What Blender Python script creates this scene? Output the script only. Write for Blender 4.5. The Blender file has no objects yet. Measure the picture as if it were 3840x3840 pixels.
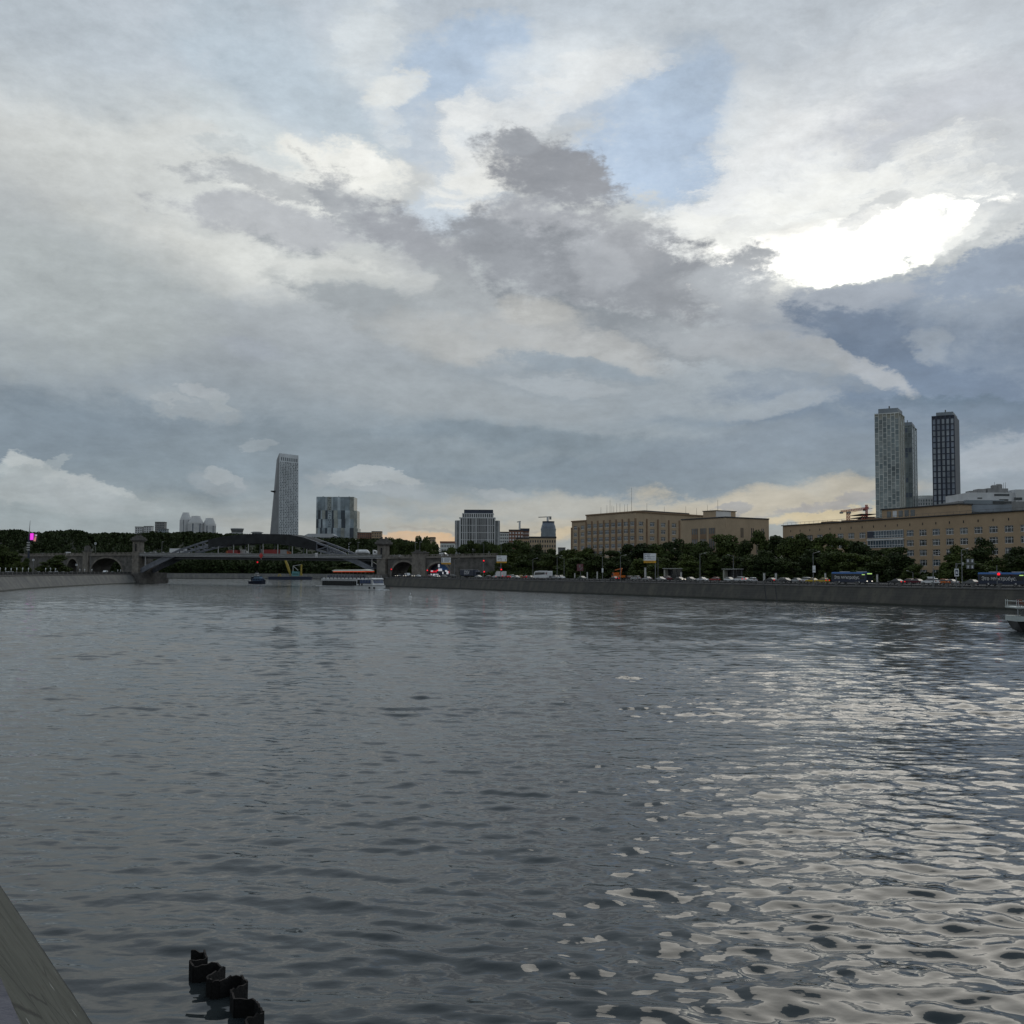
import bpy, math, random
import numpy as np
from mathutils import Vector, Matrix

random.seed(7)
R = math.radians
scene = bpy.context.scene
COL = scene.collection

# ------------------------------------------------------------------ camera
CAM_H = 8.0
FPX = 3990.0                      # focal length in pixels of the 3840 px photograph
HOR = 2148.0
TILT = math.atan((HOR - 1920) / FPX)
ROLL = R(0.27)
FWD = Vector((0, math.cos(TILT), math.sin(TILT)))
UP0 = Vector((0, -math.sin(TILT), math.cos(TILT)))
RT0 = Vector((1, 0, 0))
RT = math.cos(ROLL) * RT0 + math.sin(ROLL) * UP0
UP = -math.sin(ROLL) * RT0 + math.cos(ROLL) * UP0
CAMP = Vector((0, 0, CAM_H))
cd = bpy.data.cameras.new('camera')
cam = bpy.data.objects.new('camera', cd)
COL.objects.link(cam)
m = Matrix((RT, UP, -FWD)).transposed().to_4x4()
m.translation = CAMP
cam.matrix_world = m
cd.sensor_width = 36.0
cd.sensor_fit = 'HORIZONTAL'
cd.lens = FPX / 3840 * 36.0
cd.clip_start = 0.2
cd.clip_end = 30000
scene.camera = cam


def ray(px, py):
    return (FWD + RT * ((px - 1920) / FPX) + UP * ((1920 - py) / FPX))


def at(px, py, Y):
    """world point seen at photo pixel (px, py) at distance Y in front of the camera"""
    d = ray(px, py)
    return CAMP + d * (Y / d.y)


def zat(px, py, Y):
    return at(px, py, Y).z


def xat(px, Y):
    return at(px, 2148, Y).x


# ------------------------------------------------------------------ object helpers
def thing(name, label, cat, loc=(0, 0, 0), rz=0.0, group=None):
    o = bpy.data.objects.new(name, None)
    COL.objects.link(o)
    o.location = loc
    o.rotation_euler = (0, 0, rz)
    o.empty_display_size = 0.5
    tag(o, label, cat, group)
    return o


def tag(o, label=None, cat=None, group=None, kind=None):
    if label: o['label'] = label
    if cat: o['category'] = cat
    if group: o['group'] = group
    if kind: o['kind'] = kind
    return o


def kids(o):
    return list(o.children)


def copy_tree(o, parent=None):
    c = o.copy()
    COL.objects.link(c)
    if parent is not None:
        c.parent = parent
        c.matrix_parent_inverse = Matrix.Identity(4)
    for ch in kids(o):
        copy_tree(ch, c)
    return c


class MB:
    """collects faces of one mesh"""
    def __init__(s):
        s.v, s.f, s.m = [], [], []

    def face(s, pts, m=0):
        b = len(s.v)
        s.v.extend([tuple(p) for p in pts])
        s.f.append(tuple(range(b, b + len(pts))))
        s.m.append(m)
        return s

    def box(s, x0, x1, y0, y1, z0, z1, m=0):
        b = len(s.v)
        s.v += [(x0, y0, z0), (x1, y0, z0), (x1, y1, z0), (x0, y1, z0),
                (x0, y0, z1), (x1, y0, z1), (x1, y1, z1), (x0, y1, z1)]
        for f in ((0, 3, 2, 1), (4, 5, 6, 7), (0, 1, 5, 4), (1, 2, 6, 5), (2, 3, 7, 6), (3, 0, 4, 7)):
            s.f.append(tuple(b + i for i in f)); s.m.append(m)
        return s

    def prism(s, poly, z0, z1, m=0, mtop=None):
        """vertical extrusion of a 2-D outline given counter-clockwise"""
        n = len(poly); b = len(s.v)
        s.v += [(p[0], p[1], z0) for p in poly] + [(p[0], p[1], z1) for p in poly]
        s.f.append(tuple(b + i for i in reversed(range(n)))); s.m.append(m)
        s.f.append(tuple(b + n + i for i in range(n))); s.m.append(m if mtop is None else mtop)
        for i in range(n):
            j = (i + 1) % n
            s.f.append((b + i, b + j, b + n + j, b + n + i)); s.m.append(m)
        return s

    def side(s, poly, y0, y1, m=0):
        """outline in x-z extruded along y"""
        n = len(poly); b = len(s.v)
        s.v += [(p[0], y0, p[1]) for p in poly] + [(p[0], y1, p[1]) for p in poly]
        s.f.append(tuple(b + i for i in range(n))); s.m.append(m)
        s.f.append(tuple(b + n + i for i in reversed(range(n)))); s.m.append(m)
        for i in range(n):
            j = (i + 1) % n
            s.f.append((b + j, b + i, b + n + i, b + n + j)); s.m.append(m)
        return s

    def loft(s, rings, m=0, caps=True):
        n = len(rings[0]); b = len(s.v)
        for r in rings:
            s.v += [tuple(p) for p in r]
        for k in range(len(rings) - 1):
            for i in range(n):
                j = (i + 1) % n
                s.f.append((b + k * n + i, b + k * n + j, b + (k + 1) * n + j, b + (k + 1) * n + i)); s.m.append(m)
        if caps:
            s.f.append(tuple(b + i for i in reversed(range(n)))); s.m.append(m)
            q = b + (len(rings) - 1) * n
            s.f.append(tuple(q + i for i in range(n))); s.m.append(m)
        return s

    def tube(s, p0, p1, r0, r1=None, n=6, m=0):
        p0, p1 = Vector(p0), Vector(p1)
        r1 = r0 if r1 is None else r1
        d = (p1 - p0)
        if d.length < 1e-6: return s
        d.normalize()
        a = d.orthogonal().normalized()
        c = d.cross(a)
        rings = []
        for p, r in ((p0, r0), (p1, r1)):
            rings.append([p + (a * math.cos(2 * math.pi * i / n) + c * math.sin(2 * math.pi * i / n)) * r for i in range(n)])
        return s.loft(rings, m)

    def beam(s, p0, p1, w, h, m=0):
        """rectangular bar between two points; h is measured in the vertical plane"""
        p0, p1 = Vector(p0), Vector(p1)
        d = (p1 - p0).normalized()
        sd = d.cross(Vector((0, 0, 1)))
        if sd.length < 1e-4: sd = Vector((1, 0, 0))
        sd.normalize()
        u = sd.cross(d).normalized()
        rings = [[p + sd * (a * w / 2) + u * (c * h / 2) for a, c in ((-1, -1), (1, -1), (1, 1), (-1, 1))] for p in (p0, p1)]
        return s.loft(rings, m)

    def lathe(s, prof, n=16, c=(0, 0), m=0, caps=True):
        rings = [[(c[0] + r * math.cos(2 * math.pi * i / n), c[1] + r * math.sin(2 * math.pi * i / n), z) for i in range(n)] for r, z in prof]
        return s.loft(rings, m, caps)

    def mesh(s, name, mats, smooth=False):
        me = bpy.data.meshes.new(name)
        me.from_pydata(s.v, [], s.f)
        for mt in (mats if isinstance(mats, (list, tuple)) else [mats]):
            me.materials.append(mt)
        if any(s.m):
            me.polygons.foreach_set('material_index', s.m)
        if smooth:
            me.polygons.foreach_set('use_smooth', [True] * len(s.f))
        me.update()
        return me

    def build(s, name, mats, parent=None, loc=(0, 0, 0), rz=0.0, smooth=False):
        o = bpy.data.objects.new(name, s.mesh(name, mats, smooth))
        COL.objects.link(o)
        o.location = loc
        o.rotation_euler = (0, 0, rz)
        if parent is not None: o.parent = parent
        return o


def place(name, me, parent=None, loc=(0, 0, 0), rz=0.0):
    o = bpy.data.objects.new(name, me)
    COL.objects.link(o)
    o.location = loc
    o.rotation_euler = (0, 0, rz)
    if parent is not None: o.parent = parent
    return o


def hexc(h, a=1.0):
    h = h.lstrip('#')
    o = []
    for i in (0, 2, 4):
        c = int(h[i:i + 2], 16) / 255
        o.append(c / 12.92 if c <= 0.04045 else ((c + 0.055) / 1.055) ** 2.4)
    return (o[0], o[1], o[2], a)


class NT:
    """small node-tree helper"""
    def __init__(s, tree):
        s.t = tree; s.n = tree.nodes; s.l = tree.links

    def new(s, t, **kw):
        nd = s.n.new(t)
        for k, v in kw.items(): setattr(nd, k, v)
        return nd

    def put(s, sock, v):
        if isinstance(v, bpy.types.NodeSocket): s.l.new(v, sock)
        else: sock.default_value = v

    def math(s, op, a, b=0.0, c=None, clamp=False):
        nd = s.new('ShaderNodeMath', operation=op, use_clamp=clamp)
        s.put(nd.inputs[0], a); s.put(nd.inputs[1], b)
        if c is not None: s.put(nd.inputs[2], c)
        return nd.outputs[0]

    def vmath(s, op, a, b=None):
        nd = s.new('ShaderNodeVectorMath', operation=op)
        s.put(nd.inputs[0], a)
        if b is not None: s.put(nd.inputs[1], b)
        return nd.outputs['Value'] if op in ('LENGTH', 'DOT_PRODUCT') else nd.outputs[0]

    def noise(s, vec, scale, detail=3.0, rough=0.55, dist=0.0, color=False):
        nd = s.new('ShaderNodeTexNoise')
        if vec is not None: s.put(nd.inputs['Vector'], vec)
        nd.inputs['Scale'].default_value = scale
        nd.inputs['Detail'].default_value = detail
        nd.inputs['Roughness'].default_value = rough
        nd.inputs['Distortion'].default_value = dist
        return nd.outputs['Color'] if color else nd.outputs['Fac']

    def rng(s, v, a, b, c=0.0, d=1.0, smooth=True):
        nd = s.new('ShaderNodeMapRange', interpolation_type='SMOOTHSTEP' if smooth else 'LINEAR')
        s.put(nd.inputs[0], v); s.put(nd.inputs[1], a); s.put(nd.inputs[2], b); s.put(nd.inputs[3], c); s.put(nd.inputs[4], d)
        return nd.outputs[0]

    def mix(s, f, a, b, blend='MIX'):
        nd = s.new('ShaderNodeMix', data_type='RGBA', blend_type=blend)
        s.put(nd.inputs[0], f); s.put(nd.inputs[6], a); s.put(nd.inputs[7], b)
        return nd.outputs[2]

    def ramp(s, v, stops, interp='LINEAR'):
        nd = s.new('ShaderNodeValToRGB')
        cr = nd.color_ramp
        cr.interpolation = interp
        while len(cr.elements) < len(stops): cr.elements.new(0.5)
        for e, (p, c) in zip(cr.elements, stops):
            e.position = p; e.color = c
        s.put(nd.inputs[0], v)
        return nd.outputs[0]


def mat(name, col, rough=0.8, var=0.12, scale=0.6, metal=0.0, detail=4.0, spec=0.5, emit=None, estr=1.0, bump=0.0, bscale=None, col2=None):
    """procedural surface: base colour broken up by noise (in object space), optional bump"""
    mt = bpy.data.materials.new(name)
    mt.use_nodes = True
    t = NT(mt.node_tree)
    bs = t.n['Principled BSDF']
    c = hexc(col) if isinstance(col, str) else tuple(col) + (1.0,)
    tc = t.new('ShaderNodeTexCoord').outputs['Object']
    if var > 0:
        n = t.noise(tc, scale, detail, 0.6)
        if col2 is None:
            lo = tuple(max(0.0, x * (1 - 2 * var)) for x in c[:3]) + (1,)
            hi = tuple(min(1.0, x * (1 + 2 * var)) for x in c[:3]) + (1,)
        else:
            lo, hi = c, (hexc(col2) if isinstance(col2, str) else tuple(col2) + (1.0,))
        t.put(bs.inputs['Base Color'], t.ramp(n, [(0.3, lo), (0.7, hi)]))
    else:
        bs.inputs['Base Color'].default_value = c
    bs.inputs['Roughness'].default_value = rough
    bs.inputs['Metallic'].default_value = metal
    bs.inputs['Specular IOR Level'].default_value = spec
    if emit:
        bs.inputs['Emission Color'].default_value = hexc(emit)
        bs.inputs['Emission Strength'].default_value = estr
    if bump:
        b = t.new('ShaderNodeBump')
        b.inputs['Strength'].default_value = bump
        b.inputs['Distance'].default_value = 0.05
        t.put(b.inputs['Height'], t.noise(tc, bscale or scale * 6, 4.0))
        t.l.new(b.outputs[0], bs.inputs['Normal'])
    return mt
# ------------------------------------------------------------------ sky and light
SUN_AZ, SUN_EL = R(26.0), R(37.0)

def build_world():
    w = bpy.data.worlds.new("World")
    scene.world = w
    w.use_nodes = True
    t = NT(w.node_tree)
    t.n.clear()
    out = t.new('ShaderNodeOutputWorld')
    d = t.new('ShaderNodeTexCoord').outputs['Generated']
    sp = t.new('ShaderNodeSeparateXYZ'); t.put(sp.inputs[0], d)
    X, Y, Z = sp.outputs
    az = t.math('ARCTAN2', X, Y)
    el = t.math('ARCSINE', Z)
    # cloud-deck coordinates: clouds lie on a level sheet, so they flatten towards the horizon
    den = t.math('ADD', t.math('MAXIMUM', Z, 0.0), 0.16)
    cx = t.new('ShaderNodeCombineXYZ')
    t.put(cx.inputs[0], t.math('DIVIDE', X, den)); t.put(cx.inputs[1], t.math('DIVIDE', Y, den)); cx.inputs[2].default_value = 3.7
    Q = cx.outputs[0]
    pc = t.new('ShaderNodeCombineXYZ'); t.put(pc.inputs[0], az); t.put(pc.inputs[1], el)
    P = pc.outputs[0]
    # stretched angular coordinates for the noise
    mp = t.new('ShaderNodeMapping'); t.put(mp.inputs[0], P); mp.inputs['Scale'].default_value = (1.0, 1.9, 1.0)
    Pn = mp.outputs[0]
    wa = t.vmath('SUBTRACT', t.noise(Pn, 4.5, 7.0, 0.66, color=True), (0.5, 0.5, 0.5))
    sc = t.new('ShaderNodeVectorMath', operation='MULTIPLY_ADD')
    t.put(sc.inputs[0], wa); sc.inputs[1].default_value = (0.17, 0.085, 0.0)
    p1 = t.new('ShaderNodeCombineXYZ'); t.put(p1.inputs[0], az); t.put(p1.inputs[1], el); p1.inputs[2].default_value = 1.0
    t.put(sc.inputs[2], p1.outputs[0])
    PW = sc.outputs[0]                                    # (azimuth, elevation, 1), warped
    n1 = t.math('SUBTRACT', t.noise(Pn, 9.0, 7.0, 0.66, 0.3), 0.5)
    n2 = t.math('SUBTRACT', t.noise(Pn, 34.0, 5.0, 0.7), 0.5)
    soft = t.math('MULTIPLY', n1, 3.0)
    mid = t.math('ADD', t.math('MULTIPLY', n1, 3.2), t.math('MULTIPLY', n2, 2.6))
    hard = t.math('ADD', t.math('MULTIPLY', n1, 2.3), t.math('MULTIPLY', n2, 1.9))
    ms_ = t.new('ShaderNodeMapping'); t.put(ms_.inputs[0], PW); ms_.inputs['Rotation'].default_value = (0, 0, R(-24)); ms_.inputs['Scale'].default_value = (1.0, 3.4, 1.0)
    streak = t.math('ADD', t.math('MULTIPLY', t.math('SUBTRACT', t.noise(ms_.outputs[0], 13.0, 7.0, 0.68, 0.3), 0.5), 4.6), t.math('MULTIPLY', n2, 1.2))
    KN = {'c': (streak, 1.6, 0.05), 's': (soft, 1.75, 0.1), 'm': (mid, 1.4, 0.3), 'h': (hard, 1.12, 0.5)}
    elf = t.math('DIVIDE', t.math('MAXIMUM', el, 0.0), 1.5708)
    E = lambda y: max(0.0, (1081 - y) / 2007.0) / 1.5708
    base = t.ramp(elf, [(0.0, hexc('#a2a6a5')), (E(1000), hexc('#9da4a6')), (E(900), hexc('#85929c')), (E(800), hexc('#8f9aa2')), (E(650), hexc('#a1a7ab')),
                       (E(500), hexc('#b2b7b8')), (E(350), hexc('#c8cbca')), (E(200), hexc('#c1c9d0')), (E(0), hexc('#bdc7d0')), (0.46, hexc('#b2bdc7')), (1.0, hexc('#8294a8'))])
    # fine structure over everything
    nq = t.math('SUBTRACT', t.noise(Q, 1.5, 7.0, 0.62, 0.6), 0.5)
    fine = t.math('ADD', t.math('MULTIPLY', n1, 0.5), t.math('MULTIPLY_ADD', n2, 0.42, t.math('MULTIPLY', nq, 0.55)))
    gain = t.math('ADD', 1.0, fine)
    blobs = []
    for (sx, sy, rx, ry, rot, c, op, k) in BLOBS:
        v = ray(sx * 1.98758, sy * 1.98758).normalized()
        a, e = math.atan2(v.x, v.y), math.asin(v.z)
        ra, re = rx / 2007.0 / math.cos(e), ry / 2007.0
        co, si = math.cos(R(rot)), math.sin(R(rot))
        ux = (co / ra, si / ra, -(co * a + si * e) / ra)
        uy = (-si / re, co / re, -(-si * a + co * e) / re)
        ea = 1.75 * math.hypot(co * ra, si * re) + 0.06
        ee = 1.75 * math.hypot(si * ra, co * re) + 0.035
        blobs.append((a - ea, a + ea, e - ee, e + ee, ux, uy, hexc(c) if isinstance(c, str) else c, op, k))

    # one cloud: an ellipse in (azimuth, elevation) with a ragged edge, laid over what is behind it
    def cloud_group(name, r0, r1):
        gt = bpy.data.node_groups.new(name, 'ShaderNodeTree')
        for nm, ty in (('Col', 'NodeSocketColor'), ('P', 'NodeSocketVector'), ('N', 'NodeSocketFloat'), ('U', 'NodeSocketVector'), ('V', 'NodeSocketVector'),
                       ('Cloud', 'NodeSocketColor'), ('Op', 'NodeSocketFloat')):
            gt.interface.new_socket(name=nm, in_out='INPUT', socket_type=ty)
        gt.interface.new_socket(name='Col', in_out='OUTPUT', socket_type='NodeSocketColor')
        g = NT(gt)
        gi = g.new('NodeGroupInput').outputs; go = g.new('NodeGroupOutput')
        ch = g.new('ShaderNodeVectorMath', operation='MULTIPLY_ADD')     # chained so that the layers are worked out one after another
        g.put(ch.inputs[0], gi[0]); ch.inputs[1].default_value = (1e-9, 1e-9, 1e-9); g.put(ch.inputs[2], gi[1])
        dx = g.vmath('DOT_PRODUCT', ch.outputs[0], gi[3])
        dy = g.vmath('DOT_PRODUCT', ch.outputs[0], gi[4])
        r2 = g.math('MULTIPLY_ADD', dx, dx, g.math('MULTIPLY_ADD', dy, dy, gi[2]))
        f = g.math('MULTIPLY', g.rng(r2, r0, r1), gi[6])
        g.l.new(g.mix(f, gi[0], gi[5]), go.inputs[0])
        return gt
    GR = {k: cloud_group('cloud_' + k, KN[k][1], KN[k][2]) for k in KN}

    def clouds(sel):
        """clouds of one part of the sky laid over one another, far to near"""
        gt = bpy.data.node_groups.new('clouds', 'ShaderNodeTree')
        for nm, ty in (('Base', 'NodeSocketColor'), ('P', 'NodeSocketVector'), ('s', 'NodeSocketFloat'), ('m', 'NodeSocketFloat'), ('h', 'NodeSocketFloat'), ('c', 'NodeSocketFloat'), ('Gain', 'NodeSocketFloat')):
            gt.interface.new_socket(name=nm, in_out='INPUT', socket_type=ty)
        gt.interface.new_socket(name='Sky', in_out='OUTPUT', socket_type='NodeSocketShader')
        g = NT(gt)
        gi = g.new('NodeGroupInput').outputs; go = g.new('NodeGroupOutput')
        col = gi[0]
        for (_, _, _, _, ux, uy, c, op, k) in sel:
            nd = g.new('ShaderNodeGroup'); nd.node_tree = GR[k]
            g.put(nd.inputs[0], col); g.put(nd.inputs[1], gi[1]); g.put(nd.inputs[2], gi['smhc'.index(k) + 2])
            nd.inputs[3].default_value = ux; nd.inputs[4].default_value = uy; nd.inputs[5].default_value = c; nd.inputs[6].default_value = op
            col = nd.outputs[0]
        gm = g.new('ShaderNodeVectorMath', operation='SCALE'); g.put(gm.inputs[0], col); g.put(gm.inputs['Scale'], gi[6])
        bg = g.new('ShaderNodeBackground'); g.l.new(gm.outputs[0], bg.inputs[0]); bg.inputs[1].default_value = 1.0
        g.l.new(bg.outputs[0], go.inputs[0])
        nd = t.new('ShaderNodeGroup'); nd.node_tree = gt
        for i, v in enumerate((base, PW, soft, mid, hard, streak, gain)):
            t.put(nd.inputs[i], v)
        return nd.outputs[0]

    def split(sel, a0, a1, e0, e1, depth):
        """the sky is divided so that each direction only works out the clouds near it"""
        sel = [b for b in sel if b[0] < a1 and b[1] > a0 and b[2] < e1 and b[3] > e0]
        if len(sel) < 16 or depth == 0:
            return clouds(sel)
        ms = t.new('ShaderNodeMixShader')
        if (a1 - a0) > 1.4 * (e1 - e0):
            mids = sorted((b[0] + b[1]) / 2 for b in sel)[len(sel) // 2]
            h = min(max(mids, a0 + .25 * (a1 - a0)), a1 - .25 * (a1 - a0))
            t.put(ms.inputs[0], t.math('GREATER_THAN', az, h))
            lo, hi = split(sel, a0, h, e0, e1, depth - 1), split(sel, h, a1, e0, e1, depth - 1)
        else:
            mids = sorted((b[2] + b[3]) / 2 for b in sel)[len(sel) // 2]
            h = min(max(mids, e0 + .25 * (e1 - e0)), e1 - .25 * (e1 - e0))
            t.put(ms.inputs[0], t.math('GREATER_THAN', el, h))
            lo, hi = split(sel, a0, a1, e0, h, depth - 1), split(sel, a0, a1, h, e1, depth - 1)
        t.l.new(lo, ms.inputs[1]); t.l.new(hi, ms.inputs[2])
        return ms.outputs[0]

    A0, A1 = min(b[0] for b in blobs), max(b[1] for b in blobs)
    E1 = max(b[3] for b in blobs)
    inside = t.math('MULTIPLY', t.math('MULTIPLY', t.math('GREATER_THAN', az, A0), t.math('LESS_THAN', az, A1)),
                    t.math('MULTIPLY', t.math('LESS_THAN', el, E1), t.math('GREATER_THAN', el, -0.02)))
    mo = t.new('ShaderNodeMixShader')
    t.put(mo.inputs[0], inside)
    t.l.new(clouds([]), mo.inputs[1])
    t.l.new(split(blobs, A0, A1, -0.02, E1, 5), mo.inputs[2])
    sky = t.new('ShaderNodeTexSky', sky_type='NISHITA')
    sky.sun_disc = False
    sky.sun_elevation = SUN_EL
    sky.sun_rotation = SUN_AZ
    sky.altitude = 150
    b2 = t.new('ShaderNodeBackground'); t.l.new(sky.outputs[0], b2.inputs[0]); b2.inputs[1].default_value = 0.07
    ms = t.new('ShaderNodeMixShader'); ms.inputs[0].default_value = 0.94
    t.l.new(b2.outputs[0], ms.inputs[1]); t.l.new(mo.outputs[0], ms.inputs[2])
    t.l.new(ms.outputs[0], out.inputs[0])
    w.cycles.sampling_method = 'MANUAL'
    w.cycles.sample_map_resolution = 512

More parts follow.
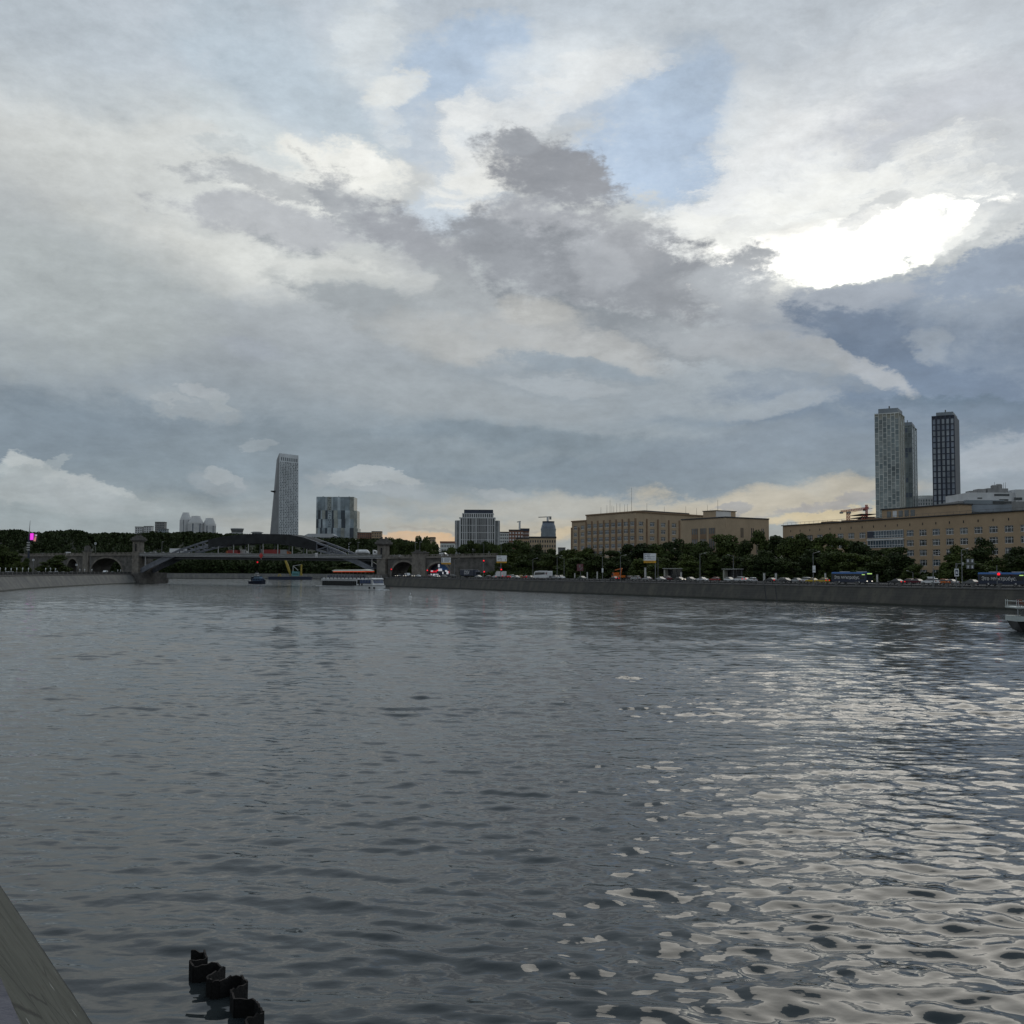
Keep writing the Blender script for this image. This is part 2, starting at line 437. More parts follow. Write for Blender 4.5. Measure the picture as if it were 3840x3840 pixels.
HDR1 = (0.93, 0.94, 0.90, 1); HDR2 = (1.9, 1.85, 1.7, 1); HDR3 = (3.6, 3.5, 3.0, 1); CIR = (0.86, 0.88, 0.88, 1)
BLOBS = [
    # warm light veil on the left
    (330, 300, 330, 110, -8, '#d3d6d3', .8, 's'), (480, 480, 300, 60, -6, '#cfd1cd', .7, 's'),
    (100, 560, 260, 120, 0, '#b4bbba', .6, 's'), (150, 90, 250, 90, 0, '#b9c3ca', .6, 's'),
    (560, 150, 200, 90, -20, '#bccbd6', .7, 's'), (470, 240, 120, 40, -30, '#cfd9dc', .5, 's'),
    # blue gaps
    (1250, 240, 125, 130, 0, '#b6c9de', .9, 'm'), (1190, 300, 150, 60, 10, '#b9cbe0', .85, 'm'), (880, 135, 140, 70, 10, '#b6c9de', .85, 'm'),
    (800, 250, 150, 60, -30, '#c0cddb', .6, 'm'), (830, 390, 70, 70, 0, '#cbd7e3', .7, 'm'), (1060, 190, 160, 45, -15, '#bccbdc', .5, 's'),
    # white wisps
    (1085, 125, 130, 60, 15, '#dde3e6', .8, 's'), (1140, 150, 90, 36, 20, '#e6e9e9', .75, 'c'), (715, 130, 50, 130, 6, '#e0e5e6', .7, 'c'), (700, 80, 80, 90, 0, '#d3dbdf', .5, 's'), (745, 175, 60, 26, 10, '#eef0ec', .7, 'm'),
    (1590, 250, 240, 150, 22, '#dfe6ea', .9, 'c'), (1620, 180, 200, 90, 10, '#e4e6e6', .75, 's'), (1420, 340, 220, 70, 28, CIR, .9, 'c'), (1560, 310, 230, 70, 26, CIR, .65, 'c'),
    (1400, 210, 60, 60, 30, '#e9eef0', .5, 'm'), (640, 300, 110, 42, -8, '#f1f1ea', .9, 'm'), (665, 282, 40, 16, -8, '#f6f6f0', .8, 'h'), (600, 310, 40, 14, 5, '#f4f4ee', .7, 'h'), (560, 360, 110, 22, -3, '#eeefe9', .8, 'c'),
    (890, 310, 85, 60, 25, '#f0f0ea', .85, 'c'), (895, 210, 50, 30, 20, '#eceeec', .75, 'c'), (960, 235, 120, 36, 18, '#e6e9e9', .7, 'c'),
    (1050, 215, 60, 25, 20, '#e6e9e9', .6, 'm'), (560, 330, 60, 20, 0, '#f1f1ea', .6, 'm'), (900, 250, 40, 18, 0, '#d8dfe4', .5, 'm'),
    # upper right veil
    (1820, 210, 220, 80, 8, '#c2c7ce', .85, 's'), (1780, 60, 300, 80, 5, '#c2cad1', .7, 's'), (1830, 340, 190, 90, 10, '#ccd1d4', .85, 's'), (1230, 40, 200, 60, 0, '#c4cdd4', .6, 's'),
    # the break in the cloud where the sun stands
    (1560, 430, 290, 90, 12, HDR1, .9, 'c'), (1540, 460, 270, 66, 4, HDR1, .8, 's'), (1540, 460, 240, 46, 8, HDR2, .8, 'c'), (1620, 495, 130, 27, 6, HDR3, .85, 'm'), (1500, 350, 170, 40, 25, HDR1, .6, 'c'), (1690, 432, 120, 20, 10, HDR2, .6, 'c'),
    (1340, 440, 110, 35, -25, HDR1, .8, 'm'), (1815, 398, 30, 16, 25, HDR2, .9, 'm'), (1790, 440, 90, 18, 15, HDR1, .6, 'm'), (1500, 425, 70, 18, 14, '#e4e4df', .7, 'c'), (1640, 440, 60, 12, 10, '#eceae4', .6, 'c'), (1390, 420, 60, 16, 16, '#dfe1e0', .6, 'c'),
    (1650, 380, 60, 14, 20, '#cfd3d5', .6, 'm'),
    # grey broken clouds, centre and left
    (500, 338, 150, 24, -6, '#abafb2', .8, 'm'), (540, 415, 190, 36, -6, '#b1b4b8', .8, 'm'), (690, 390, 130, 44, -32, '#a1a5a9', .9, 'm'),
    (800, 480, 160, 55, -42, '#9b9ea3', .92, 'm'), (700, 580, 200, 52, -28, '#9da3a6', .88, 'm'), (860, 590, 130, 70, -20, '#a6abad', .8, 's'), (430, 272, 50, 14, 4, '#bcc3c5', .6, 'm'),
    (480, 470, 200, 20, -6, '#dcdeda', .6, 's'), (560, 500, 190, 26, -8, '#d8dad5', .6, 's'),
    (1050, 322, 155, 44, -20, '#92959a', .97, 'm'), (975, 275, 45, 26, -10, '#9fa3a8', .9, 'm'), (1120, 345, 60, 34, -10, '#96999e', .95, 'm'),
    (1070, 450, 180, 75, -15, '#a6a9ae', .9, 'm'), (980, 500, 170, 66, -25, '#979ba0', .95, 'm'), (1210, 530, 210, 80, -18, '#8f9398', .97, 'm'), (1190, 440, 60, 60, 0, '#a3a6aa', .8, 'm'),
    (1420, 500, 75, 42, 10, '#a0a4a8', .95, 'm'), (1440, 540, 150, 40, -5, '#b3b8bc', .85, 'm'), (1125, 485, 45, 50, 10, '#bfc3c7', .4, 's'), (1180, 630, 260, 40, -14, '#898f94', .95, 'm'),
    (1000, 592, 80, 26, -8, '#c6c5bf', .6, 's'), (1090, 650, 190, 24, -12, '#b5b6b4', .7, 's'), (860, 640, 170, 30, -8, '#b8b8b4', .5, 's'), (750, 520, 50, 40, -30, '#c4c7c6', .6, 'm'),
    # big dark bank on the right
    (1820, 590, 300, 100, 0, '#909caa', .97, 'm'), (1870, 500, 150, 46, 10, '#8f9cac', .95, 'h'), (1600, 560, 150, 36, 5, '#a3abb5', .95, 'h'), (1500, 620, 150, 50, -10, '#a9afb5', .8, 's'),
    (1760, 690, 260, 95, -8, '#76869a', .9, 's'), (1660, 630, 170, 36, -22, '#728297', .9, 'm'), (1740, 705, 210, 50, -16, '#6f8096', .9, 'm'), (1560, 745, 260, 40, -4, '#718297', .95, 'm'), (1840, 765, 180, 24, -6, '#5d7082', .9, 'm'), (1380, 800, 200, 34, 2, '#8593a0', .8, 'm'),
    (1680, 810, 300, 50, 0, '#748496', .9, 's'), (1600, 690, 140, 22, -25, '#aeb3b8', .9, 'm'), (1390, 660, 200, 36, -12, '#a8adb1', .85, 'm'), (1780, 640, 60, 30, -20, '#a0aab4', .7, 'm'),
    (1450, 770, 120, 22, 5, '#a2abb3', .7, 'm'), (1430, 715, 180, 30, -6, '#9ba4ab', .6, 's'),
    # middle distance
    (1100, 690, 150, 18, -8, '#8c99a4', .7, 'm'), (950, 710, 140, 34, -4, '#929ca4', .6, 's'), (1150, 760, 300, 46, 0, '#99a2a9', .7, 's'), (800, 740, 300, 50, -4, '#9fa6aa', .7, 's'), (470, 660, 60, 24, 0, '#a2a9b2', .5, 's'),
    (1050, 720, 130, 12, -10, '#aab1b6', .6, 'm'), (1250, 830, 240, 26, -3, '#9ba5ac', .6, 's'),
    (150, 825, 430, 62, -4, '#7d8a95', .9, 's'), (560, 855, 280, 36, -2, '#838f98', .8, 's'), (1020, 840, 320, 24, -3, '#7e8c97', .8, 's'), (1180, 902, 340, 28, 0, '#7c8a96', .9, 's'), (1450, 860, 260, 44, 3, '#818e9b', .85, 's'),
    (300, 900, 240, 40, 0, '#87949d', .6, 's'),
    # glow along the horizon
    (1180, 955, 380, 26, 0, '#aeada6', .8, 's'), (1480, 938, 280, 22, 2, '#bcb5a6', .85, 's'), (1570, 972, 130, 9, 0, '#dac79e', .7, 's'), (1000, 1000, 280, 24, 0, '#b7b1a3', .8, 's'),
    (830, 1016, 140, 9, 0, '#d3b08a', .8, 's'), (1070, 1008, 80, 12, 0, '#cdbb9b', .6, 's'), (590, 985, 200, 22, 0, '#a8aaa7', .6, 's'), (1880, 860, 120, 50, 4, '#a6afb9', .85, 'm'), (1880, 920, 130, 30, 0, '#8d9aa7', .8, 's'),
    (1380, 946, 40, 7, 2, '#9a9ca0', .8, 'm'), (1590, 953, 140, 9, 3, '#a09fa1', .8, 'm'), (880, 1000, 130, 6, 0, '#a09e9a', .7, 'm'),
    # cumulus low on the left and small puffs
    (120, 955, 230, 50, -3, '#9ea8ac', .9, 's'), (25, 880, 46, 30, 0, '#b0b8ba', .9, 'h'), (62, 872, 22, 14, 0, '#b6bcbd', .8, 'h'), (10, 862, 26, 16, 0, '#b9bfc0', .8, 'h'), (75, 920, 90, 36, 0, '#a9b1b4', .9, 'h'), (118, 905, 44, 20, 0, '#b0b7b9', .85, 'h'), (105, 868, 24, 12, 30, '#a4adb1', .6, 'h'), (175, 915, 52, 22, 0, '#b2b8ba', .9, 'h'), (215, 925, 46, 22, -10, '#aeb5b8', .9, 'h'), (252, 925, 34, 18, -20, '#b1b8ba', .85, 'h'), (190, 945, 110, 30, -8, '#a7afb3', .8, 'm'), (280, 952, 50, 16, -25, '#a3acb0', .8, 'h'), (120, 990, 280, 26, 0, '#98a3a8', .85, 's'),
    (330, 772, 100, 22, -14, '#9ea6ab', .8, 'm'), (350, 752, 40, 14, -10, '#a9afb3', .8, 'h'), (300, 765, 40, 10, -14, '#a6adb1', .7, 'h'), (385, 775, 30, 12, -25, '#a3abaf', .7, 'h'), (445, 905, 70, 20, -10, '#98a1a8', .8, 'm'), (440, 890, 36, 14, -5, '#a3abb0', .8, 'h'), (470, 902, 24, 10, -20, '#a0a8ae', .7, 'h'), (490, 852, 30, 10, -10, '#9ba4aa', .6, 'h'), (712, 920, 100, 18, -6, '#9ca4aa', .85, 'm'), (700, 905, 44, 14, 0, '#a9b0b4', .85, 'h'), (665, 910, 30, 10, 10, '#a6adb1', .8, 'h'), (745, 912, 34, 12, -15, '#a7aeb2', .8, 'h'), (940, 928, 60, 11, -6, '#a0a7ac', .75, 'm'),
]
build_world()

sd = bpy.data.lights.new('sun', 'SUN')
sd.energy = 0.5
sd.angle = R(31)
sd.color = (1.0, 0.93, 0.81)
sun = bpy.data.objects.new('sun', sd)
COL.objects.link(sun)
sv = Vector((math.sin(SUN_AZ) * math.cos(SUN_EL), math.cos(SUN_AZ) * math.cos(SUN_EL), math.sin(SUN_EL)))
sun.rotation_euler = (-sv).to_track_quat('-Z', 'Y').to_euler()
scene.view_settings.view_transform = 'Standard'
scene.view_settings.look = 'None'
scene.view_settings.exposure = 0.0
scene.view_settings.gamma = 1.0
scene.view_settings.use_curve_mapping = False
scene.cycles.max_bounces = 6
scene.cycles.diffuse_bounces = 2
scene.cycles.glossy_bounces = 4
scene.cycles.transmission_bounces = 4
scene.cycles.caustics_reflective = False
scene.cycles.caustics_refractive = False
# ------------------------------------------------------------------ water
def smooth_field(x, y, seed, scales):
    rs = np.random.RandomState(seed)
    f = np.zeros_like(x)
    for L, a in scales:
        for _ in range(5):
            th = rs.uniform(0, 2 * np.pi); ph = rs.uniform(0, 2 * np.pi)
            k = 2 * np.pi / (L * rs.uniform(.7, 1.4))
            f += a * np.sin(k * (np.cos(th) * x + np.sin(th) * y) + ph)
    return f

def water_material():
    mt = bpy.data.materials.new('river_water')
    mt.use_nodes = True
    t = NT(mt.node_tree)
    bs = t.n['Principled BSDF']
    geo = t.new('ShaderNodeNewGeometry').outputs['Position']
    n = t.noise(geo, 0.03, 3.0)
    t.put(bs.inputs['Base Color'], t.ramp(n, [(0.3, (0.027, 0.034, 0.037, 1)), (0.7, (0.037, 0.045, 0.046, 1))]))
    bs.inputs['Roughness'].default_value = 0.06
    bs.inputs['IOR'].default_value = 1.333
    bs.inputs['Specular IOR Level'].default_value = 0.5
    mp = t.new('ShaderNodeMapping'); t.put(mp.inputs[0], geo)
    mp.inputs['Rotation'].default_value = (0, 0, R(-8)); mp.inputs['Scale'].default_value = (0.62, 1.0, 1.0)
    h = t.math('ADD', t.math('MULTIPLY', t.noise(mp.outputs[0], 1.1, 2.0, 0.5, 0.2), 1.0), t.math('MULTIPLY', t.noise(mp.outputs[0], 3.2, 2.0, 0.5), 0.22))
    b = t.new('ShaderNodeBump')
    b.inputs['Strength'].default_value = 1.0
    b.inputs['Distance'].default_value = 0.062
    # waves too fine for the mesh far away are carried by the surface normal instead
    py = t.new('ShaderNodeSeparateXYZ'); t.put(py.inputs[0], geo)
    far = t.rng(py.outputs[1], 90.0, 420.0, 0.0, 1.0)
    mf = t.new('ShaderNodeMapping'); t.put(mf.inputs[0], geo); mf.inputs['Scale'].default_value = (0.35, 1.0, 1.0); mf.inputs['Rotation'].default_value = (0, 0, R(-6))
    h = t.math('ADD', h, t.math('MULTIPLY', far, t.math('MULTIPLY', t.noise(mf.outputs[0], 0.55, 2.0, 0.5), 7.5)))
    t.put(b.inputs['Height'], h)
    t.l.new(b.outputs[0], bs.inputs['Normal'])
    return mt

def build_water():
    y0, y1, q = 12.0, 2600.0, 0.0030
    nr = int(math.log(y1 / y0) / q) + 1
    yy = y0 * np.exp(q * np.arange(nr))
    half = 0.60
    side = half + 2.4 * (np.arange(1, 151) / 150) ** 1.7
    tt = np.concatenate([-side[::-1], np.linspace(-half, half, 740), side])
    nc = len(tt)
    Yg = np.repeat(yy[:, None], nc, 1).astype(np.float64)
    Xg = Yg * tt[None, :]
    dy = Yg * np.maximum(q, .6 * np.gradient(tt))[None, :]
    H = np.zeros_like(Xg)
    rs = np.random.RandomState(11)
    N = 84
    lam = np.exp(rs.uniform(np.log(0.30), np.log(6.5), N))
    # strength of each wave length as slope
    wgt = np.exp(-(np.log(lam / 0.75) / 0.70) ** 2) + .5 * np.exp(-(np.log(lam / 2.6) / 0.5) ** 2)
    wgt /= math.sqrt((wgt ** 2).sum())
    amp_field = 0.80 + 0.22 * smooth_field(Xg * .45, Yg, 3, ((70, .5), (24, .5)))
    right = 1 / (1 + np.exp(-(Xg / Yg - 0.0) / 0.16))          # rougher towards mid-stream
    near = np.clip((Yg - 16) / 60, 0, 1)
    amp_field *= (0.52 + 0.72 * right) * (1 - near) + near * (1.38 - 0.30 * right)
    amp_field = np.clip(amp_field, 0.15, 1.6)
    for i in range(N):
        th = R(84) + rs.normal(0, R(26)) if rs.rand() < .82 else rs.uniform(0, 2 * np.pi)
        k = 2 * np.pi / lam[i]
        fade = np.clip((lam[i] / dy - 2.5) / 3.0, 0, 1)
        a = 0.165 * 1.414 * wgt[i] / k
        ph = rs.uniform(0, 6.28)
        H += a * fade * np.sin(k * (np.cos(th) * Xg + np.sin(th) * Yg) + ph)
    H *= amp_field
    co = np.stack([Xg, Yg, H], -1).reshape(-1, 3).astype(np.float32)
    idx = np.arange(nr * nc).reshape(nr, nc)
    quads = np.stack([idx[:-1, :-1], idx[:-1, 1:], idx[1:, 1:], idx[1:, :-1]], -1).reshape(-1, 4)
    # skirts so that the river reaches past the modelled waves
    ex = 4000.0
    extra = np.array([(-ex, -200, 0), (ex, -200, 0), (ex, y0, 0), (-ex, y0, 0), (-ex, y1, 0), (ex, y1, 0)], np.float32)
    b = len(co)
    co = np.concatenate([co, extra])
    me = bpy.data.meshes.new('river')
    extra_f = [(b, b + 1, b + 2, b + 3), (b + 3, idx[0, 0], idx[-1, 0], b + 4), (idx[0, -1], b + 2, b + 5, idx[-1, -1])]
    nf = len(quads) + len(extra_f)
    me.vertices.add(len(co)); me.vertices.foreach_set('co', co.ravel())
    loops = np.concatenate([quads.ravel(), np.array(extra_f).ravel()]).astype(np.int32)
    me.loops.add(len(loops)); me.loops.foreach_set('vertex_index', loops)
    me.polygons.add(nf)
    me.polygons.foreach_set('loop_start', np.arange(nf, dtype=np.int32) * 4)
    me.polygons.foreach_set('use_smooth', np.ones(nf, bool))
    me.update(calc_edges=True)
    me.validate()
    me.materials.append(water_material())
    o = bpy.data.objects.new('water', me)
    COL.objects.link(o)
    tag(o, kind='structure', label='grey rippled river with silver glitter towards the right', cat='water')
build_water()
# ------------------------------------------------------------------ banks, quays, roads
QZ = 4.8                                   # height of the right quay above the water
B0 = Vector((117.9, 245.0))
BD = Vector((-194.0, 375.0)).normalized()  # along the right bank, up-river
BN = Vector((BD.y, -BD.x))                 # away from the water
BANK_RZ = math.atan2(BD.y, BD.x)

def bpt(s, d):
    p = B0 + BD * s + BN * d
    return (p.x, p.y)

def bank_s(px, d):
    k = (px - 1920) / FPX
    return (k * (B0.y + d * BN.y) - B0.x - d * BN.x) / (BD.x - k * BD.y)

def bank(px, d):
    return bpt(bank_s(px, d), d)

M_wall = mat('quay_concrete', (0.12, 0.115, 0.10), 0.9, 0.2, 0.25, bump=0.4, bscale=1.5)
M_cap = mat('quay_granite', (0.12, 0.118, 0.115), 0.85, 0.15, 1.5)
M_ground = mat('bare_ground', (0.045, 0.05, 0.03), 0.95, 0.25, 0.15)
M_asphalt = mat('asphalt', (0.05, 0.05, 0.052), 0.85, 0.15, 0.4)
M_pave = mat('pavement_slabs', (0.16, 0.155, 0.15), 0.9, 0.12, 1.0)
M_paint = mat('road_paint', (0.6, 0.6, 0.58), 0.8, 0.08, 3.0)
M_iron = mat('dark_iron', (0.02, 0.021, 0.022), 0.6, 0.1, 4.0)
M_hill = mat('hill_soil', (0.03, 0.036, 0.02), 0.95, 0.3, 0.02)

def course_wall_material(name, c, cw, ch):
    """weathered concrete slabs with joints and water stains"""
    mt = bpy.data.materials.new(name); mt.use_nodes = True
    t = NT(mt.node_tree); bs = t.n['Principled BSDF']
    uv = t.new('ShaderNodeUVMap').outputs[0]
    br = t.new('ShaderNodeTexBrick')
    t.put(br.inputs['Vector'], uv)
    br.inputs['Scale'].default_value = 1.0
    br.inputs['Brick Width'].default_value = cw; br.inputs['Row Height'].default_value = ch
    br.inputs['Mortar Size'].default_value = 0.035; br.inputs['Mortar Smooth'].default_value = 0.4
    br.inputs['Color1'].default_value = (c[0], c[1], c[2], 1)
    br.inputs['Color2'].default_value = (c[0] * .8, c[1] * .8, c[2] * .82, 1)
    br.inputs['Mortar'].default_value = (c[0] * .45, c[1] * .45, c[2] * .45, 1)
    geo = t.new('ShaderNodeNewGeometry').outputs['Position']
    st = t.new('ShaderNodeMapping'); t.put(st.inputs[0], geo); st.inputs['Scale'].default_value = (0.25, 0.25, 0.06)
    n = t.noise(st.outputs[0], 1.0, 5.0, 0.65)
    col = t.mix(t.rng(n, 0.35, 0.75), br.outputs['Color'], (c[0] * 1.5, c[1] * 1.45, c[2] * 1.3, 1))
    n2 = t.noise(geo, 0.6, 5.0, 0.65)
    col = t.mix(t.math('MULTIPLY', t.rng(n2, 0.5, 0.75), 0.6), col, (c[0] * .5, c[1] * .52, c[2] * .5, 1))
    # algae on the foot of the wall
    z = t.new('ShaderNodeSeparateXYZ'); t.put(z.inputs[0], geo)
    tide = t.rng(t.math('MULTIPLY_ADD', n2, 0.9, z.outputs[2]), 1.15, 0.55)
    col = t.mix(tide, col, (0.018, 0.02, 0.014, 1))
    t.put(bs.inputs['Base Color'], col); bs.inputs['Roughness'].default_value = 0.9
    b = t.new('ShaderNodeBump'); b.inputs['Strength'].default_value = .5; b.inputs['Distance'].default_value = .05
    t.put(b.inputs['Height'], t.noise(geo, 3.0, 5.0)); t.l.new(b.outputs[0], bs.inputs['Normal'])
    return mt
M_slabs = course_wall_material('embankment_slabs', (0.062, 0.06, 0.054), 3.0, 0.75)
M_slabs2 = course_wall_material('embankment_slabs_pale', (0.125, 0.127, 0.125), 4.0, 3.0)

def wall_along(name, pts, off, zt, material, parent):
    """sloping wall along a water line: pts on the water, off = vectors towards the land"""
    v, f, uv = [], [], []
    L = 0
    for i in range(len(pts) - 1):
        a, b = Vector(pts[i]), Vector(pts[i + 1])
        oa, ob = Vector(off[i]), Vector(off[i + 1])
        l = (b - a).length
        rows = [(-0.35, -1.6), (0.0, 0.0), (0.5, zt * 0.5), (1.0, zt)]
        for k in range(len(rows) - 1):
            (t0, z0), (t1, z1) = rows[k], rows[k + 1]
            n = len(v)
            for (p, o, tt, z, u) in ((a, oa, t0, z0, L), (b, ob, t0, z0, L + l), (b, ob, t1, z1, L + l), (a, oa, t1, z1, L)):
                q = p + o * tt
                v.append((q.x, q.y, z)); uv.append((u, z))
            f.append((n, n + 1, n + 2, n + 3))
        L += l
    me = bpy.data.meshes.new(name)
    me.from_pydata(v, [], f)
    ul = me.uv_layers.new(name='UVMap')
    for poly in me.polygons:
        for li in poly.loop_indices:
            ul.data[li].uv = uv[me.loops[li].vertex_index]
    me.materials.append(material)
    o = place(name, me, parent)
    return o

S0, S1 = -330.0, bank_s(1436, 0)           # ends of the right embankment
SLOPE = 2.0

# right embankment wall with granite coping
rw = thing('embankment_wall', 'long dark sloping embankment wall under the road with cars and buses', 'wall')
ss = [S0 + (S1 - S0) * i / 60 for i in range(61)]
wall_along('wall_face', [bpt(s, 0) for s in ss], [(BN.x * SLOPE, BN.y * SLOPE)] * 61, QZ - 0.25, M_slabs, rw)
cp = MB()
a, b_, c, d = bpt(S0, SLOPE - .15), bpt(S1, SLOPE - .15), bpt(S1, SLOPE + .75), bpt(S0, SLOPE + .75)
cp.prism([a, d, c, b_], QZ - 0.25, QZ + 0.12)
cp.build('coping', M_cap, rw)
dr = MB()
for px in (1722, 2860, 2900):              # dark drain stains are real gutters cut in the face
    s = bank_s(px, 0)
    for k in range(6):
        t0, t1 = k / 6, (k + 1) / 6
        p0 = Vector(bpt(s - 1.6 + 3.0 * t0, SLOPE * t0 - .06)).to_3d() + Vector((0, 0, (QZ - .3) * t0))
        p1 = Vector(bpt(s - 1.6 + 3.0 * t1, SLOPE * t1 - .06)).to_3d() + Vector((0, 0, (QZ - .3) * t1))
        dr.beam(p0, p1, .35, .05)
dr.build('gutter', M_iron, rw)

# railing on it: granite posts with iron panels between
rl = thing('embankment_railing', 'low railing of granite posts and dark iron rails along the far embankment road', 'railing')
pm = MB(); pm.box(-.3, .3, -.3, .3, 0, .95); pm.box(-.36, .36, -.36, .36, .95, 1.12); pm = pm.mesh('railing_post', M_cap)
SP = 7.6
pn = MB()
pn.box(.32, SP - .32, -.05, .05, .93, 1.02); pn.box(.32, SP - .32, -.04, .04, .14, .21)
for i in range(1, 16):
    x = .32 + (SP - .64) * i / 16
    pn.box(x - .03, x + .03, -.025, .025, .21, .93)
pn.box(SP / 2 - .09, SP / 2 + .09, -.08, .08, 0, 1.05)
pn = pn.mesh('rail_panel', M_iron)
s = -22.0
while s < S1 - 4:
    x, y = bpt(s, SLOPE + .3)
    place('post', pm, rl, (x, y, QZ + .12), BANK_RZ)
    if s + SP < S1 - 4:
        place('rail_panel', pn, rl, (x, y, QZ + .12), BANK_RZ)
    s += SP

# right bank: ground sheet reaching to the horizon
PLX, PLY = bank(1436, SLOPE)
g = MB()
outline = [bpt(S0, SLOPE + .6), (2500, -300), (12000, 500), (14000, 16000), (-3000, 16000), (-600, 1420), (-300, 1240), (150, 1215), (60, 1050), (-20, 900), (-62, 760), bpt(S1 + 40, SLOPE + .6), bpt(S1, SLOPE + .6)]
g.face([(p[0], p[1], QZ - .03) for p in outline])
tag(g.build('ground', M_ground), kind='structure')
def strip(name, d0, d1, z, m_, s0=S0, s1=S1 + 60):
    q = MB(); q.prism([bpt(s0, d0), bpt(s0, d1), bpt(s1, d1), bpt(s1, d0)], z - .3, z)
    return tag(q.build(name, m_), kind='structure')
strip('pavement', SLOPE + .76, 6.2, QZ + .12, M_pave)
RD = .55                                   # the carriageway lies a little above the quay walk
strip('road', 6.21, 26.0, QZ + RD - .01, M_asphalt)
strip('pavement', 26.01, 31.0, QZ + RD + .13, M_pave)
ln = MB()
for d0 in (9.8, 13.3, 19.0, 22.4):
    s = -30
    while s < S1 + 20:
        ln.face([bpt(s, d0) + (QZ + RD - .005,), bpt(s, d0 + .14) + (QZ + RD - .005,), bpt(s + 3, d0 + .14) + (QZ + RD - .005,), bpt(s + 3, d0) + (QZ + RD - .005,)])
        s += 9
for d0 in (16.0, 16.4):
    ln.face([bpt(-60, d0) + (QZ + RD - .005,), bpt(-60, d0 + .14) + (QZ + RD - .005,), bpt(S1 + 30, d0 + .14) + (QZ + RD - .005,), bpt(S1 + 30, d0) + (QZ + RD - .005,)])
tag(ln.build('road_markings', M_paint), kind='structure')

# ---- left bank (the bank the picture is taken from)
LB = [(9.0, -6.0), (1.2, 6.0), (-7.1, 18.9), (-13.2, 27.9), (-34, 62), (-66, 122), (-104, 200), (-150, 300), (-189, 389), (-212, 470), (-229, 560), (-243, 650), (-250, 712), (-262, 800), (-300, 930), (-350, 1080), (-415, 1196)]
def normals(pts):
    out = []
    for i, p in enumerate(pts):
        a = Vector(pts[max(i - 1, 0)]); b = Vector(pts[min(i + 1, len(pts) - 1)])
        d = (b - a).normalized()
        out.append(Vector((-d.y, d.x)))
    return out
LN = normals(LB)
LZ = 6.0
def loff(d, i): return (LB[i][0] + LN[i].x * d, LB[i][1] + LN[i].y * d)
NEAR = 5
nw = thing('quay_wall', 'greenish stained concrete quay slope at the near corner of the river', 'wall')
# finer pieces close to the camera
def lerp_line(pts, step):
    out = []
    for i in range(len(pts) - 1):
        a, b = Vector(pts[i]), Vector(pts[i + 1])
        n = max(1, int((b - a).length / step))
        for k in range(n): out.append(tuple(a.lerp(b, k / n)))
    out.append(pts[-1]); return out
def near_wall_material():
    mt = bpy.data.materials.new('mossy_concrete'); mt.use_nodes = True
    t = NT(mt.node_tree); bs = t.n['Principled BSDF']
    geo = t.new('ShaderNodeNewGeometry').outputs['Position']
    n = t.noise(geo, 0.7, 6.0, 0.65); n2 = t.noise(geo, 3.0, 5.0, 0.7)
    col = t.ramp(n, [(0.3, (0.045, 0.049, 0.039, 1)), (0.5, (0.076, 0.08, 0.064, 1)), (0.72, (0.10, 0.103, 0.086, 1))])
    col = t.mix(t.rng(n2, 0.56, 0.66), col, (0.05, 0.045, 0.035, 1))
    n4 = t.noise(geo, 1.6, 3.0, 0.6)
    col = t.mix(t.rng(n4, 0.69, 0.72), col, (0.34, 0.34, 0.33, 1))
    vo = t.new('ShaderNodeTexVoronoi', feature='DISTANCE_TO_EDGE'); t.put(vo.inputs['Vector'], geo); vo.inputs['Scale'].default_value = .55
    col = t.mix(t.rng(t.math('MULTIPLY_ADD', n2, .05, vo.outputs[0]), .045, .03), col, (0.03, 0.03, 0.025, 1))
    z = t.new('ShaderNodeSeparateXYZ'); t.put(z.inputs[0], geo)
    tide = t.rng(t.math('MULTIPLY_ADD', n2, 0.4, z.outputs[2]), 0.62, 0.3)
    col = t.mix(tide, col, (0.012, 0.014, 0.01, 1))
    t.put(bs.inputs['Base Color'], col); bs.inputs['Roughness'].default_value = .85
    b = t.new('ShaderNodeBump'); b.inputs['Strength'].default_value = .6; b.inputs['Distance'].default_value = .06
    t.put(b.inputs['Height'], t.noise(geo, 2.2, 6.0, .65)); t.l.new(b.outputs[0], bs.inputs['Normal'])
    return mt
M_moss = near_wall_material()
nl = LB[:NEAR + 1]; nn = [LN[i] * 3.905 for i in range(NEAR + 1)]
wall_along('wall_face', nl, [(o.x, o.y) for o in nn], LZ, M_moss, nw)
par = thing('parapet', 'blurred purple grey granite parapet edge in the nearest corner', 'parapet')
M_granite = mat('purple_granite', (0.085, 0.082, 0.10), 0.7, 0.3, 1.6, detail=5, bump=.4, bscale=18)
pb = MB()
for i in range(NEAR):
    o0, o1 = loff(3.885, i), loff(3.885, i + 1); q0, q1 = loff(4.5, i), loff(4.5, i + 1)
    pb.prism([o0, q0, q1, o1][::-1] if False else [o0, o1, q1, q0], LZ - .05, LZ + .55)
    o0, o1 = loff(3.785, i), loff(3.785, i + 1); q0, q1 = loff(4.6, i), loff(4.6, i + 1)
    pb.prism([o0, o1, q1, q0], LZ + .55, LZ + .8)
pb.build('parapet_body', M_granite, par)
lw = thing('embankment_wall', 'pale concrete embankment wall curving towards the left bridge tower', 'wall')
fl = LB[NEAR:]
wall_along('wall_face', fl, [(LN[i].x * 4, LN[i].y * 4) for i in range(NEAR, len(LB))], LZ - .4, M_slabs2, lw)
cb = MB()
for i in range(NEAR, len(LB) - 1):
    cb.prism([loff(3.8, i), loff(3.8, i + 1), loff(4.8, i + 1), loff(4.8, i)], LZ - .4, LZ)
cb.build('coping', M_cap, lw)
g = MB()
n = len(LB)
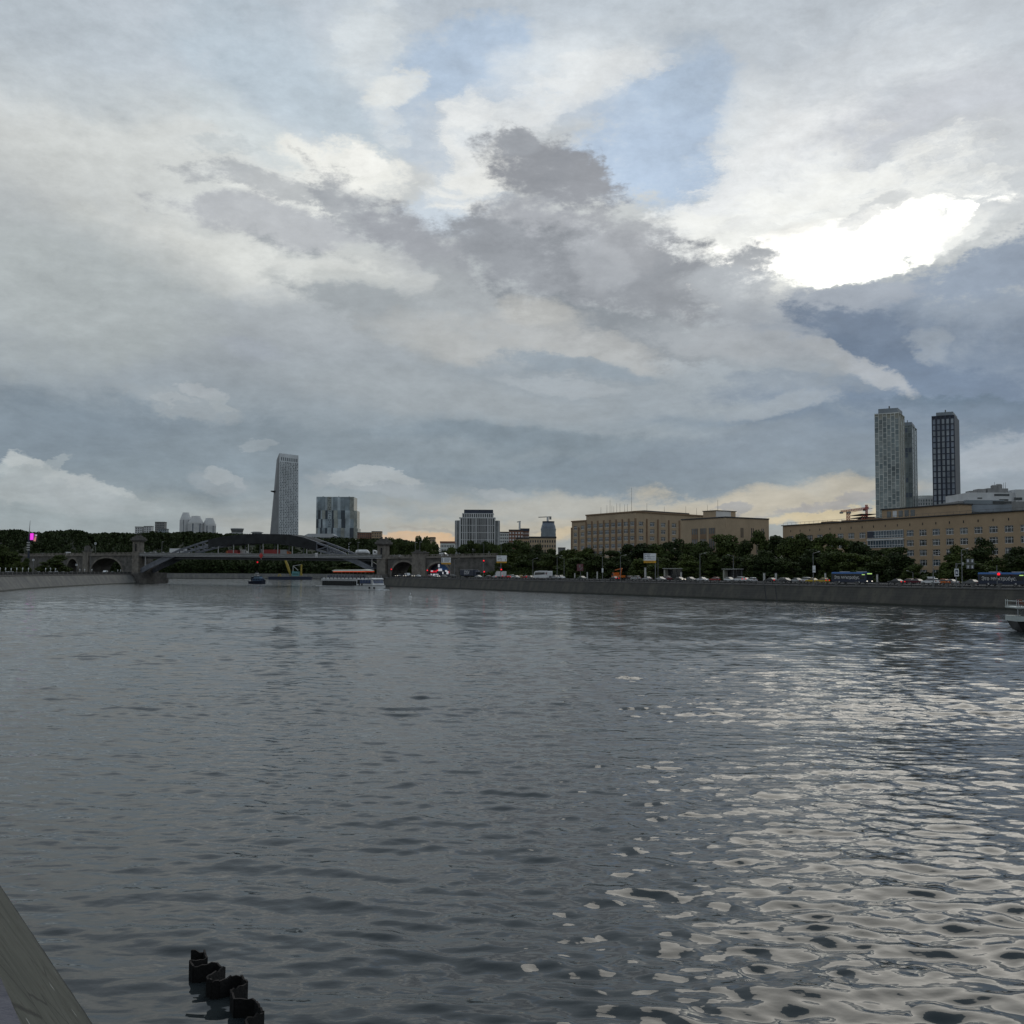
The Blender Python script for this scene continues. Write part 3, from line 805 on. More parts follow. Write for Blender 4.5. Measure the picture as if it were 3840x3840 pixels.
up = [loff(4.2, i) for i in range(n)]
g.face([(p[0], p[1], LZ - .05) for p in up] + [(-700, 1196, LZ - .05), (-4000, 1196, LZ - .05), (-4000, -300, LZ - .05), (60, -60, LZ - .05)])
tag(g.build('ground', M_ground), kind='structure')
q = MB()
for i in range(6, n - 4):
    q.face([p + (LZ + .02,) for p in (loff(10, i), loff(10, i + 1), loff(24, i + 1), loff(24, i))])
tag(q.build('road', M_asphalt), kind='structure')
# railing of the left bank
rl = thing('embankment_railing', 'dark railing with stone posts along the pale left embankment', 'railing')
pm2 = MB(); pm2.box(-.28, .28, -.28, .28, 0, 1.5); pm2 = pm2.mesh('railing_post', M_cap)
path = lerp_line([loff(4.3, i) for i in range(7, 13)], 10.0)
for i, p in enumerate(path):
    place('post', pm2, rl, (p[0], p[1], LZ))
    if i + 1 < len(path):
        a, b = Vector(p), Vector(path[i + 1]); L = (b - a).length
        w = MB(); w.box(0, L, -.05, .05, 1.2, 1.32); w.box(0, L, -.05, .05, .15, .25)
        k = .3
        while k < L: w.box(k - .06, k + .06, -.03, .03, .2, 1.25); k += .35
        w.build('rail_panel', M_iron, rl, (a.x, a.y, LZ), math.atan2((b - a).y, (b - a).x))

# ---- far bank beyond the bridge and the wooded hill
FB = [(-425, 1196), (-250, 1200), (-60, 1206), (160, 1212)]
fw = thing('embankment_wall', 'low grey embankment wall on the far shore beneath the bridge', 'wall')
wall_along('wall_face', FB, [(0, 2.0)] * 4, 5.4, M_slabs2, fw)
q = MB(); q.prism([(-425, 1197.8), (160, 1213.8), (160, 1216), (-425, 1200)], 5.4, 5.9); q.build('coping', M_cap, fw)

SKY_L = [(-400, 1985), (0, 1984), (70, 1984), (105, 1993), (200, 1990), (260, 1985), (300, 1987), (340, 1999), (420, 1994), (520, 1998), (560, 1992), (650, 1994), (700, 1990), (850, 1999), (1000, 2003), (1150, 2010), (1200, 2014), (1400, 2018), (1500, 2022), (1700, 2048), (2100, 2060)]
def interp(tab, x):
    if x <= tab[0][0]: return tab[0][1]
    for (a, b), (c, d) in zip(tab, tab[1:]):
        if x <= c: return b + (d - b) * (x - a) / (c - a)
    return tab[-1][1]
HY0, HY1 = 1222.0, 1500.0
def hill_z(x, y):
    px = 1920 + x / y * FPX
    top = zat(px, interp(SKY_L, px), HY1) - 13.0
    if y < HY0: return 5.4
    t = min(1.0, (y - HY0) / (HY1 - HY0))
    t = t * t * (3 - 2 * t) * .75 + t * .25
    return 5.4 + (max(top, 6.0) - 5.4) * t
hv, hf = [], []
NX, NY = 60, 16
for j in range(NY + 1):
    y = HY0 - 18 + (2600 - HY0) * (j / NY) ** 1.6
    for i in range(NX + 1):
        px = -500 + 2400 * i / NX
        x = (px - 1920) / FPX * y
        hv.append((x, y, hill_z(x, y)))
for j in range(NY):
    for i in range(NX):
        a = j * (NX + 1) + i
        hf.append((a, a + 1, a + NX + 2, a + NX + 1))
me = bpy.data.meshes.new('hills'); me.from_pydata(hv, [], hf); me.materials.append(M_hill)
tag(place('hills', me), kind='structure')
# ------------------------------------------------------------------ the river bridge
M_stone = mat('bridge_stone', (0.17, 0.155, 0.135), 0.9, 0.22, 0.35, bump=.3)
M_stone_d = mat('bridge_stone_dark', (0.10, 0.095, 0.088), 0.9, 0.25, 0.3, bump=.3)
M_steel = mat('grey_blue_steel', (0.125, 0.135, 0.16), 0.55, 0.15, 0.5)
M_steel_d = mat('dark_steel', (0.05, 0.053, 0.058), 0.6, 0.15, 0.5)
M_pipe = mat('pale_pipe', (0.42, 0.42, 0.42), 0.5, 0.1, 1.0)
M_cover = mat('dark_netting', (0.017, 0.019, 0.021), 0.9, 0.3, 0.25)
M_par = mat('deck_parapet', (0.19, 0.19, 0.185), 0.85, 0.12, 0.6)
M_red = mat('red_paint', (0.45, 0.03, 0.025), 0.5, 0.1, 2.0)
M_white = mat('white_paint', (0.75, 0.75, 0.74), 0.5, 0.05, 2.0)
M_black = mat('black_rubber', (0.015, 0.015, 0.016), 0.7, 0.1, 4.0)

PL = Vector((xat(526, 714), 714.0)); PR = Vector((xat(1436, 628), 628.0))
BRL = (PR - PL).length
BRD = (PR - PL).normalized()
BR_RZ = math.atan2(BRD.y, BRD.x)

def br(px):
    """distance along the bridge of photo column px, and its depth"""
    k = (px - 1920) / FPX
    u = (k * PL.y - PL.x) / (BRD.x - k * BRD.y)
    return u, PL.y + BRD.y * u

def bz(px, py):
    u, Y = br(px)
    return u, zat(px, py, Y)

def bxyz(u, v=0.0):
    p = PL + BRD * u + Vector((-BRD.y, BRD.x)) * v
    return p.x, p.y

U_ARCH = [(522, 2140), (560, 2118), (600, 2098), (640, 2079), (675, 2062), (704, 2053), (733, 2043), (761, 2034), (785, 2027), (830, 2017), (880, 2010), (930, 2006), (980, 2005), (1035, 2006),
          (1090, 2008), (1140, 2018), (1188, 2035), (1230, 2050), (1257, 2061), (1285, 2073), (1317, 2090), (1360, 2110), (1405, 2135)]
L_ARCH = [(530, 2148), (570, 2127), (610, 2108), (650, 2089), (675, 2079), (704, 2069), (733, 2062), (761, 2055), (785, 2050), (830, 2043), (880, 2038), (930, 2035), (980, 2034), (1035, 2036),
          (1090, 2043), (1140, 2052), (1188, 2062), (1230, 2074), (1257, 2082), (1285, 2092), (1317, 2104), (1360, 2123), (1398, 2142)]
WID = 11.0
bt = thing('arch_bridge', 'steel arch road bridge whose crown is wrapped in dark netting', 'bridge', (PL.x, PL.y, 0), BR_RZ)
up = [bz(*p) for p in U_ARCH]; lo = [bz(*p) for p in L_ARCH]
for y in (0.0, WID):
    m1 = MB()
    for i in range(len(up) - 1):
        for ch in (up, lo):
            m1.beam((ch[i][0], y, ch[i][1]), (ch[i + 1][0], y, ch[i + 1][1]), .9, 1.1)
    m1.build('arch_rib', M_steel, bt)
    m2 = MB()
    for i in range(4, len(up) - 4):
        m2.beam((up[i][0], y, up[i][1]), (lo[i][0], y, lo[i][1]), .5, .7)
        if i < len(up) // 2: m2.beam((up[i][0], y, up[i][1]), (lo[i + 1][0], y, lo[i + 1][1]), .45, .6)
        else: m2.beam((up[i + 1][0], y, up[i + 1][1]), (lo[i][0], y, lo[i][1]), .45, .6)
    m2.build('lattice', M_steel, bt)
    for rg in (range(0, 3), range(len(up) - 4, len(up) - 1)):     # solid plated feet of the arch
        m3 = MB()
        for i in rg:
            a, b, c, d = up[i], up[i + 1], lo[i + 1], lo[i]
            m3.side([d, c, b, a], y - .35, y + .35)
        m3.build('plated_foot', M_steel, bt)
# deck
def deck_z(u): return 19.9 + (17.9 - 19.9) * u / BRL
dk = MB()
n = 24
for (o0, o1, y0, y1, mi) in ((-3.6, -1.5, 1.0, WID - 1.0, 1), (-1.5, -.6, -1.2, WID + 1.2, 0)):
    dk.loft([[(BRL * i / n, y0, deck_z(BRL * i / n) + o0), (BRL * i / n, y1, deck_z(BRL * i / n) + o0), (BRL * i / n, y1, deck_z(BRL * i / n) + o1), (BRL * i / n, y0, deck_z(BRL * i / n) + o1)] for i in range(n + 1)], mi)
dk.build('deck', [M_asphalt, M_steel_d], bt)
for y in (-1.3, WID + 1.0):
    pp = MB(); pp.beam((0, y, deck_z(0) - .05), (BRL, y, deck_z(BRL) - .05), .3, 1.1); pp.build('parapet', M_par, bt)
for dz in (-1.0, -1.75):
    pp = MB(); pp.tube((0, -1.55, deck_z(0) + dz), (BRL, -1.55, deck_z(BRL) + dz), .2, n=8); pp.build('pipe', M_pipe, bt)
hg = []
for px, py in ((820, 2045), (877, 2038), (933, 2035), (988, 2034), (1043, 2037), (1098, 2044), (1152, 2055), (1205, 2066)):
    u, z = bz(px, py)
    for y in (0.0, WID):
        h = MB(); h.box(u - .22, u + .22, y - .22, y + .22, deck_z(u) - .6, z); h.build('hanger', M_pipe if y == 0 else M_steel, bt)
for px in (548, 1397):
    u, z = bz(px, 2125)
    h = MB(); h.box(u - .3, u + .3, -.3, .3, z, deck_z(u) - 1.5); h.build('post', M_pipe, bt)
cv = MB()
i0, i1 = 8, 16
for y0, y1 in ((-.95, -.6), (WID + .6, WID + .95)):
    for i in range(i0, i1):
        a, b, c, d = up[i], up[i + 1], lo[i + 1], lo[i]
        cv.side([(d[0], d[1] - .3), (c[0], c[1] - .3), (b[0], b[1] + .25), (a[0], a[1] + .25)], y0, y1)
for i in range(i0, i1):
    a, b = up[i], up[i + 1]
    cv.side([(a[0], a[1] + .3), (b[0], b[1] + .3), (b[0], b[1] + .5), (a[0], a[1] + .5)], -.6, WID + .6)
cv.build('netting_cover', M_cover, bt)

# things fixed to the bridge
u, Y = br(988); x, y = bxyz(u, -1.9)
sg = thing('navigation_sign', 'red diamond shaped navigation mark hung on the bridge parapet', 'sign', (x, y, deck_z(u)), BR_RZ)
q = MB(); q.side([(0, -2.6), (1.7, -.8), (0, 1.0), (-1.7, -.8)], -.08, .08); q.build('plate', M_red, sg)
q = MB(); q.box(-.12, .12, .09, .2, -3.4, 3.2); q.build('bracket', M_pipe, sg)
u, Y = br(975); x, y = bxyz(u, -1.9)
M_lamp_red = mat('red_lamp', (0.5, 0.02, 0.03), 0.4, 0, emit='#ff1030', estr=.6)
sg = thing('navigation_light', 'small red signal lamp hanging under the bridge deck', 'signal light', (x, y, deck_z(u) - 5.0), BR_RZ)
q = MB(); q.lathe([(.1, -.45), (.45, -.25), (.5, .1), (.3, .45)], 10); q.build('lamp', M_lamp_red, sg)
q = MB(); q.box(-.07, .07, -.07, .07, .4, 3.0); q.build('bracket', M_steel_d, sg)
u, Y = br(1195); x, y = bxyz(u, -1.9)
sg = thing('clearance_sign', 'square white clearance board with black marks on the bridge parapet', 'sign', (x, y, deck_z(u)), BR_RZ)
q = MB(); q.box(-1.0, 1.0, -.08, .08, -1.6, 1.1); q.build('board', M_white, sg)
q = MB()
for a in (-.75, -.1, .55): q.box(a, a + .2, -.11, -.085, -1.2, .7)
q.box(-.7, .7, -.11, -.085, -1.45, -1.25); q.build('marking', M_black, sg)

# ---- stone towers at both ends of the arch
def tower(px0, px1, ytop, ycap, Y, label):
    x0, x1 = xat(px0, Y), xat(px1, Y)
    w = (x1 - x0) / 2
    cx = (px0 + px1) / 2
    zt = zat(cx, ytop, Y); zc = zat(cx, ycap, Y)
    t_ = thing('bridge_tower', label, 'tower', ((x0 + x1) / 2, Y, 0), BR_RZ)
    m_ = MB(); m_.box(-w - 2.6, w + 2.6, -4.5, 22, -2, 3.2); m_.box(-w - 2.0, w + 2.0, -4.0, 21, 3.2, 7.0); m_.build('base', M_stone_d, t_)
    sh = MB()
    for y0 in (-3.2,):
        sh.box(-w, w, y0, y0 + 5.5, 7.0, 15.5)
        sh.box(-w - .25, w + .25, y0 - .25, y0 + 5.75, 15.5, 16.2)
        sh.box(-w + .4, w - .4, y0 + .4, y0 + 5.1, 16.2, zc)
        for s_ in (-1, 1):
            sh.box(s_ * (w - .7) - .5, s_ * (w - .7) + .5, y0 + .1, y0 + .42, 16.2, zc)
    sh.box(-w + .3, w - .3, 2.3, 15.5, 7.0, 13.0)
    sh.build('shaft', M_stone, t_)
    for y0 in (-3.2,):
        c_ = MB()
        c_.box(-w - .4, w + .4, y0 - .4, y0 + 5.9, zc, zc + .7)
        c_.box(-w - 1.0, w + 1.0, y0 - 1.0, y0 + 6.5, zc + .7, zc + 1.9)
        c_.box(-w - .3, w + .3, y0 - .3, y0 + 5.8, zc + 1.9, zc + 3.0)
        c_.box(-w * .7, w * .7, y0 + 1, y0 + 4.5, zc + 3.0, zc + 3.9)
        c_.build('cap', M_stone_d, t_)
        f_ = MB()
        for xx in (-w * .5, w * .5):
            f_.lathe([(.55, zc + 3.9), (.5, zc + 4.4), (.75, zc + 4.9), (.5, zt - .4), (.1, zt + .2)], 8, (xx, y0 + 2.7))
        f_.build('finial', M_stone_d, t_)
        n_ = MB(); n_.box(-.45, .45, y0 - .03, y0 + .5, zc - 6.5, zc - 1.5); n_.build('niche', M_cover, t_)
    return t_
tower(503, 536, 2006, 2031, 716, 'stone bridge tower standing in front of the wooded hill')
tower(1421, 1458, 2024, 2045, 630, 'stone bridge tower beside the white cruise boat')

# ---- stone approach viaducts
def viaduct(name, label, pxa, pxb, arches, ztop, zg, depth=17.0):
    ua, ub = br(pxa)[0], br(pxb)[0]
    v_ = thing(name, label, 'viaduct', (PL.x, PL.y, 0), BR_RZ)
    zone = []
    for (p0, p1, pyc) in arches:
        u0, u1 = br(p0)[0], br(p1)[0]
        zone.append((u0, u1, bz((p0 + p1) / 2, pyc)[1]))
    us = sorted(set([ua, ub] + [u0 + (u1 - u0) * (i / 20) for u0, u1, _ in zone for i in range(21)]))
    def bot(u):
        for u0, u1, zc in zone:
            if u0 < u < u1:
                t_ = (u - (u0 + u1) / 2) / ((u1 - u0) / 2)
                return zg + (zc - zg) * math.sqrt(max(0.0, 1 - abs(t_) ** 2.2))
        return zg
    m_ = MB()
    for a, b in zip(us, us[1:]):
        mid = (a + b) / 2
        inside = any(u0 < mid < u1 for u0, u1, _ in zone)
        za, zb = (bot(a) if inside else zg), (bot(b) if inside else zg)
        if not inside: za = zb = zg
        zta, ztb = ztop(a), ztop(b)
        m_.face([(a, 0, za), (b, 0, zb), (b, 0, ztb), (a, 0, zta)])
        m_.face([(b, depth, zb), (a, depth, za), (a, depth, zta), (b, depth, ztb)])
        m_.face([(a, depth, za), (b, depth, zb), (b, 0, zb), (a, 0, za)], 1)
        m_.face([(a, 0, zta), (b, 0, ztb), (b, depth, ztb), (a, depth, zta)])
    for (u0, u1, zc) in zone:
        pass
    for u in (ua, ub):
        m_.face([(u, 0, zg), (u, depth, zg), (u, depth, ztop(u)), (u, 0, ztop(u))])
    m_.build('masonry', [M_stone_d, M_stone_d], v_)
    r_ = MB()
    for (u0, u1, zc) in zone:
        k = 22
        pts = []
        for i in range(k + 1):
            uu = u0 + (u1 - u0) * i / k
            t_ = -1 + 2 * i / k
            pts.append((uu, zg + (zc - zg) * math.sqrt(max(0.0, 1 - abs(t_) ** 2.2))))
        for i in range(k):
            r_.beam((pts[i][0], -.12, pts[i][1] + .55), (pts[i + 1][0], -.12, pts[i + 1][1] + .55), .34, 1.1)
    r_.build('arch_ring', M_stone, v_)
    c_ = MB(); c_.beam((ua, -.25, ztop(ua) - .4), (ub, -.25, ztop(ub) - .4), .7, .8); c_.build('cornice', M_stone, v_)
    p_ = MB()
    nn = int((ub - ua) / 4.0)
    p_.beam((ua, .15, ztop(ua) + 1.25), (ub, .15, ztop(ub) + 1.25), .5, .25)
    p_.beam((ua, .15, ztop(ua) + .2), (ub, .15, ztop(ub) + .2), .5, .4)
    for i in range(nn):
        u = ua + (ub - ua) * (i + .5) / nn
        p_.box(u - .5, u + .5, -.12, .42, ztop(u), ztop(u) + 1.45)
        for kx in (-1.5, -1.0, 1.0, 1.5): p_.box(u + kx - .13, u + kx + .13, .05, .25, ztop(u) + .3, ztop(u) + 1.2)
    p_.build('balustrade', M_stone, v_)
    return v_
zl = lambda u: 19.2 + (u - 0) * .004
zr = lambda u: 16.6 + (u - BRL) * .012
vl = viaduct('stone_viaduct', 'dark stone approach viaduct with arches left of the bridge', 30, 506, [(251, 299, 2096), (341, 465, 2093)], zl, LZ - .1)
vr = viaduct('stone_viaduct', 'dark stone approach viaduct crossing the riverside road on the right bank', 1456, 1868, [(1466, 1566, 2107), (1597, 1694, 2112)], zr, QZ - .04)
# small stone pavilion on the left viaduct and pillars on the right one
for px, py, w_, lab in ((326, 2046, 2.6, 'squat stone pylon on the left viaduct between its two arches'), (1565, 2062, 3.0, 'small stone pylon with statue base on the right viaduct'), (1590, 2066, 1.7, 'short stone pylon between the two right viaduct arches')):
    u, Y = br(px); x, y = bxyz(u, -.9); zt = zat(px, py, Y); z0 = zl(u) if px < 500 else zr(u)
    t_ = thing('stone_pylon', lab, 'pylon', (x, y, 0), BR_RZ)
    q = MB(); q.box(-w_, w_, 0, 3.4, z0 - 11.6, z0 + 2.2); q.build('body', M_stone, t_)
    q = MB(); q.box(-w_ - .4, w_ + .4, -.4, 3.8, z0 + 2.2, z0 + 2.8); q.box(-w_ * .75, w_ * .75, .5, 2.9, z0 + 2.8, zt - .8); q.box(-w_ * .45, w_ * .45, .9, 2.5, zt - .8, zt); q.build('cap', M_stone_d, t_)
# ------------------------------------------------------------------ buildings
def brick_mat(name, c, w=0.6, h=0.25, k=0.85):
    mt = bpy.data.materials.new(name); mt.use_nodes = True
    t = NT(mt.node_tree); bs = t.n['Principled BSDF']
    tc = t.new('ShaderNodeTexCoord').outputs['Object']
    n = t.noise(tc, 0.12, 6.0, 0.65)
    n2 = t.noise(tc, 1.7, 4.0, 0.6)
    st = t.new('ShaderNodeMapping'); t.put(st.inputs[0], tc); st.inputs['Scale'].default_value = (0.9, 0.9, 0.05)
    n3 = t.noise(st.outputs[0], 1.0, 4.0, 0.6)
    col = t.ramp(n, [(0.3, tuple(x * k for x in c) + (1,)), (0.7, tuple(min(1, x * 1.12) for x in c) + (1,))])
    col = t.mix(t.math('MULTIPLY', t.rng(n2, .45, .7), .25), col, tuple(x * .7 for x in c) + (1,))
    col = t.mix(t.math('MULTIPLY', t.rng(n3, .55, .75), .3), col, tuple(x * .6 for x in c) + (1,))
    t.put(bs.inputs['Base Color'], col); bs.inputs['Roughness'].default_value = .92
    return mt
def glass_mat(name, c, rough=0.12, var=.3, scale=.15, metal=0.0, spec=0.5):
    return mat(name, c, rough, var, scale, metal, 3.0, spec)
M_tan = brick_mat('tan_brick', (0.37, 0.27, 0.175))
M_tan2 = brick_mat('beige_brick', (0.39, 0.30, 0.205))
M_pil = brick_mat('brown_pilaster', (0.22, 0.145, 0.09))
M_glass = glass_mat('window_glass', (0.045, 0.05, 0.055))
M_glass2 = glass_mat('curtained_glass', (0.11, 0.12, 0.125))
M_glass3 = glass_mat('blue_glass', (0.06, 0.085, 0.11))
M_frame = mat('white_frame', (0.62, 0.63, 0.64), 0.6, 0.06, 2.0)
M_roof = mat('roof_felt', (0.05, 0.05, 0.052), 0.9, 0.15, 0.3)
M_metal = mat('roof_metal', (0.22, 0.22, 0.22), 0.5, 0.1, 1.0)
M_conc = mat('grey_concrete', (0.22, 0.22, 0.22), 0.85, 0.12, 0.2)
M_lconc = mat('light_concrete', (0.55, 0.57, 0.55), 0.8, 0.1, 0.1)
M_wcon = mat('white_cladding', (0.52, 0.53, 0.54), 0.7, 0.08, 0.1)
M_bluegrey = mat('blue_grey_cladding', (0.19, 0.22, 0.25), 0.5, 0.1, 0.1)
M_navy = mat('navy_cladding', (0.018, 0.026, 0.048), 0.5, 0.15, 0.2)
M_redbrick = brick_mat('red_brick', (0.21, 0.11, 0.075))
M_crane_red = mat('crane_red', (0.36, 0.06, 0.05), 0.5, 0.1, 1.0)
M_antenna = mat('antenna_metal', (0.10, 0.10, 0.10), 0.5, 0.1, 3.0)

def facade_frame(pxL, YL, pxR, YR, zb=QZ):
    A = Vector((xat(pxL, YL), YL)); B = Vector((xat(pxR, YR), YR))
    d = (B - A)
    return (A.x, A.y, zb), math.atan2(d.y, d.x), d.length

def gridwall(mb, xs, zs, is_open, y, rev, mw=0, mr=0, tf=None):
    """wall in the x-z plane at y with rectangular openings; rev is the depth of the reveals"""
    P = tf or (lambda x, yy, z: (x, yy, z))
    for i in range(len(xs) - 1):
        for j in range(len(zs) - 1):
            x0, x1, z0, z1 = xs[i], xs[i + 1], zs[j], zs[j + 1]
            if not is_open(i, j):
                mb.face([P(x0, y, z0), P(x1, y, z0), P(x1, y, z1), P(x0, y, z1)], mw)
            else:
                yr = y + rev
                mb.face([P(x0, y, z0), P(x1, y, z0), P(x1, yr, z0), P(x0, yr, z0)], mr)
                mb.face([P(x0, yr, z1), P(x1, yr, z1), P(x1, y, z1), P(x0, y, z1)], mr)
                mb.face([P(x0, y, z0), P(x0, yr, z0), P(x0, yr, z1), P(x0, y, z1)], mr)
                mb.face([P(x1, yr, z0), P(x1, y, z0), P(x1, y, z1), P(x1, yr, z1)], mr)

def window_meshes(w, h, bars, name='window'):
    """pane and its white frame, origin at the lower left corner of the opening"""
    p = [MB().box(0, w, .02, .06, 0, h).mesh(name, [g]) for g in (M_glass, M_glass, M_glass2, M_glass3)]
    f = MB(); t = .13
    f.box(0, w, -.05, .019, 0, t); f.box(0, w, -.05, .019, h - t, h); f.box(0, t, -.05, .019, t, h - t); f.box(w - t, w, -.05, .019, t, h - t)
    for b in bars:
        if b[0] == 'v': f.box(w * b[1] - t / 2, w * b[1] + t / 2, -.045, .017, t, h - t)
        else: f.box(t, w - t, -.04, .015, h * b[1] - t / 2, h * b[1] + t / 2)
    return p, f.mesh('window_frame', M_frame)

rw_ = random.Random(5)
def put_windows(parent, spots, meshes, name='window', limit=100, rz=0.0):
    """each window is a part with its frame; beyond the hundred largest the rest become one glazing part"""
    panes, frame = meshes
    rest = MB(); restf = MB()
    for n, (x, y, z) in enumerate(spots):
        pm_ = rw_.choice(panes)
        if n < limit:
            o = place(name, pm_, parent, (x, y, z), rz)
            place('window_frame', frame, o)
        else:
            for src, dst in ((pm_, rest), (frame, restf)):
                b = len(dst.v)
                c_, s_ = math.cos(rz), math.sin(rz)
                dst.v += [(x + v.co.x * c_ - v.co.y * s_, y + v.co.x * s_ + v.co.y * c_, z + v.co.z) for v in src.vertices]
                for p in src.polygons:
                    dst.f.append(tuple(b + i for i in p.vertices)); dst.m.append(0)
    if rest.v:
        o = rest.build('glazing', M_glass, parent); o['kind'] = 'stuff'
        o2 = restf.build('glazing_frame', M_frame, parent); o2['kind'] = 'stuff'

def antenna(parent, x, y, z, h, r=.09):
    MB().tube((x, y, z), (x, y, z + h), r, r * .6, 5).build('antenna', M_antenna, parent)

# ---- long brick institute on the right
loc, rz, W = facade_frame(2937, 472, 4250, 316)
b = thing('brick_building', 'long tan brick institute with rows of white framed windows on the right bank', 'building', loc, rz)
ztop = zat(3400, 1949, 412) - QZ
H = ztop
bay = 6.55
nb = int(W / bay); m0 = (W - nb * bay) / 2
xs = [0.0]
for i in range(nb):
    x = m0 + i * bay
    xs += [x + 1.35, x + 5.05]
xs.append(W)
rows = [H - 6.6 - 3.72 * k for k in range(6)]
zs = [0.0]
for z in reversed(rows): zs += [z - .25, z + 2.05]
zs.append(H)
dpth = .3
uG0 = 2 * 10 + 1
ribbon_bays = set()
def px_of(x):
    p = Vector((loc[0] + math.cos(rz) * x, loc[1] + math.sin(rz) * x))
    return 1920 + p.x / p.y * FPX
for i in range(nb):
    c = px_of(m0 + i * bay + 3.2)
    if 3275 < c < 3385: ribbon_bays.add(i)
def opened(i, j): return i % 2 == 1 and j % 2 == 1
wm = MB()
gridwall(wm, xs, zs, opened, 0, dpth)
wm.box(0, W, 14, 14.2, 0, H)
wm.face([(0, 0, 0), (0, 14, 0), (0, 14, H), (0, 0, H)][::-1]); wm.face([(W, 0, 0), (W, 14, 0), (W, 14, H), (W, 0, H)])
wm.build('wall', M_tan, b)
rf = MB(); rf.box(-.5, W + .5, -.55, 14.5, H, H + .32); rf.box(0, W, 0, 14, H - .1, H - .02); rf.build('roof', M_roof, b)
for x in (20, 33, 48): MB().box(x, x + 7, 5, 10, H + .32, H + 1.2).build('roof_vent', M_pil, b)
r_ = MB()
r_.beam((0, .3, H + 1.3), (W, .3, H + 1.3), .08, .08)
for i in range(int(W / 3)): r_.box(i * 3 - .03, i * 3 + .03, .27, .33, H + .3, H + 1.3)
r_.build('roof_railing', M_antenna, b)
sp = []
for j, z in enumerate(rows):
    for i in range(nb):
        if i in ribbon_bays and j < 2: continue
        sp.append((m0 + i * bay + 1.35, dpth - .06, z - .25, j, i))
# those nearest (right-hand bays) first
sp.sort(key=lambda q: (q[3] > 4, -q[4], q[3]))
wmesh = window_meshes(3.7, 2.3, [('v', .28), ('v', .72), ('h', .64)])
put_windows(b, [q[:3] for q in sp], wmesh)
# small dark vents above every bay
for i in range(nb):
    x = m0 + i * bay + 3.2
    MB().box(x - .22, x + .22, -.04, .02, H - 2.9, H - 2.0).build('wall_vent', M_cover, b)
# glazed ribbon that breaks the brick rhythm
x0 = m0 + min(ribbon_bays) * bay; x1 = m0 + (max(ribbon_bays) + 1) * bay
rb = MB()
for j in (0, 1):
    z = rows[j] - .5
    rb.box(x0, x1, -.22, -.03, z, z + 2.9)
gz = rb.build('glass_ribbon', M_glass3, b)
fb = MB()
for j in (0, 1):
    z = rows[j] - .5
    for zz in (z, z + .9, z + 2.75): fb.box(x0, x1, -.32, -.225, zz, zz + .16)
    k = x0
    while k < x1: fb.box(k, k + .12, -.31, -.223, z, z + 2.9); k += 1.5
fb.box(x0 - .2, x1 + .2, -.5, -.03, rows[1] + 2.42, rows[1] + 2.9)
fb.build('ribbon_frame', M_frame, b)
MB().box(x0 - .05, x0 + 3.4, -.4, -.33, rows[0] - .3, rows[0] + 2.3).build('dark_panel', M_navy, b)
# brick penthouse on the same roof
x0p, x1p = 56.0, 96.0
ph = MB(); ph.box(x0p, x1p, 6, 12, H + .33, H + 4.3); ph = ph.build('penthouse', M_tan, b)
MB().box(x0p - .4, x1p + .4, 5.6, 12.4, H + 4.3, H + 4.7).build('penthouse_roof', M_roof, ph)
for k in range(5):
    xx = x0p + 3 + k * 3.2
    MB().box(xx, xx + 2.2, 5.9, 5.99, H + 1.2, H + 3.6).build('penthouse_window', M_frame if k == 1 else M_glass2, ph)

# ---- beige institute in the centre: two wings meeting at a corner
def wing(parent, A, Bp, H, cols, rows, z_first, dz, ww, wh, pil=True, side=None, depth=16, z_step=None):
    """wing wall from A to Bp in the parent frame"""
    A, Bp = Vector(A), Vector(Bp)
    d = (Bp - A); L = d.length; a = math.atan2(d.y, d.x)
    hold = MB()
    bay_ = L / cols
    xs = [0.0]
    for i in range(cols): xs += [i * bay_ + (bay_ - ww) / 2, i * bay_ + (bay_ + ww) / 2]
    xs.append(L)
    zr = [z_first - dz * k for k in range(rows)]
    zs = [0.0]
    for z in reversed(zr): zs += [z, z + wh]
    zs.append(H)
    ca, sa = math.cos(a), math.sin(a)
    tf = lambda x, y, z: (A.x + x * ca - y * sa, A.y + x * sa + y * ca, z)
    gridwall(hold, xs, zs, lambda i, j: i % 2 == 1 and j % 2 == 1, 0, .35, tf=tf)
    hold.build('wall', M_tan2, parent)
    if pil:
        for i in range(cols + 1):
            q = MB(); q.box(-.45, .45, -.35, -.003, 0, H - 3.4)
            o = q.build('pilaster', M_pil, parent, tf(i * bay_, 0, 0), a)
    rim = MB(); rim.box(-.2, L + .2, -.45, -.002, H - .5, H + .15); rim.build('cornice', M_pil, parent, (A.x, A.y, 0), a)
    spots = []
    for k, z in enumerate(zr):
        for i in range(cols):
            p = tf(i * bay_ + (bay_ - ww) / 2, .28, z); spots.append(p)
    return spots, a
Yc = 520.0
cx, cy = xat(2383, Yc), Yc
ZC = zat(2383, 1917, Yc) - QZ
b = thing('beige_building', 'wide beige office block with brown pilasters and roof antennas behind the trees', 'building', (cx, cy, QZ))
Ll = (xat(2144, 567) - cx, 567 - cy); Lm = (xat(2198, 556) - cx, 556 - cy); Rr = (xat(2700, 566) - cx, 566 - cy)
bk1, bk2 = (Rr[0] - 6, Rr[1] + 24), (Ll[0] + 16, Ll[1] + 26)
Hl = zat(2170, 1953, 562) - QZ
wmesh = window_meshes(3.5, 2.1, [('v', .33), ('v', .66), ('h', .68)])
z1 = zat(2350, 1957, 526) - QZ - 2.1
s1, a1 = wing(b, Ll, Lm, Hl, 2, 6, z1 - .5, 3.55, 3.2, 2.1)
s2, a2 = wing(b, Lm, (0, 0), ZC, 8, 6, z1, 3.55, 3.5, 2.1)
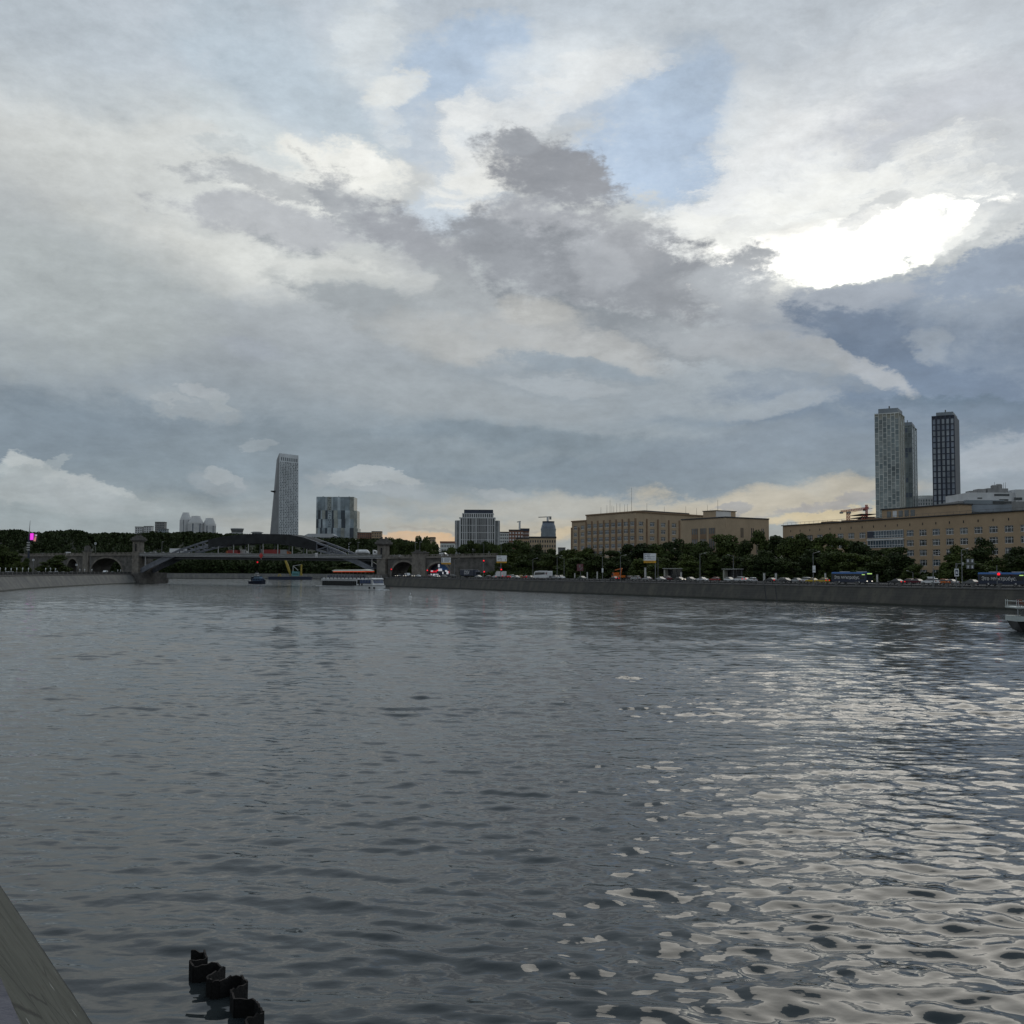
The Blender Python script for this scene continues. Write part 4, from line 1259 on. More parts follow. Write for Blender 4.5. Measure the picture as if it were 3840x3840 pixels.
s3, a3 = wing(b, (0, 0), Rr, ZC, 8, 6, z1, 3.55, 3.5, 2.1)
put_windows(b, s3[:40] , wmesh, limit=40, rz=a3)
put_windows(b, s2[:40], wmesh, limit=40, rz=a2)
put_windows(b, s1, window_meshes(3.2, 2.1, [('v', .33), ('v', .66), ('h', .68)]), limit=12, rz=a1)
if s3[40:]:
    put_windows(b, s3[40:] , wmesh, limit=0, rz=a3); put_windows(b, s2[40:], wmesh, limit=0, rz=a2)
q = MB()
q.face([Lm + (ZC,), (0, 0, ZC), Rr + (ZC,), bk1 + (ZC,), bk2 + (ZC,)]); q.face([Ll + (Hl,), Lm + (Hl,), bk2 + (Hl,)])
q.face([Rr + (0,), bk1 + (0,), bk1 + (ZC,), Rr + (ZC,)]); q.face([bk1 + (0,), bk2 + (0,), bk2 + (ZC,), bk1 + (ZC,)]); q.face([bk2 + (0,), Ll + (0,), Ll + (Hl,), bk2 + (Hl,)])
q.face([bk2 + (0,), Lm + (0,), Lm + (ZC,), bk2 + (ZC,)])
q.build('rear_wall', M_tan2, b)
q = MB(); q.box(14, 50, 6, 14, ZC + .01, ZC + 1.3); q.build('roof', M_roof, b, (0, 0, 0), a3)
for px, h in ((2258, 3.5), (2281, 4.5), (2293, 7), (2300, 4), (2307, 3.5), (2318, 5), (2330, 4.6), (2347, 4), (2357, 4), (2372, 12), (2426, 4.5), (2489, 3.5), (2570, 4.5), (2612, 4), (2655, 6), (2667, 3.5)):
    if px < 2383: t_ = (px - 2383) / (2198 - 2383); x, y = Lm[0] * t_, Lm[1] * t_
    else: t_ = (px - 2383) / (2700 - 2383); x, y = Rr[0] * t_, Rr[1] * t_
    antenna(b, x, y + 3, ZC, h)

# ---- beige block in front of it
Yc = 470.0
cx, cy = xat(2722, Yc), Yc
ZC = zat(2722, 1938, Yc) - QZ
b = thing('beige_block', 'plain beige brick block with slit windows and a rooftop cabin', 'building', (cx, cy, QZ))
Lm = (xat(2556, 495) - cx, 495 - cy); Rr = (xat(2885, 486) - cx, 486 - cy)
q = MB()
q.face([(Lm[0], Lm[1], 0), (0, 0, 0), (0, 0, ZC), (Lm[0], Lm[1], ZC)]); q.face([(0, 0, 0), (Rr[0], Rr[1], 0), (Rr[0], Rr[1], ZC), (0, 0, ZC)])
Bk = (Lm[0] + Rr[0], Lm[1] + Rr[1])
q.face([(Rr[0], Rr[1], 0), Bk + (0,), Bk + (ZC,), (Rr[0], Rr[1], ZC)]); q.face([Bk + (0,), (Lm[0], Lm[1], 0), (Lm[0], Lm[1], ZC), Bk + (ZC,)])
q.face([(0, 0, ZC), (Rr[0], Rr[1], ZC), Bk + (ZC,), (Lm[0], Lm[1], ZC)])
q.build('wall', M_tan2, b)
aL = math.atan2(-Lm[1], -Lm[0]); LL = math.hypot(*Lm); aR = math.atan2(Rr[1], Rr[0]); LR = math.hypot(*Rr)
rim = MB(); rim.box(-.2, LL, -.3, .0, ZC - .35, ZC + .15); rim.build('cornice', M_roof, b, (Lm[0], Lm[1], 0), aL)
rim = MB(); rim.box(0, LR, -.3, .0, ZC - .35, ZC + .15); rim.build('cornice', M_roof, b, (0, 0, 0), aR)
for f0 in (.24, .435, .63):     # tall stair glazing on the left wing
    x0 = LL * f0; w_ = LL * .145
    o = MB().box(x0, x0 + w_, -.06, .05, ZC - 32, ZC - 4.6).build('tall_window', M_glass2, b, (Lm[0], Lm[1], 0), aL)
    f_ = MB()
    for k in (.05, .35, .62, .92): f_.box(x0 + w_ * k - .12, x0 + w_ * k + .12, -.16, -.061, ZC - 32, ZC - 4.6)
    f_.build('window_frame', M_pil, o)
    f_ = MB()
    for zz in (ZC - 9.5, ZC - 17, ZC - 24.5): f_.box(x0 + .1, x0 + w_ - .1, -.14, -.062, zz, zz + 2.2)
    f_.build('spandrel', M_pil, o)
for k, f0 in enumerate((.37, .61, .85, .48, .73, .37, .61)):
    z = ZC - 9 if k < 3 else (ZC - 16 if k < 5 else ZC - 23)
    for s_ in (-.55, .55):
        MB().box(LR * f0 + s_ - .28, LR * f0 + s_ + .28, -.05, .03, z, z + 4.4).build('slit_window', M_glass, b, (0, 0, 0), aR)
MB().box(LR * .19, LR * .225, -.05, .03, ZC - 22, ZC - 8).build('slit_window', M_redbrick, b, (0, 0, 0), aR)
cb = MB(); cb.box(LR * .08, LR * .53, 8, 16, ZC + .02, ZC + 3.1); cb = cb.build('rooftop_cabin', M_tan2, b, (0, 0, 0), aR)
MB().box(LR * .08 - .02, LR * .08 + 9.5, 7.9, 7.98, ZC + .03, ZC + 3.1).build('cabin_front', M_wcon, cb)
MB().box(LR * .08 - .3, LR * .53 + .3, 7.6, 16.3, ZC + 3.1, ZC + 3.4).build('cabin_roof', M_roof, cb)
antenna(cb, LR * .27, 12, ZC + 3.4, 5)

# ---- towers on the right
def tower_block(name, label, pxL, YL, pxR, YR, pxS, YS, ytop, cols, floors, scols, wallm, panes, sidem, pier=.9, slab=.55, stagger=False, crown=None, zbase=QZ, wall_name='wall'):
    loc, rz, W = facade_frame(pxL, YL, pxR, YR, zbase)
    b = thing(name, label, 'tower', loc, rz)
    H = zat((pxL + pxR) / 2, ytop, (YL + YR) / 2) - zbase
    S = Vector((xat(pxS, YS), YS)) - Vector((loc[0] + W * math.cos(rz), loc[1] + W * math.sin(rz)))
    D = S.length; a2 = math.atan2(S.y, S.x) - rz
    fh = H / (floors + .6)
    cw = W / cols
    for (n, wd, org, ang, mm) in ((cols, W, (0, 0, 0), 0.0, wallm), (scols, D, (W, 0, 0), a2, sidem)):
        if n == 0:
            q = MB(); q.face([(0, 0, 0), (wd, 0, 0), (wd, 0, H), (0, 0, H)]); q.build('side_wall', mm, b, org, ang); continue
        c_ = wd / n
        p_ = pier if ang == 0 else c_ * .55
        for i in range(n + 1):
            x = i * c_
            q = MB(); q.box(max(0, x - p_ / 2), min(wd, x + p_ / 2), -.35 if ang == 0 else -.1, .4, 0, H); q.build('pier', mm, b, org, ang)
        for k in range(floors + 1):
            sl = MB()
            for i in range(n):
                z = k * fh - (fh * .5 if (stagger and i % 2) else 0)
                if z < 0: continue
                sl.box(i * c_ + p_ / 2 - .02, (i + 1) * c_ - p_ / 2 + .02, -.2 if ang == 0 else -.06, .3, z, z + slab)
            if k == floors: sl.box(0, wd, -.3, .35, H - .8, H)
            if sl.v: sl.build('floor_band', mm, b, org, ang)
        rest = [MB() for _ in panes]
        cnt = 0
        for k in reversed(range(floors)):
            for i in range(n):
                z = k * fh - (fh * .5 if (stagger and i % 2) else 0)
                g_ = rw_.randrange(len(panes))
                bx = (i * c_ + p_ / 2 - .05, (i + 1) * c_ - p_ / 2 + .05, .1, .2, max(0, z + slab - .05), min(H - .5, z + fh + .05))
                if cnt < (72 if ang == 0 else 28):
                    MB().box(*bx).build('window', panes[g_], b, org, ang)
                else:
                    rest[g_].box(*bx)
                cnt += 1
        for g_, r_ in enumerate(rest):
            if r_.v: r_.build('glazing', panes[g_], b, org, ang)['kind'] = 'stuff'
    core = MB()
    P0, P1 = (.3, .35), (W - .3, .35)
    P2 = (W + D * math.cos(a2) - .3, D * math.sin(a2)); P3 = (D * math.cos(a2) + .3, D * math.sin(a2))
    core.prism([P0, P1, P2, P3], 0, H - .3)
    core.build('core', sidem, b)
    if crown:
        h, inset = crown
        cm = [(W * inset, 2), (W * (1 - inset * .4), 2), (P2[0] - 1, P2[1] - 2), (P3[0] + W * inset, P3[1] - 2)]
        MB().prism(cm, H - .2, H + h).build('crown', M_bluegrey, b)
        MB().box(W * .55, W * .6, 4, 5, H + h, H + h + 2.2).build('antenna', M_antenna, b)
    return b
gA = mat('tower_glass_a', (0.16, 0.195, 0.205), 0.1, .25, .05)
gB = mat('tower_glass_b', (0.22, 0.255, 0.26), 0.1, .25, .05)
gC = mat('tower_glass_c', (0.28, 0.31, 0.31), 0.15, .25, .05)
gD = mat('tower_glass_dark', (0.10, 0.125, 0.165), 0.08, .25, .05)
gF = mat('tower_curtain_blue', (0.22, 0.255, 0.32), 0.25, .2, .05)
gG = mat('tower_curtain_grey', (0.30, 0.335, 0.38), 0.25, .2, .05)
gE = mat('tower_glass_grey', (0.17, 0.195, 0.23), 0.1, .25, .05)
M_cream = mat('cream_side', (0.31, 0.31, 0.27), 0.8, 0.1, 0.08)
M_teal = mat('teal_grey_cladding', (0.17, 0.205, 0.215), 0.4, 0.12, 0.08)
tower_block('glass_tower', 'slim grey green glass tower standing behind the pale gridded tower', 3384, 985, 3428, 980, 3447, 1010, 1594, 3, 30, 2, M_teal, [gA, gB, gD], M_teal, pier=.5, slab=.4, crown=(2.8, .05))
tower_block('pale_tower', 'tall pale residential tower with a cream grid of windows', 3288, 910, 3380, 900, 3401, 925, 1549, 6, 29, 3, M_lconc, [gA, gB, gB, gC], M_cream, pier=.5, slab=.42, stagger=True, crown=(4.2, .14))
tower_block('dark_tower', 'tall dark navy residential tower with a regular grid of windows', 3504, 950, 3590, 940, 3608, 975, 1558, 5, 27, 0, M_navy, [gF, gG, gG], M_navy, pier=1.5, slab=.8, crown=(3.2, .18))

# ---- curved white apartment block between the towers
b = thing('white_apartments', 'white apartment block with a rounded facade between the two towers', 'building', (xat(3482, 1040), 1040, QZ))
H = zat(3482, 1872, 1040) - QZ; rr = xat(3512, 1040) - xat(3482, 1040) + 2.0
n = 28
arc = [(rr * 1.15 * math.cos(math.pi + math.pi * i / n), rr * .8 * math.sin(math.pi + math.pi * i / n)) for i in range(n + 1)]
MB().prism([(p[0], p[1]) for p in arc] + [(rr * 1.15, 14), (-rr * 1.15, 14)], 0, H).build('core', gA, b)
wl = MB()
fh = 3.4
for i in range(n):
    x0, y0 = arc[i]; x1, y1 = arc[i + 1]
    if i % 2 == 0: wl.beam((x0 * 1.012, y0 * 1.012 - .1, 0), (x0 * 1.012, y0 * 1.012 - .1, H), 1.0, .6)
    for k in range(int(H / fh) + 1):
        z = H - k * fh
        wl.beam((x0 * 1.01, y0 * 1.01 - .06, z), (x1 * 1.01, y1 * 1.01 - .06, z), .5, 1.1 if k else 1.6)
wl.build('facade', M_wcon, b)
MB().prism([(p[0] * .85, p[1] * .85) for p in arc] + [(rr * .9, 12), (-rr * .9, 12)], H, H + 3.2).build('roof', M_lconc, b)

# ---- terraced grey office at the right edge
Yg = 690.0
b = thing('terraced_office', 'grey stepped office building with glass terraces beside the dark tower', 'building', (xat(3612, Yg), Yg, QZ))
def Xg(px, Y=Yg): return xat(px, Y) - xat(3612, Yg)
def Zg(px, py): return zat(px, py, Yg) - QZ
MB().box(Xg(3592), Xg(3637), 4, 40, 0, Zg(3610, 1890)).build('lower_block', M_conc, b)
MB().box(Xg(3612), Xg(3960), 6, 44, 0, Zg(3640, 1877)).build('lower_block', M_conc, b)
MB().box(Xg(3660), Xg(3980), 9, 46, 0, Zg(3700, 1843)).build('upper_block', M_wcon, b)
MB().box(Xg(3836), Xg(4000), 7.5, 48, 0, Zg(3840, 1832)).build('upper_block', M_wcon, b)
gg = MB(); gg.box(Xg(3622), Xg(3808), 3.2, 5.9, 0, Zg(3640, 1890)); gg.build('glass_terrace', gE, b)
MB().box(Xg(3633), Xg(3779), 2.9, 5.95, Zg(3640, 1889), Zg(3640, 1874)).build('dark_band', M_bluegrey, b)
MB().box(Xg(3737), Xg(3808), 2.6, 3.19, Zg(3700, 1921), Zg(3700, 1915)).build('dark_band', M_bluegrey, b)
for (pa, pb_, ya, yb) in ((3621, 3658, 1896, 1888), (3657, 3745, 1927, 1918), (3736, 3806, 1887, 1878), (3612, 3636, 1931, 1922)):
    MB().box(Xg(pa), Xg(pb_), 2.5, 3.19, Zg(3700, ya), Zg(3700, yb)).build('strip_window', M_glass, b)
for (pa, pb_, ya, yb) in ((3758, 3816, 1856, 1848), (3694, 3712, 1867, 1862), (3777, 3812, 1874, 1868), (3830, 3860, 1872, 1862)):
    MB().box(Xg(pa), Xg(pb_), 7.3 if pa > 3820 else 8.9, 9.05 if pa < 3820 else 7.6, Zg(3700, ya), Zg(3700, yb)).build('strip_window', M_glass, b)
for pa, pb_, yt in ((3676, 3691, 1835), (3705, 3735, 1828), (3742, 3766, 1825)):
    MB().box(Xg(pa), Xg(pb_), 12, 20, Zg(3700, 1843), Zg(3700, yt)).build('roof_plant', M_conc, b)
MB().box(Xg(3766), Xg(3820), 12, 20, Zg(3790, 1843), Zg(3790, 1826)).build('roof_plant', M_conc, b)
for pa, yt in ((3774, 1812), (3792, 1808)):
    MB().lathe([(2.2, Zg(3790, 1826)), (2.2, Zg(3790, yt + 3)), (1.4, Zg(3790, yt))], 10, (Xg(pa), 15)).build('chimney', M_conc, b)
for pa, yt in ((3776, 1800), (3811, 1803), (3818, 1801)):
    antenna(b, Xg(pa), 15, Zg(3790, 1826), Zg(3790, yt) - Zg(3790, 1826), .15)

# ---- construction site with the red crane
Yk = 640.0
b = thing('unfinished_building', 'dark unfinished concrete frame beside the pale tower', 'building', (xat(3236, Yk), Yk, QZ))
Xk = lambda px: xat(px, Yk) - xat(3236, Yk)
Zk = lambda py: zat(3250, py, Yk) - QZ
MB().box(Xk(3234), Xk(3290), 0, 20, 0, Zk(1946)).build('lower_floors', M_redbrick, b)
q = MB()
for ya in (1940, 1929): q.box(Xk(3232), Xk(3288), 0, 20, Zk(ya), Zk(ya - 2.5))
q.build('floor_slab', M_cover, b)
MB().box(Xk(3258), Xk(3288), 0, 20, Zk(1946) + .02, Zk(1941)).build('wall', M_redbrick, b)
for px in (3238, 3246, 3256): MB().box(Xk(px) - .3, Xk(px) + .3, .5, 1.2, Zk(1946), Zk(1931)).build('column', M_crane_red, b)
def lattice(p0, p1, w, r, m_, name, parent, step=None):
    q = MB(); p0, p1 = Vector(p0), Vector(p1)
    d = p1 - p0; L = d.length; d.normalize()
    a = d.orthogonal().normalized(); c = d.cross(a)
    cs = [a * w / 2 + c * w / 2, a * w / 2 - c * w / 2, -a * w / 2 - c * w / 2, -a * w / 2 + c * w / 2]
    for o in cs: q.beam(p0 + o, p1 + o, r, r)
    n = max(2, int(L / (step or w * 1.2)))
    for k in range(n):
        for i in range(4):
            q.beam(p0 + cs[i] + d * (L * k / n), p0 + cs[(i + 1) % 4] + d * (L * (k + 1) / n), r * .6, r * .6)
    return q.build(name, m_, parent)
b = thing('tower_crane', 'red tower crane with a long jib beside the pale tower', 'crane', (xat(3180, 620), 620, QZ))
Xk = lambda px: xat(px, 620) - xat(3180, 620)
Zk = lambda px, py: zat(px, py, 620) - QZ
lattice((0, 0, 0), (Xk(3184), 0, Zk(3184, 1923)), 1.4, .28, M_crane_red, 'mast', b)
lattice((Xk(3156), 0, Zk(3156, 1919)), (Xk(3262), 0, Zk(3262, 1904)), .8, .22, M_crane_red, 'jib', b)
MB().box(Xk(3153), Xk(3163), -1, 1, Zk(3156, 1926), Zk(3156, 1919)).build('counterweight', M_metal, b)
MB().box(Xk(3178), Xk(3193), -1, 1, Zk(3184, 1926), Zk(3184, 1919)).build('cab', M_metal, b)
b = thing('tower_crane', 'short red crane mast rising over the unfinished concrete frame', 'crane', (xat(3257, 640), 640, QZ))
z0 = zat(3257, 1931, 640) - QZ; z1 = zat(3257, 1892, 640) - QZ
lattice((0, 2, 20), (0, 2, z1), .9, .25, M_crane_red, 'mast', b)
MB().box(-2.0, -.9, 1.3, 2.7, z0 + 2.6, z0 + 4.1).build('cab', M_black, b)
q = MB(); q.beam((-9, 2, z1 - 4.5), (3.5, 2, z1 - 2.2), .25, .25); q.build('jib', M_crane_red, b)

# ---- the tapering tower on the hill
Yt = 1720.0
TZ = 20.0
b = thing('tapered_tower', 'tall tapering tower with slanted top and irregular windows on the hill', 'tower', (xat(1050, Yt), Yt, TZ))
Xt = lambda px: xat(px, Yt) - xat(1050, Yt)
Zt = lambda px, py: zat(px, py, Yt) - TZ
Hb = Zt(1060, 2015)
# main face corners at the top and the bottom, side face to the left
TL, TR = (Xt(1040), Zt(1040, 1699)), (Xt(1112), Zt(1112, 1708))
BL, BR = (Xt(1043), Hb), (Xt(1117), Hb)
Xs = lambda px: xat(px, Yt + 26) - xat(1050, Yt)
SL_T, SL_B = (Xs(1030), Zt(1031, 1718)), (Xs(1009), Hb)
def P4(u, v, off=0.0):       # point on the main face
    zt_, zb_ = TL[1] + (TR[1] - TL[1]) * u, Hb
    xt_, xb_ = TL[0] + (TR[0] - TL[0]) * u, BL[0] + (BR[0] - BL[0]) * u
    return (xb_ + (xt_ - xb_) * v, off, zb_ + (zt_ - zb_) * v)
def PS(u, v, off=0.0):       # side face, u from the main edge to the far left edge
    a_, c_ = P4(0, v), (SL_B[0] + (SL_T[0] - SL_B[0]) * v, 26, Hb + (SL_T[1] - Hb) * v)
    return tuple(a_[i] + (c_[i] - a_[i]) * u - (off * .9 if i == 0 else 0) for i in range(3))
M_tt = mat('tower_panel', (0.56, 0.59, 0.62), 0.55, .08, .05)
M_tt_shade = mat('tower_panel_shade', (0.19, 0.20, 0.215), 0.6, .08, .05)  # same panels on the turned-away faces, their shade put into the colour
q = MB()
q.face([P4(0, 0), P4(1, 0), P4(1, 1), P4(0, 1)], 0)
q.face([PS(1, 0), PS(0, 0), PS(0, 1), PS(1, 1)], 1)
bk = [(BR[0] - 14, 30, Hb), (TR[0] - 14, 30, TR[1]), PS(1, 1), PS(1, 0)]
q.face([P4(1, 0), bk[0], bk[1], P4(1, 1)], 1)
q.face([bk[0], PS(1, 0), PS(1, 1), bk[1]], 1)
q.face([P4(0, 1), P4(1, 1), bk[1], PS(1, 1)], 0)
q.build('wall', [M_tt, M_tt_shade], b)
rt = random.Random(3)
gt = [mat('tapered_glass_%s' % k, c, .12, .2, .05) for k, c in (('dark', (.055, .07, .085)), ('mid', (.09, .11, .125)))]
panes = []
NR, NCm = 44, 11
for j in range(NR):
    for i in range(NCm):
        v0 = .03 + .875 * j / NR; v1 = v0 + .875 / NR * .74
        u0 = .03 + .95 * (i + (.35 if j % 2 else 0) * .6) / NCm; u1 = u0 + .95 / NCm * rt.choice((.35, .5, .62))
        if u1 > .985: u1 = .985
        if u0 >= u1: continue
        panes.append([P4(u0, v0, -.08), P4(u1, v0, -.08), P4(u1, v1, -.08), P4(u0, v1, -.08)])
for i in range(9):
    u0 = .09 + .9 * i / 9
    panes.append([P4(u0, .915, -.08), P4(u0 + .05, .915, -.08), P4(u0 + .05, .955, -.08), P4(u0, .955, -.08)])
for j in range(NR):
    for i in range(4):
        v0 = .03 + .9 * j / NR; v1 = v0 + .9 / NR * .6
        u0 = .08 + .9 * i / 4; u1 = u0 + .13
        panes.append([PS(u1, v0, .12), PS(u0, v0, .12), PS(u0, v1, .12), PS(u1, v1, .12)])
panes.reverse()
rest = [MB(), MB()]
for k, p in enumerate(panes):
    g_ = rt.randrange(2)
    if 4 * NR <= k < 4 * NR + 100: MB().face(p).build('window', gt[g_], b)
    else: rest[g_].face(p)
for g_ in range(2): rest[g_].build('glazing', gt[g_], b)['kind'] = 'stuff'
MB().face([P4(.0, .955, -.12), P4(1, .955, -.12), P4(1, 1, -.12), P4(0, 1, -.12)]).build('crown_panel', M_tt, b)
q = MB(); q.box(SL_T[0] - 5.2, SL_T[0] + 3, 10, 27, Zt(1020, 1842), Zt(1020, 1838)); q.build('side_ledge', M_cover, b)

# ---- chequered glass block
Yq = 1600.0
QB = 10.0
b = thing('chequered_block', 'chequered glass office block with light and dark panels on the hill', 'building', (xat(1182, Yq), Yq, QB))
Xq = lambda px: xat(px, Yq) - xat(1182, Yq)
Zq = lambda py: zat(1250, py, Yq) - QB
Hb = Zq(2018)
tiers = [(1863, 1914, 1182, 1324), (1914, 1947, 1182, 1325), (1947, 1980, 1182, 1326), (1980, 2016, 1182, 1327)]
gl = [mat('panel_' + k, c, .18, .22, .08) for k, c in (('pale', (.33, .385, .42)), ('mid', (.19, .235, .265)), ('dark', (.025, .04, .058)), ('sage', (.25, .27, .25)))]
pat = ['0111030101133', '1203202312031', '2020112302012', '3021202013020']
wds = [1182, 1188, 1197, 1203, 1215, 1224, 1239, 1246, 1261, 1274, 1289, 1308, 1324]
for r_, (ya, yb, x0, x1) in enumerate(tiers):
    for k in range(len(wds) - 1):
        sh = (r_ * 3) % 7 if 0 < k < len(wds) - 1 else 0
        sh2 = (r_ * 3) % 7 if 0 < k + 1 < len(wds) - 1 else 0
        xa, xb = Xq(wds[k] + sh * .6), Xq(wds[k + 1] + sh2 * .6)
        MB().box(xa + .12, xb - .12, -.15 - .25 * (k % 2), 12, Zq(yb) + .15, Zq(ya)).build('glass_panel', gl[int(pat[r_][k])], b)
MB().box(Xq(1182) + .3, Xq(1323), .2, 34, Hb, Zq(1864)).build('core', M_bluegrey, b)
for (ya, yb, xa, xb, xc) in ((1863, 1914, 1324, 1323, 1324), (1914, 1980, 1325, 1333, 1334), (1980, 2018, 1327, 1336, 1338)):
    q = MB(); q.prism([(Xq(1320), .5), (Xq(xb), 9), (Xq(xc), 34), (Xq(1320), 34)], Zq(yb), Zq(ya)); q.build('side_wing', gl[3], b)
pw = MB()
for k in range(14):
    z = Zq(1976) + (Zq(1872) - Zq(1976)) * k / 13
    for xx in (1228 + (k % 3) * 2, 1233 + (k % 2) * 2):
        pw.box(Xq(xx), Xq(xx + 2.2), -.55, -.42, z, z + 1.6)
pw.build('window_cluster', gl[2], b)['kind'] = 'stuff'
for px in (1206, 1265, 1304): MB().box(Xq(px) - .6, Xq(px) + .6, 3, 5, Zq(1864), Zq(1860.5)).build('roof_plant', M_metal, b)

# ---- white ribbed apartment block
loc, rz, W = facade_frame(1722, 998, 1855, 998, 8)
b = thing('ribbed_apartments', 'apartment block with white vertical ribs and dark glass rising over the trees', 'building', loc, rz)
H = zat(1790, 1944, 1000) - 8
fh = 3.5
MB().box(.3, W - .3, .3, 22, 0, H).build('core', M_glass, b)
for sx in (-1, 1):      # rounded ends
    c_ = MB(); xx = 0 if sx < 0 else W
    c_.prism([(xx + sx * 4.2 * math.sin(math.pi * k / 8), 4.5 - 4.2 * math.cos(math.pi * k / 8)) for k in (range(9) if sx > 0 else range(8, -1, -1))], 0, H - 2)
    c_.build('rounded_end', M_glass2, b)
    e_ = MB()
    for k in range(0, 9, 2):
        e_.box(xx + sx * 4.35 * math.sin(math.pi * k / 8) - .3, xx + sx * 4.35 * math.sin(math.pi * k / 8) + .3, 4.5 - 4.35 * math.cos(math.pi * k / 8) - .3, 4.5 - 4.35 * math.cos(math.pi * k / 8) + .3, 0, H - 2)
    e_.build('end_ribs', M_wcon, b)
rr_ = random.Random(9)
x = .4
while x < W - .4:
    w_ = rr_.choice((.32, .4, .75)) if .14 * W < x < .86 * W else rr_.choice((.7, .9))
    MB().box(x, x + w_, -.5, .29, 0, H).build('rib', M_wcon, b)
    x += w_ + rr_.choice((.75, 1.0, 1.3))
for k in range(1, 9):
    z = H - 6.8 * k
    if z > 0: MB().box(.2, W - .2, -.35, .295, z, z + .45).build('floor_band', M_wcon, b)
MB().box(-.4, W + .4, -.6, 22, H, H + .9).build('cornice', M_wcon, b)
MB().box(2.5, W - 1.5, 1.0, 20, H + .9, H + 4.2).build('attic', M_glass, b)
for k in range(15):
    xx = 2.3 + (W - 4.6) * k / 14
    MB().box(xx, xx + .8, .6, .99, H + .9, H + 4.2).build('attic_rib', M_wcon, b)
MB().box(2.2, W - 1.2, .6, 20.4, H + 4.2, H + 4.8).build('attic_cornice', M_wcon, b)
MB().box(4.0, W - 2.0, 3.0, 18, H + 4.8, H + 8.3).build('roof', M_navy, b)

# ---- slim tower under construction with crane, and small neighbours
Yu = 1500.0
b = thing('round_tower', 'round blue grey tower under construction far behind the brick blocks', 'tower', (xat(2056, Yu), Yu, 10))
Zu = lambda py: zat(2056, py, Yu) - 10
ru = xat(2083, Yu) - xat(2056, Yu)
q = MB(); q.lathe([(ru * .96, 0), (ru * .98, Zu(2000)), (ru * 1.06, Zu(1986)), (ru, Zu(1978)), (ru * .86, Zu(1966)), (ru * .82, Zu(1956))], 20); q.build('core', gD, b)
q = MB(); q.lathe([(ru * .84, Zu(1966)), (ru * .84, Zu(1955))], 20); q.build('top_screen', M_navy, b)
q = MB()
for k in range(13):
    z = Zu(2022 - k * 3.9)
    rr2 = ru * (.99 + .06 * max(0, min(1, (z - Zu(2000)) / (Zu(1986) - Zu(2000))))) if z < Zu(1984) else ru * .93
    q.lathe([(rr2 + .3, z), (rr2 + .3, z + 1.4)], 20)
for i in range(20):
    a = 2 * math.pi * i / 20
    q.beam((ru * 1.0 * math.cos(a), ru * 1.0 * math.sin(a), 0), (ru * 1.0 * math.cos(a), ru * 1.0 * math.sin(a), Zu(2000)), .8, .8)
q.build('floor_bands', M_bluegrey, b)
b = thing('tower_crane', 'pale tower crane on top of the round unfinished tower', 'crane', (xat(2053, Yu), Yu - 2, 10 + Zu(1956)))
z1 = zat(2053, 1938, Yu) - 10 - Zu(1956)
q = MB(); q.box(-1.4, 1.4, -1.4, 1.4, -4, z1); q.build('mast', M_wcon, b)
xa, xb = xat(2018, Yu) - xat(2053, Yu), xat(2067, Yu) - xat(2053, Yu)
q = MB(); q.beam((xa, 0, z1 - .8), (xb, 0, z1), .8, 1.1); q.build('jib', M_metal, b)
q = MB(); q.box(xb - 3, xb, -1.2, 1.2, z1 - 4, z1 - .5); q.build('counterweight', M_metal, b)
Yu2 = 1250.0
b = thing('tower_crane', 'small pale crane behind the white and red apartment house', 'crane', (xat(1948, Yu2), Yu2, 10))
z1 = zat(1948, 1956, Yu2) - 10
q = MB(); q.box(-1.1, 1.1, -1.1, 1.1, 0, z1); q.build('mast', M_wcon, b)
q = MB(); q.beam((xat(1938, Yu2) - xat(1948, Yu2), 0, z1 - .6), (xat(1952, Yu2) - xat(1948, Yu2), 0, z1 + .4), .7, 1.0); q.build('jib', M_metal, b)

def small_house(name, label, pxL, pxR, ytop, Y, wallm, floors, cols, roofm=M_roof, z0=10, roof_h=1.2, dep=14, win=M_glass, band=None, cat='building'):
    loc, rz, W = facade_frame(pxL, Y, pxR, Y, z0)
    b = thing(name, label, cat, loc, rz)
    H = zat((pxL + pxR) / 2, ytop, Y) - z0
    fh = min(3.6, H / max(1, floors))
    cw = W / cols
    xs = [0.0]; zs = [max(0.0, H - fh * floors - .6)]
    for i in range(cols): xs += [i * cw + cw * .22, i * cw + cw * .78]
    xs.append(W)
    for k in reversed(range(floors)): zs += [H - fh * (k + 1) + .2, H - fh * k - fh * .42]
    zs.append(H)
    q = MB(); gridwall(q, xs, zs, lambda i, j: i % 2 == 1 and j % 2 == 1, 0, .3)
    if zs[0] > 0: q.face([(0, 0, 0), (W, 0, 0), (W, 0, zs[0]), (0, 0, zs[0])])
    q.face([(0, dep, 0), (0, 0, 0), (0, 0, H), (0, dep, H)]); q.face([(W, 0, 0), (W, dep, 0), (W, dep, H), (W, 0, H)])
    q.face([(W, dep, 0), (0, dep, 0), (0, dep, H), (W, dep, H)])
    q.build('wall', wallm, b)
    n = 0
    for k in range(floors):
        for i in range(cols):
            if n < 100: MB().box(xs[1 + 2 * i], xs[2 + 2 * i], .2, .29, H - fh * (k + 1) + .2, H - fh * k - fh * .42).build('window', win, b)
            n += 1
    MB().box(-.3, W + .3, -.3, dep + .3, H, H + roof_h).build('roof', roofm, b)
    return b, W, H
small_house('brick_house', 'dark brick apartment house with pale corner right of the chequered block', 1338, 1392, 1999, 1560, M_redbrick, 3, 7, z0=20)
small_house('brick_house', 'stepped brown brick apartment house with balconies at the hill edge', 1392, 1428, 1995, 1550, M_tan, 4, 4, z0=20)
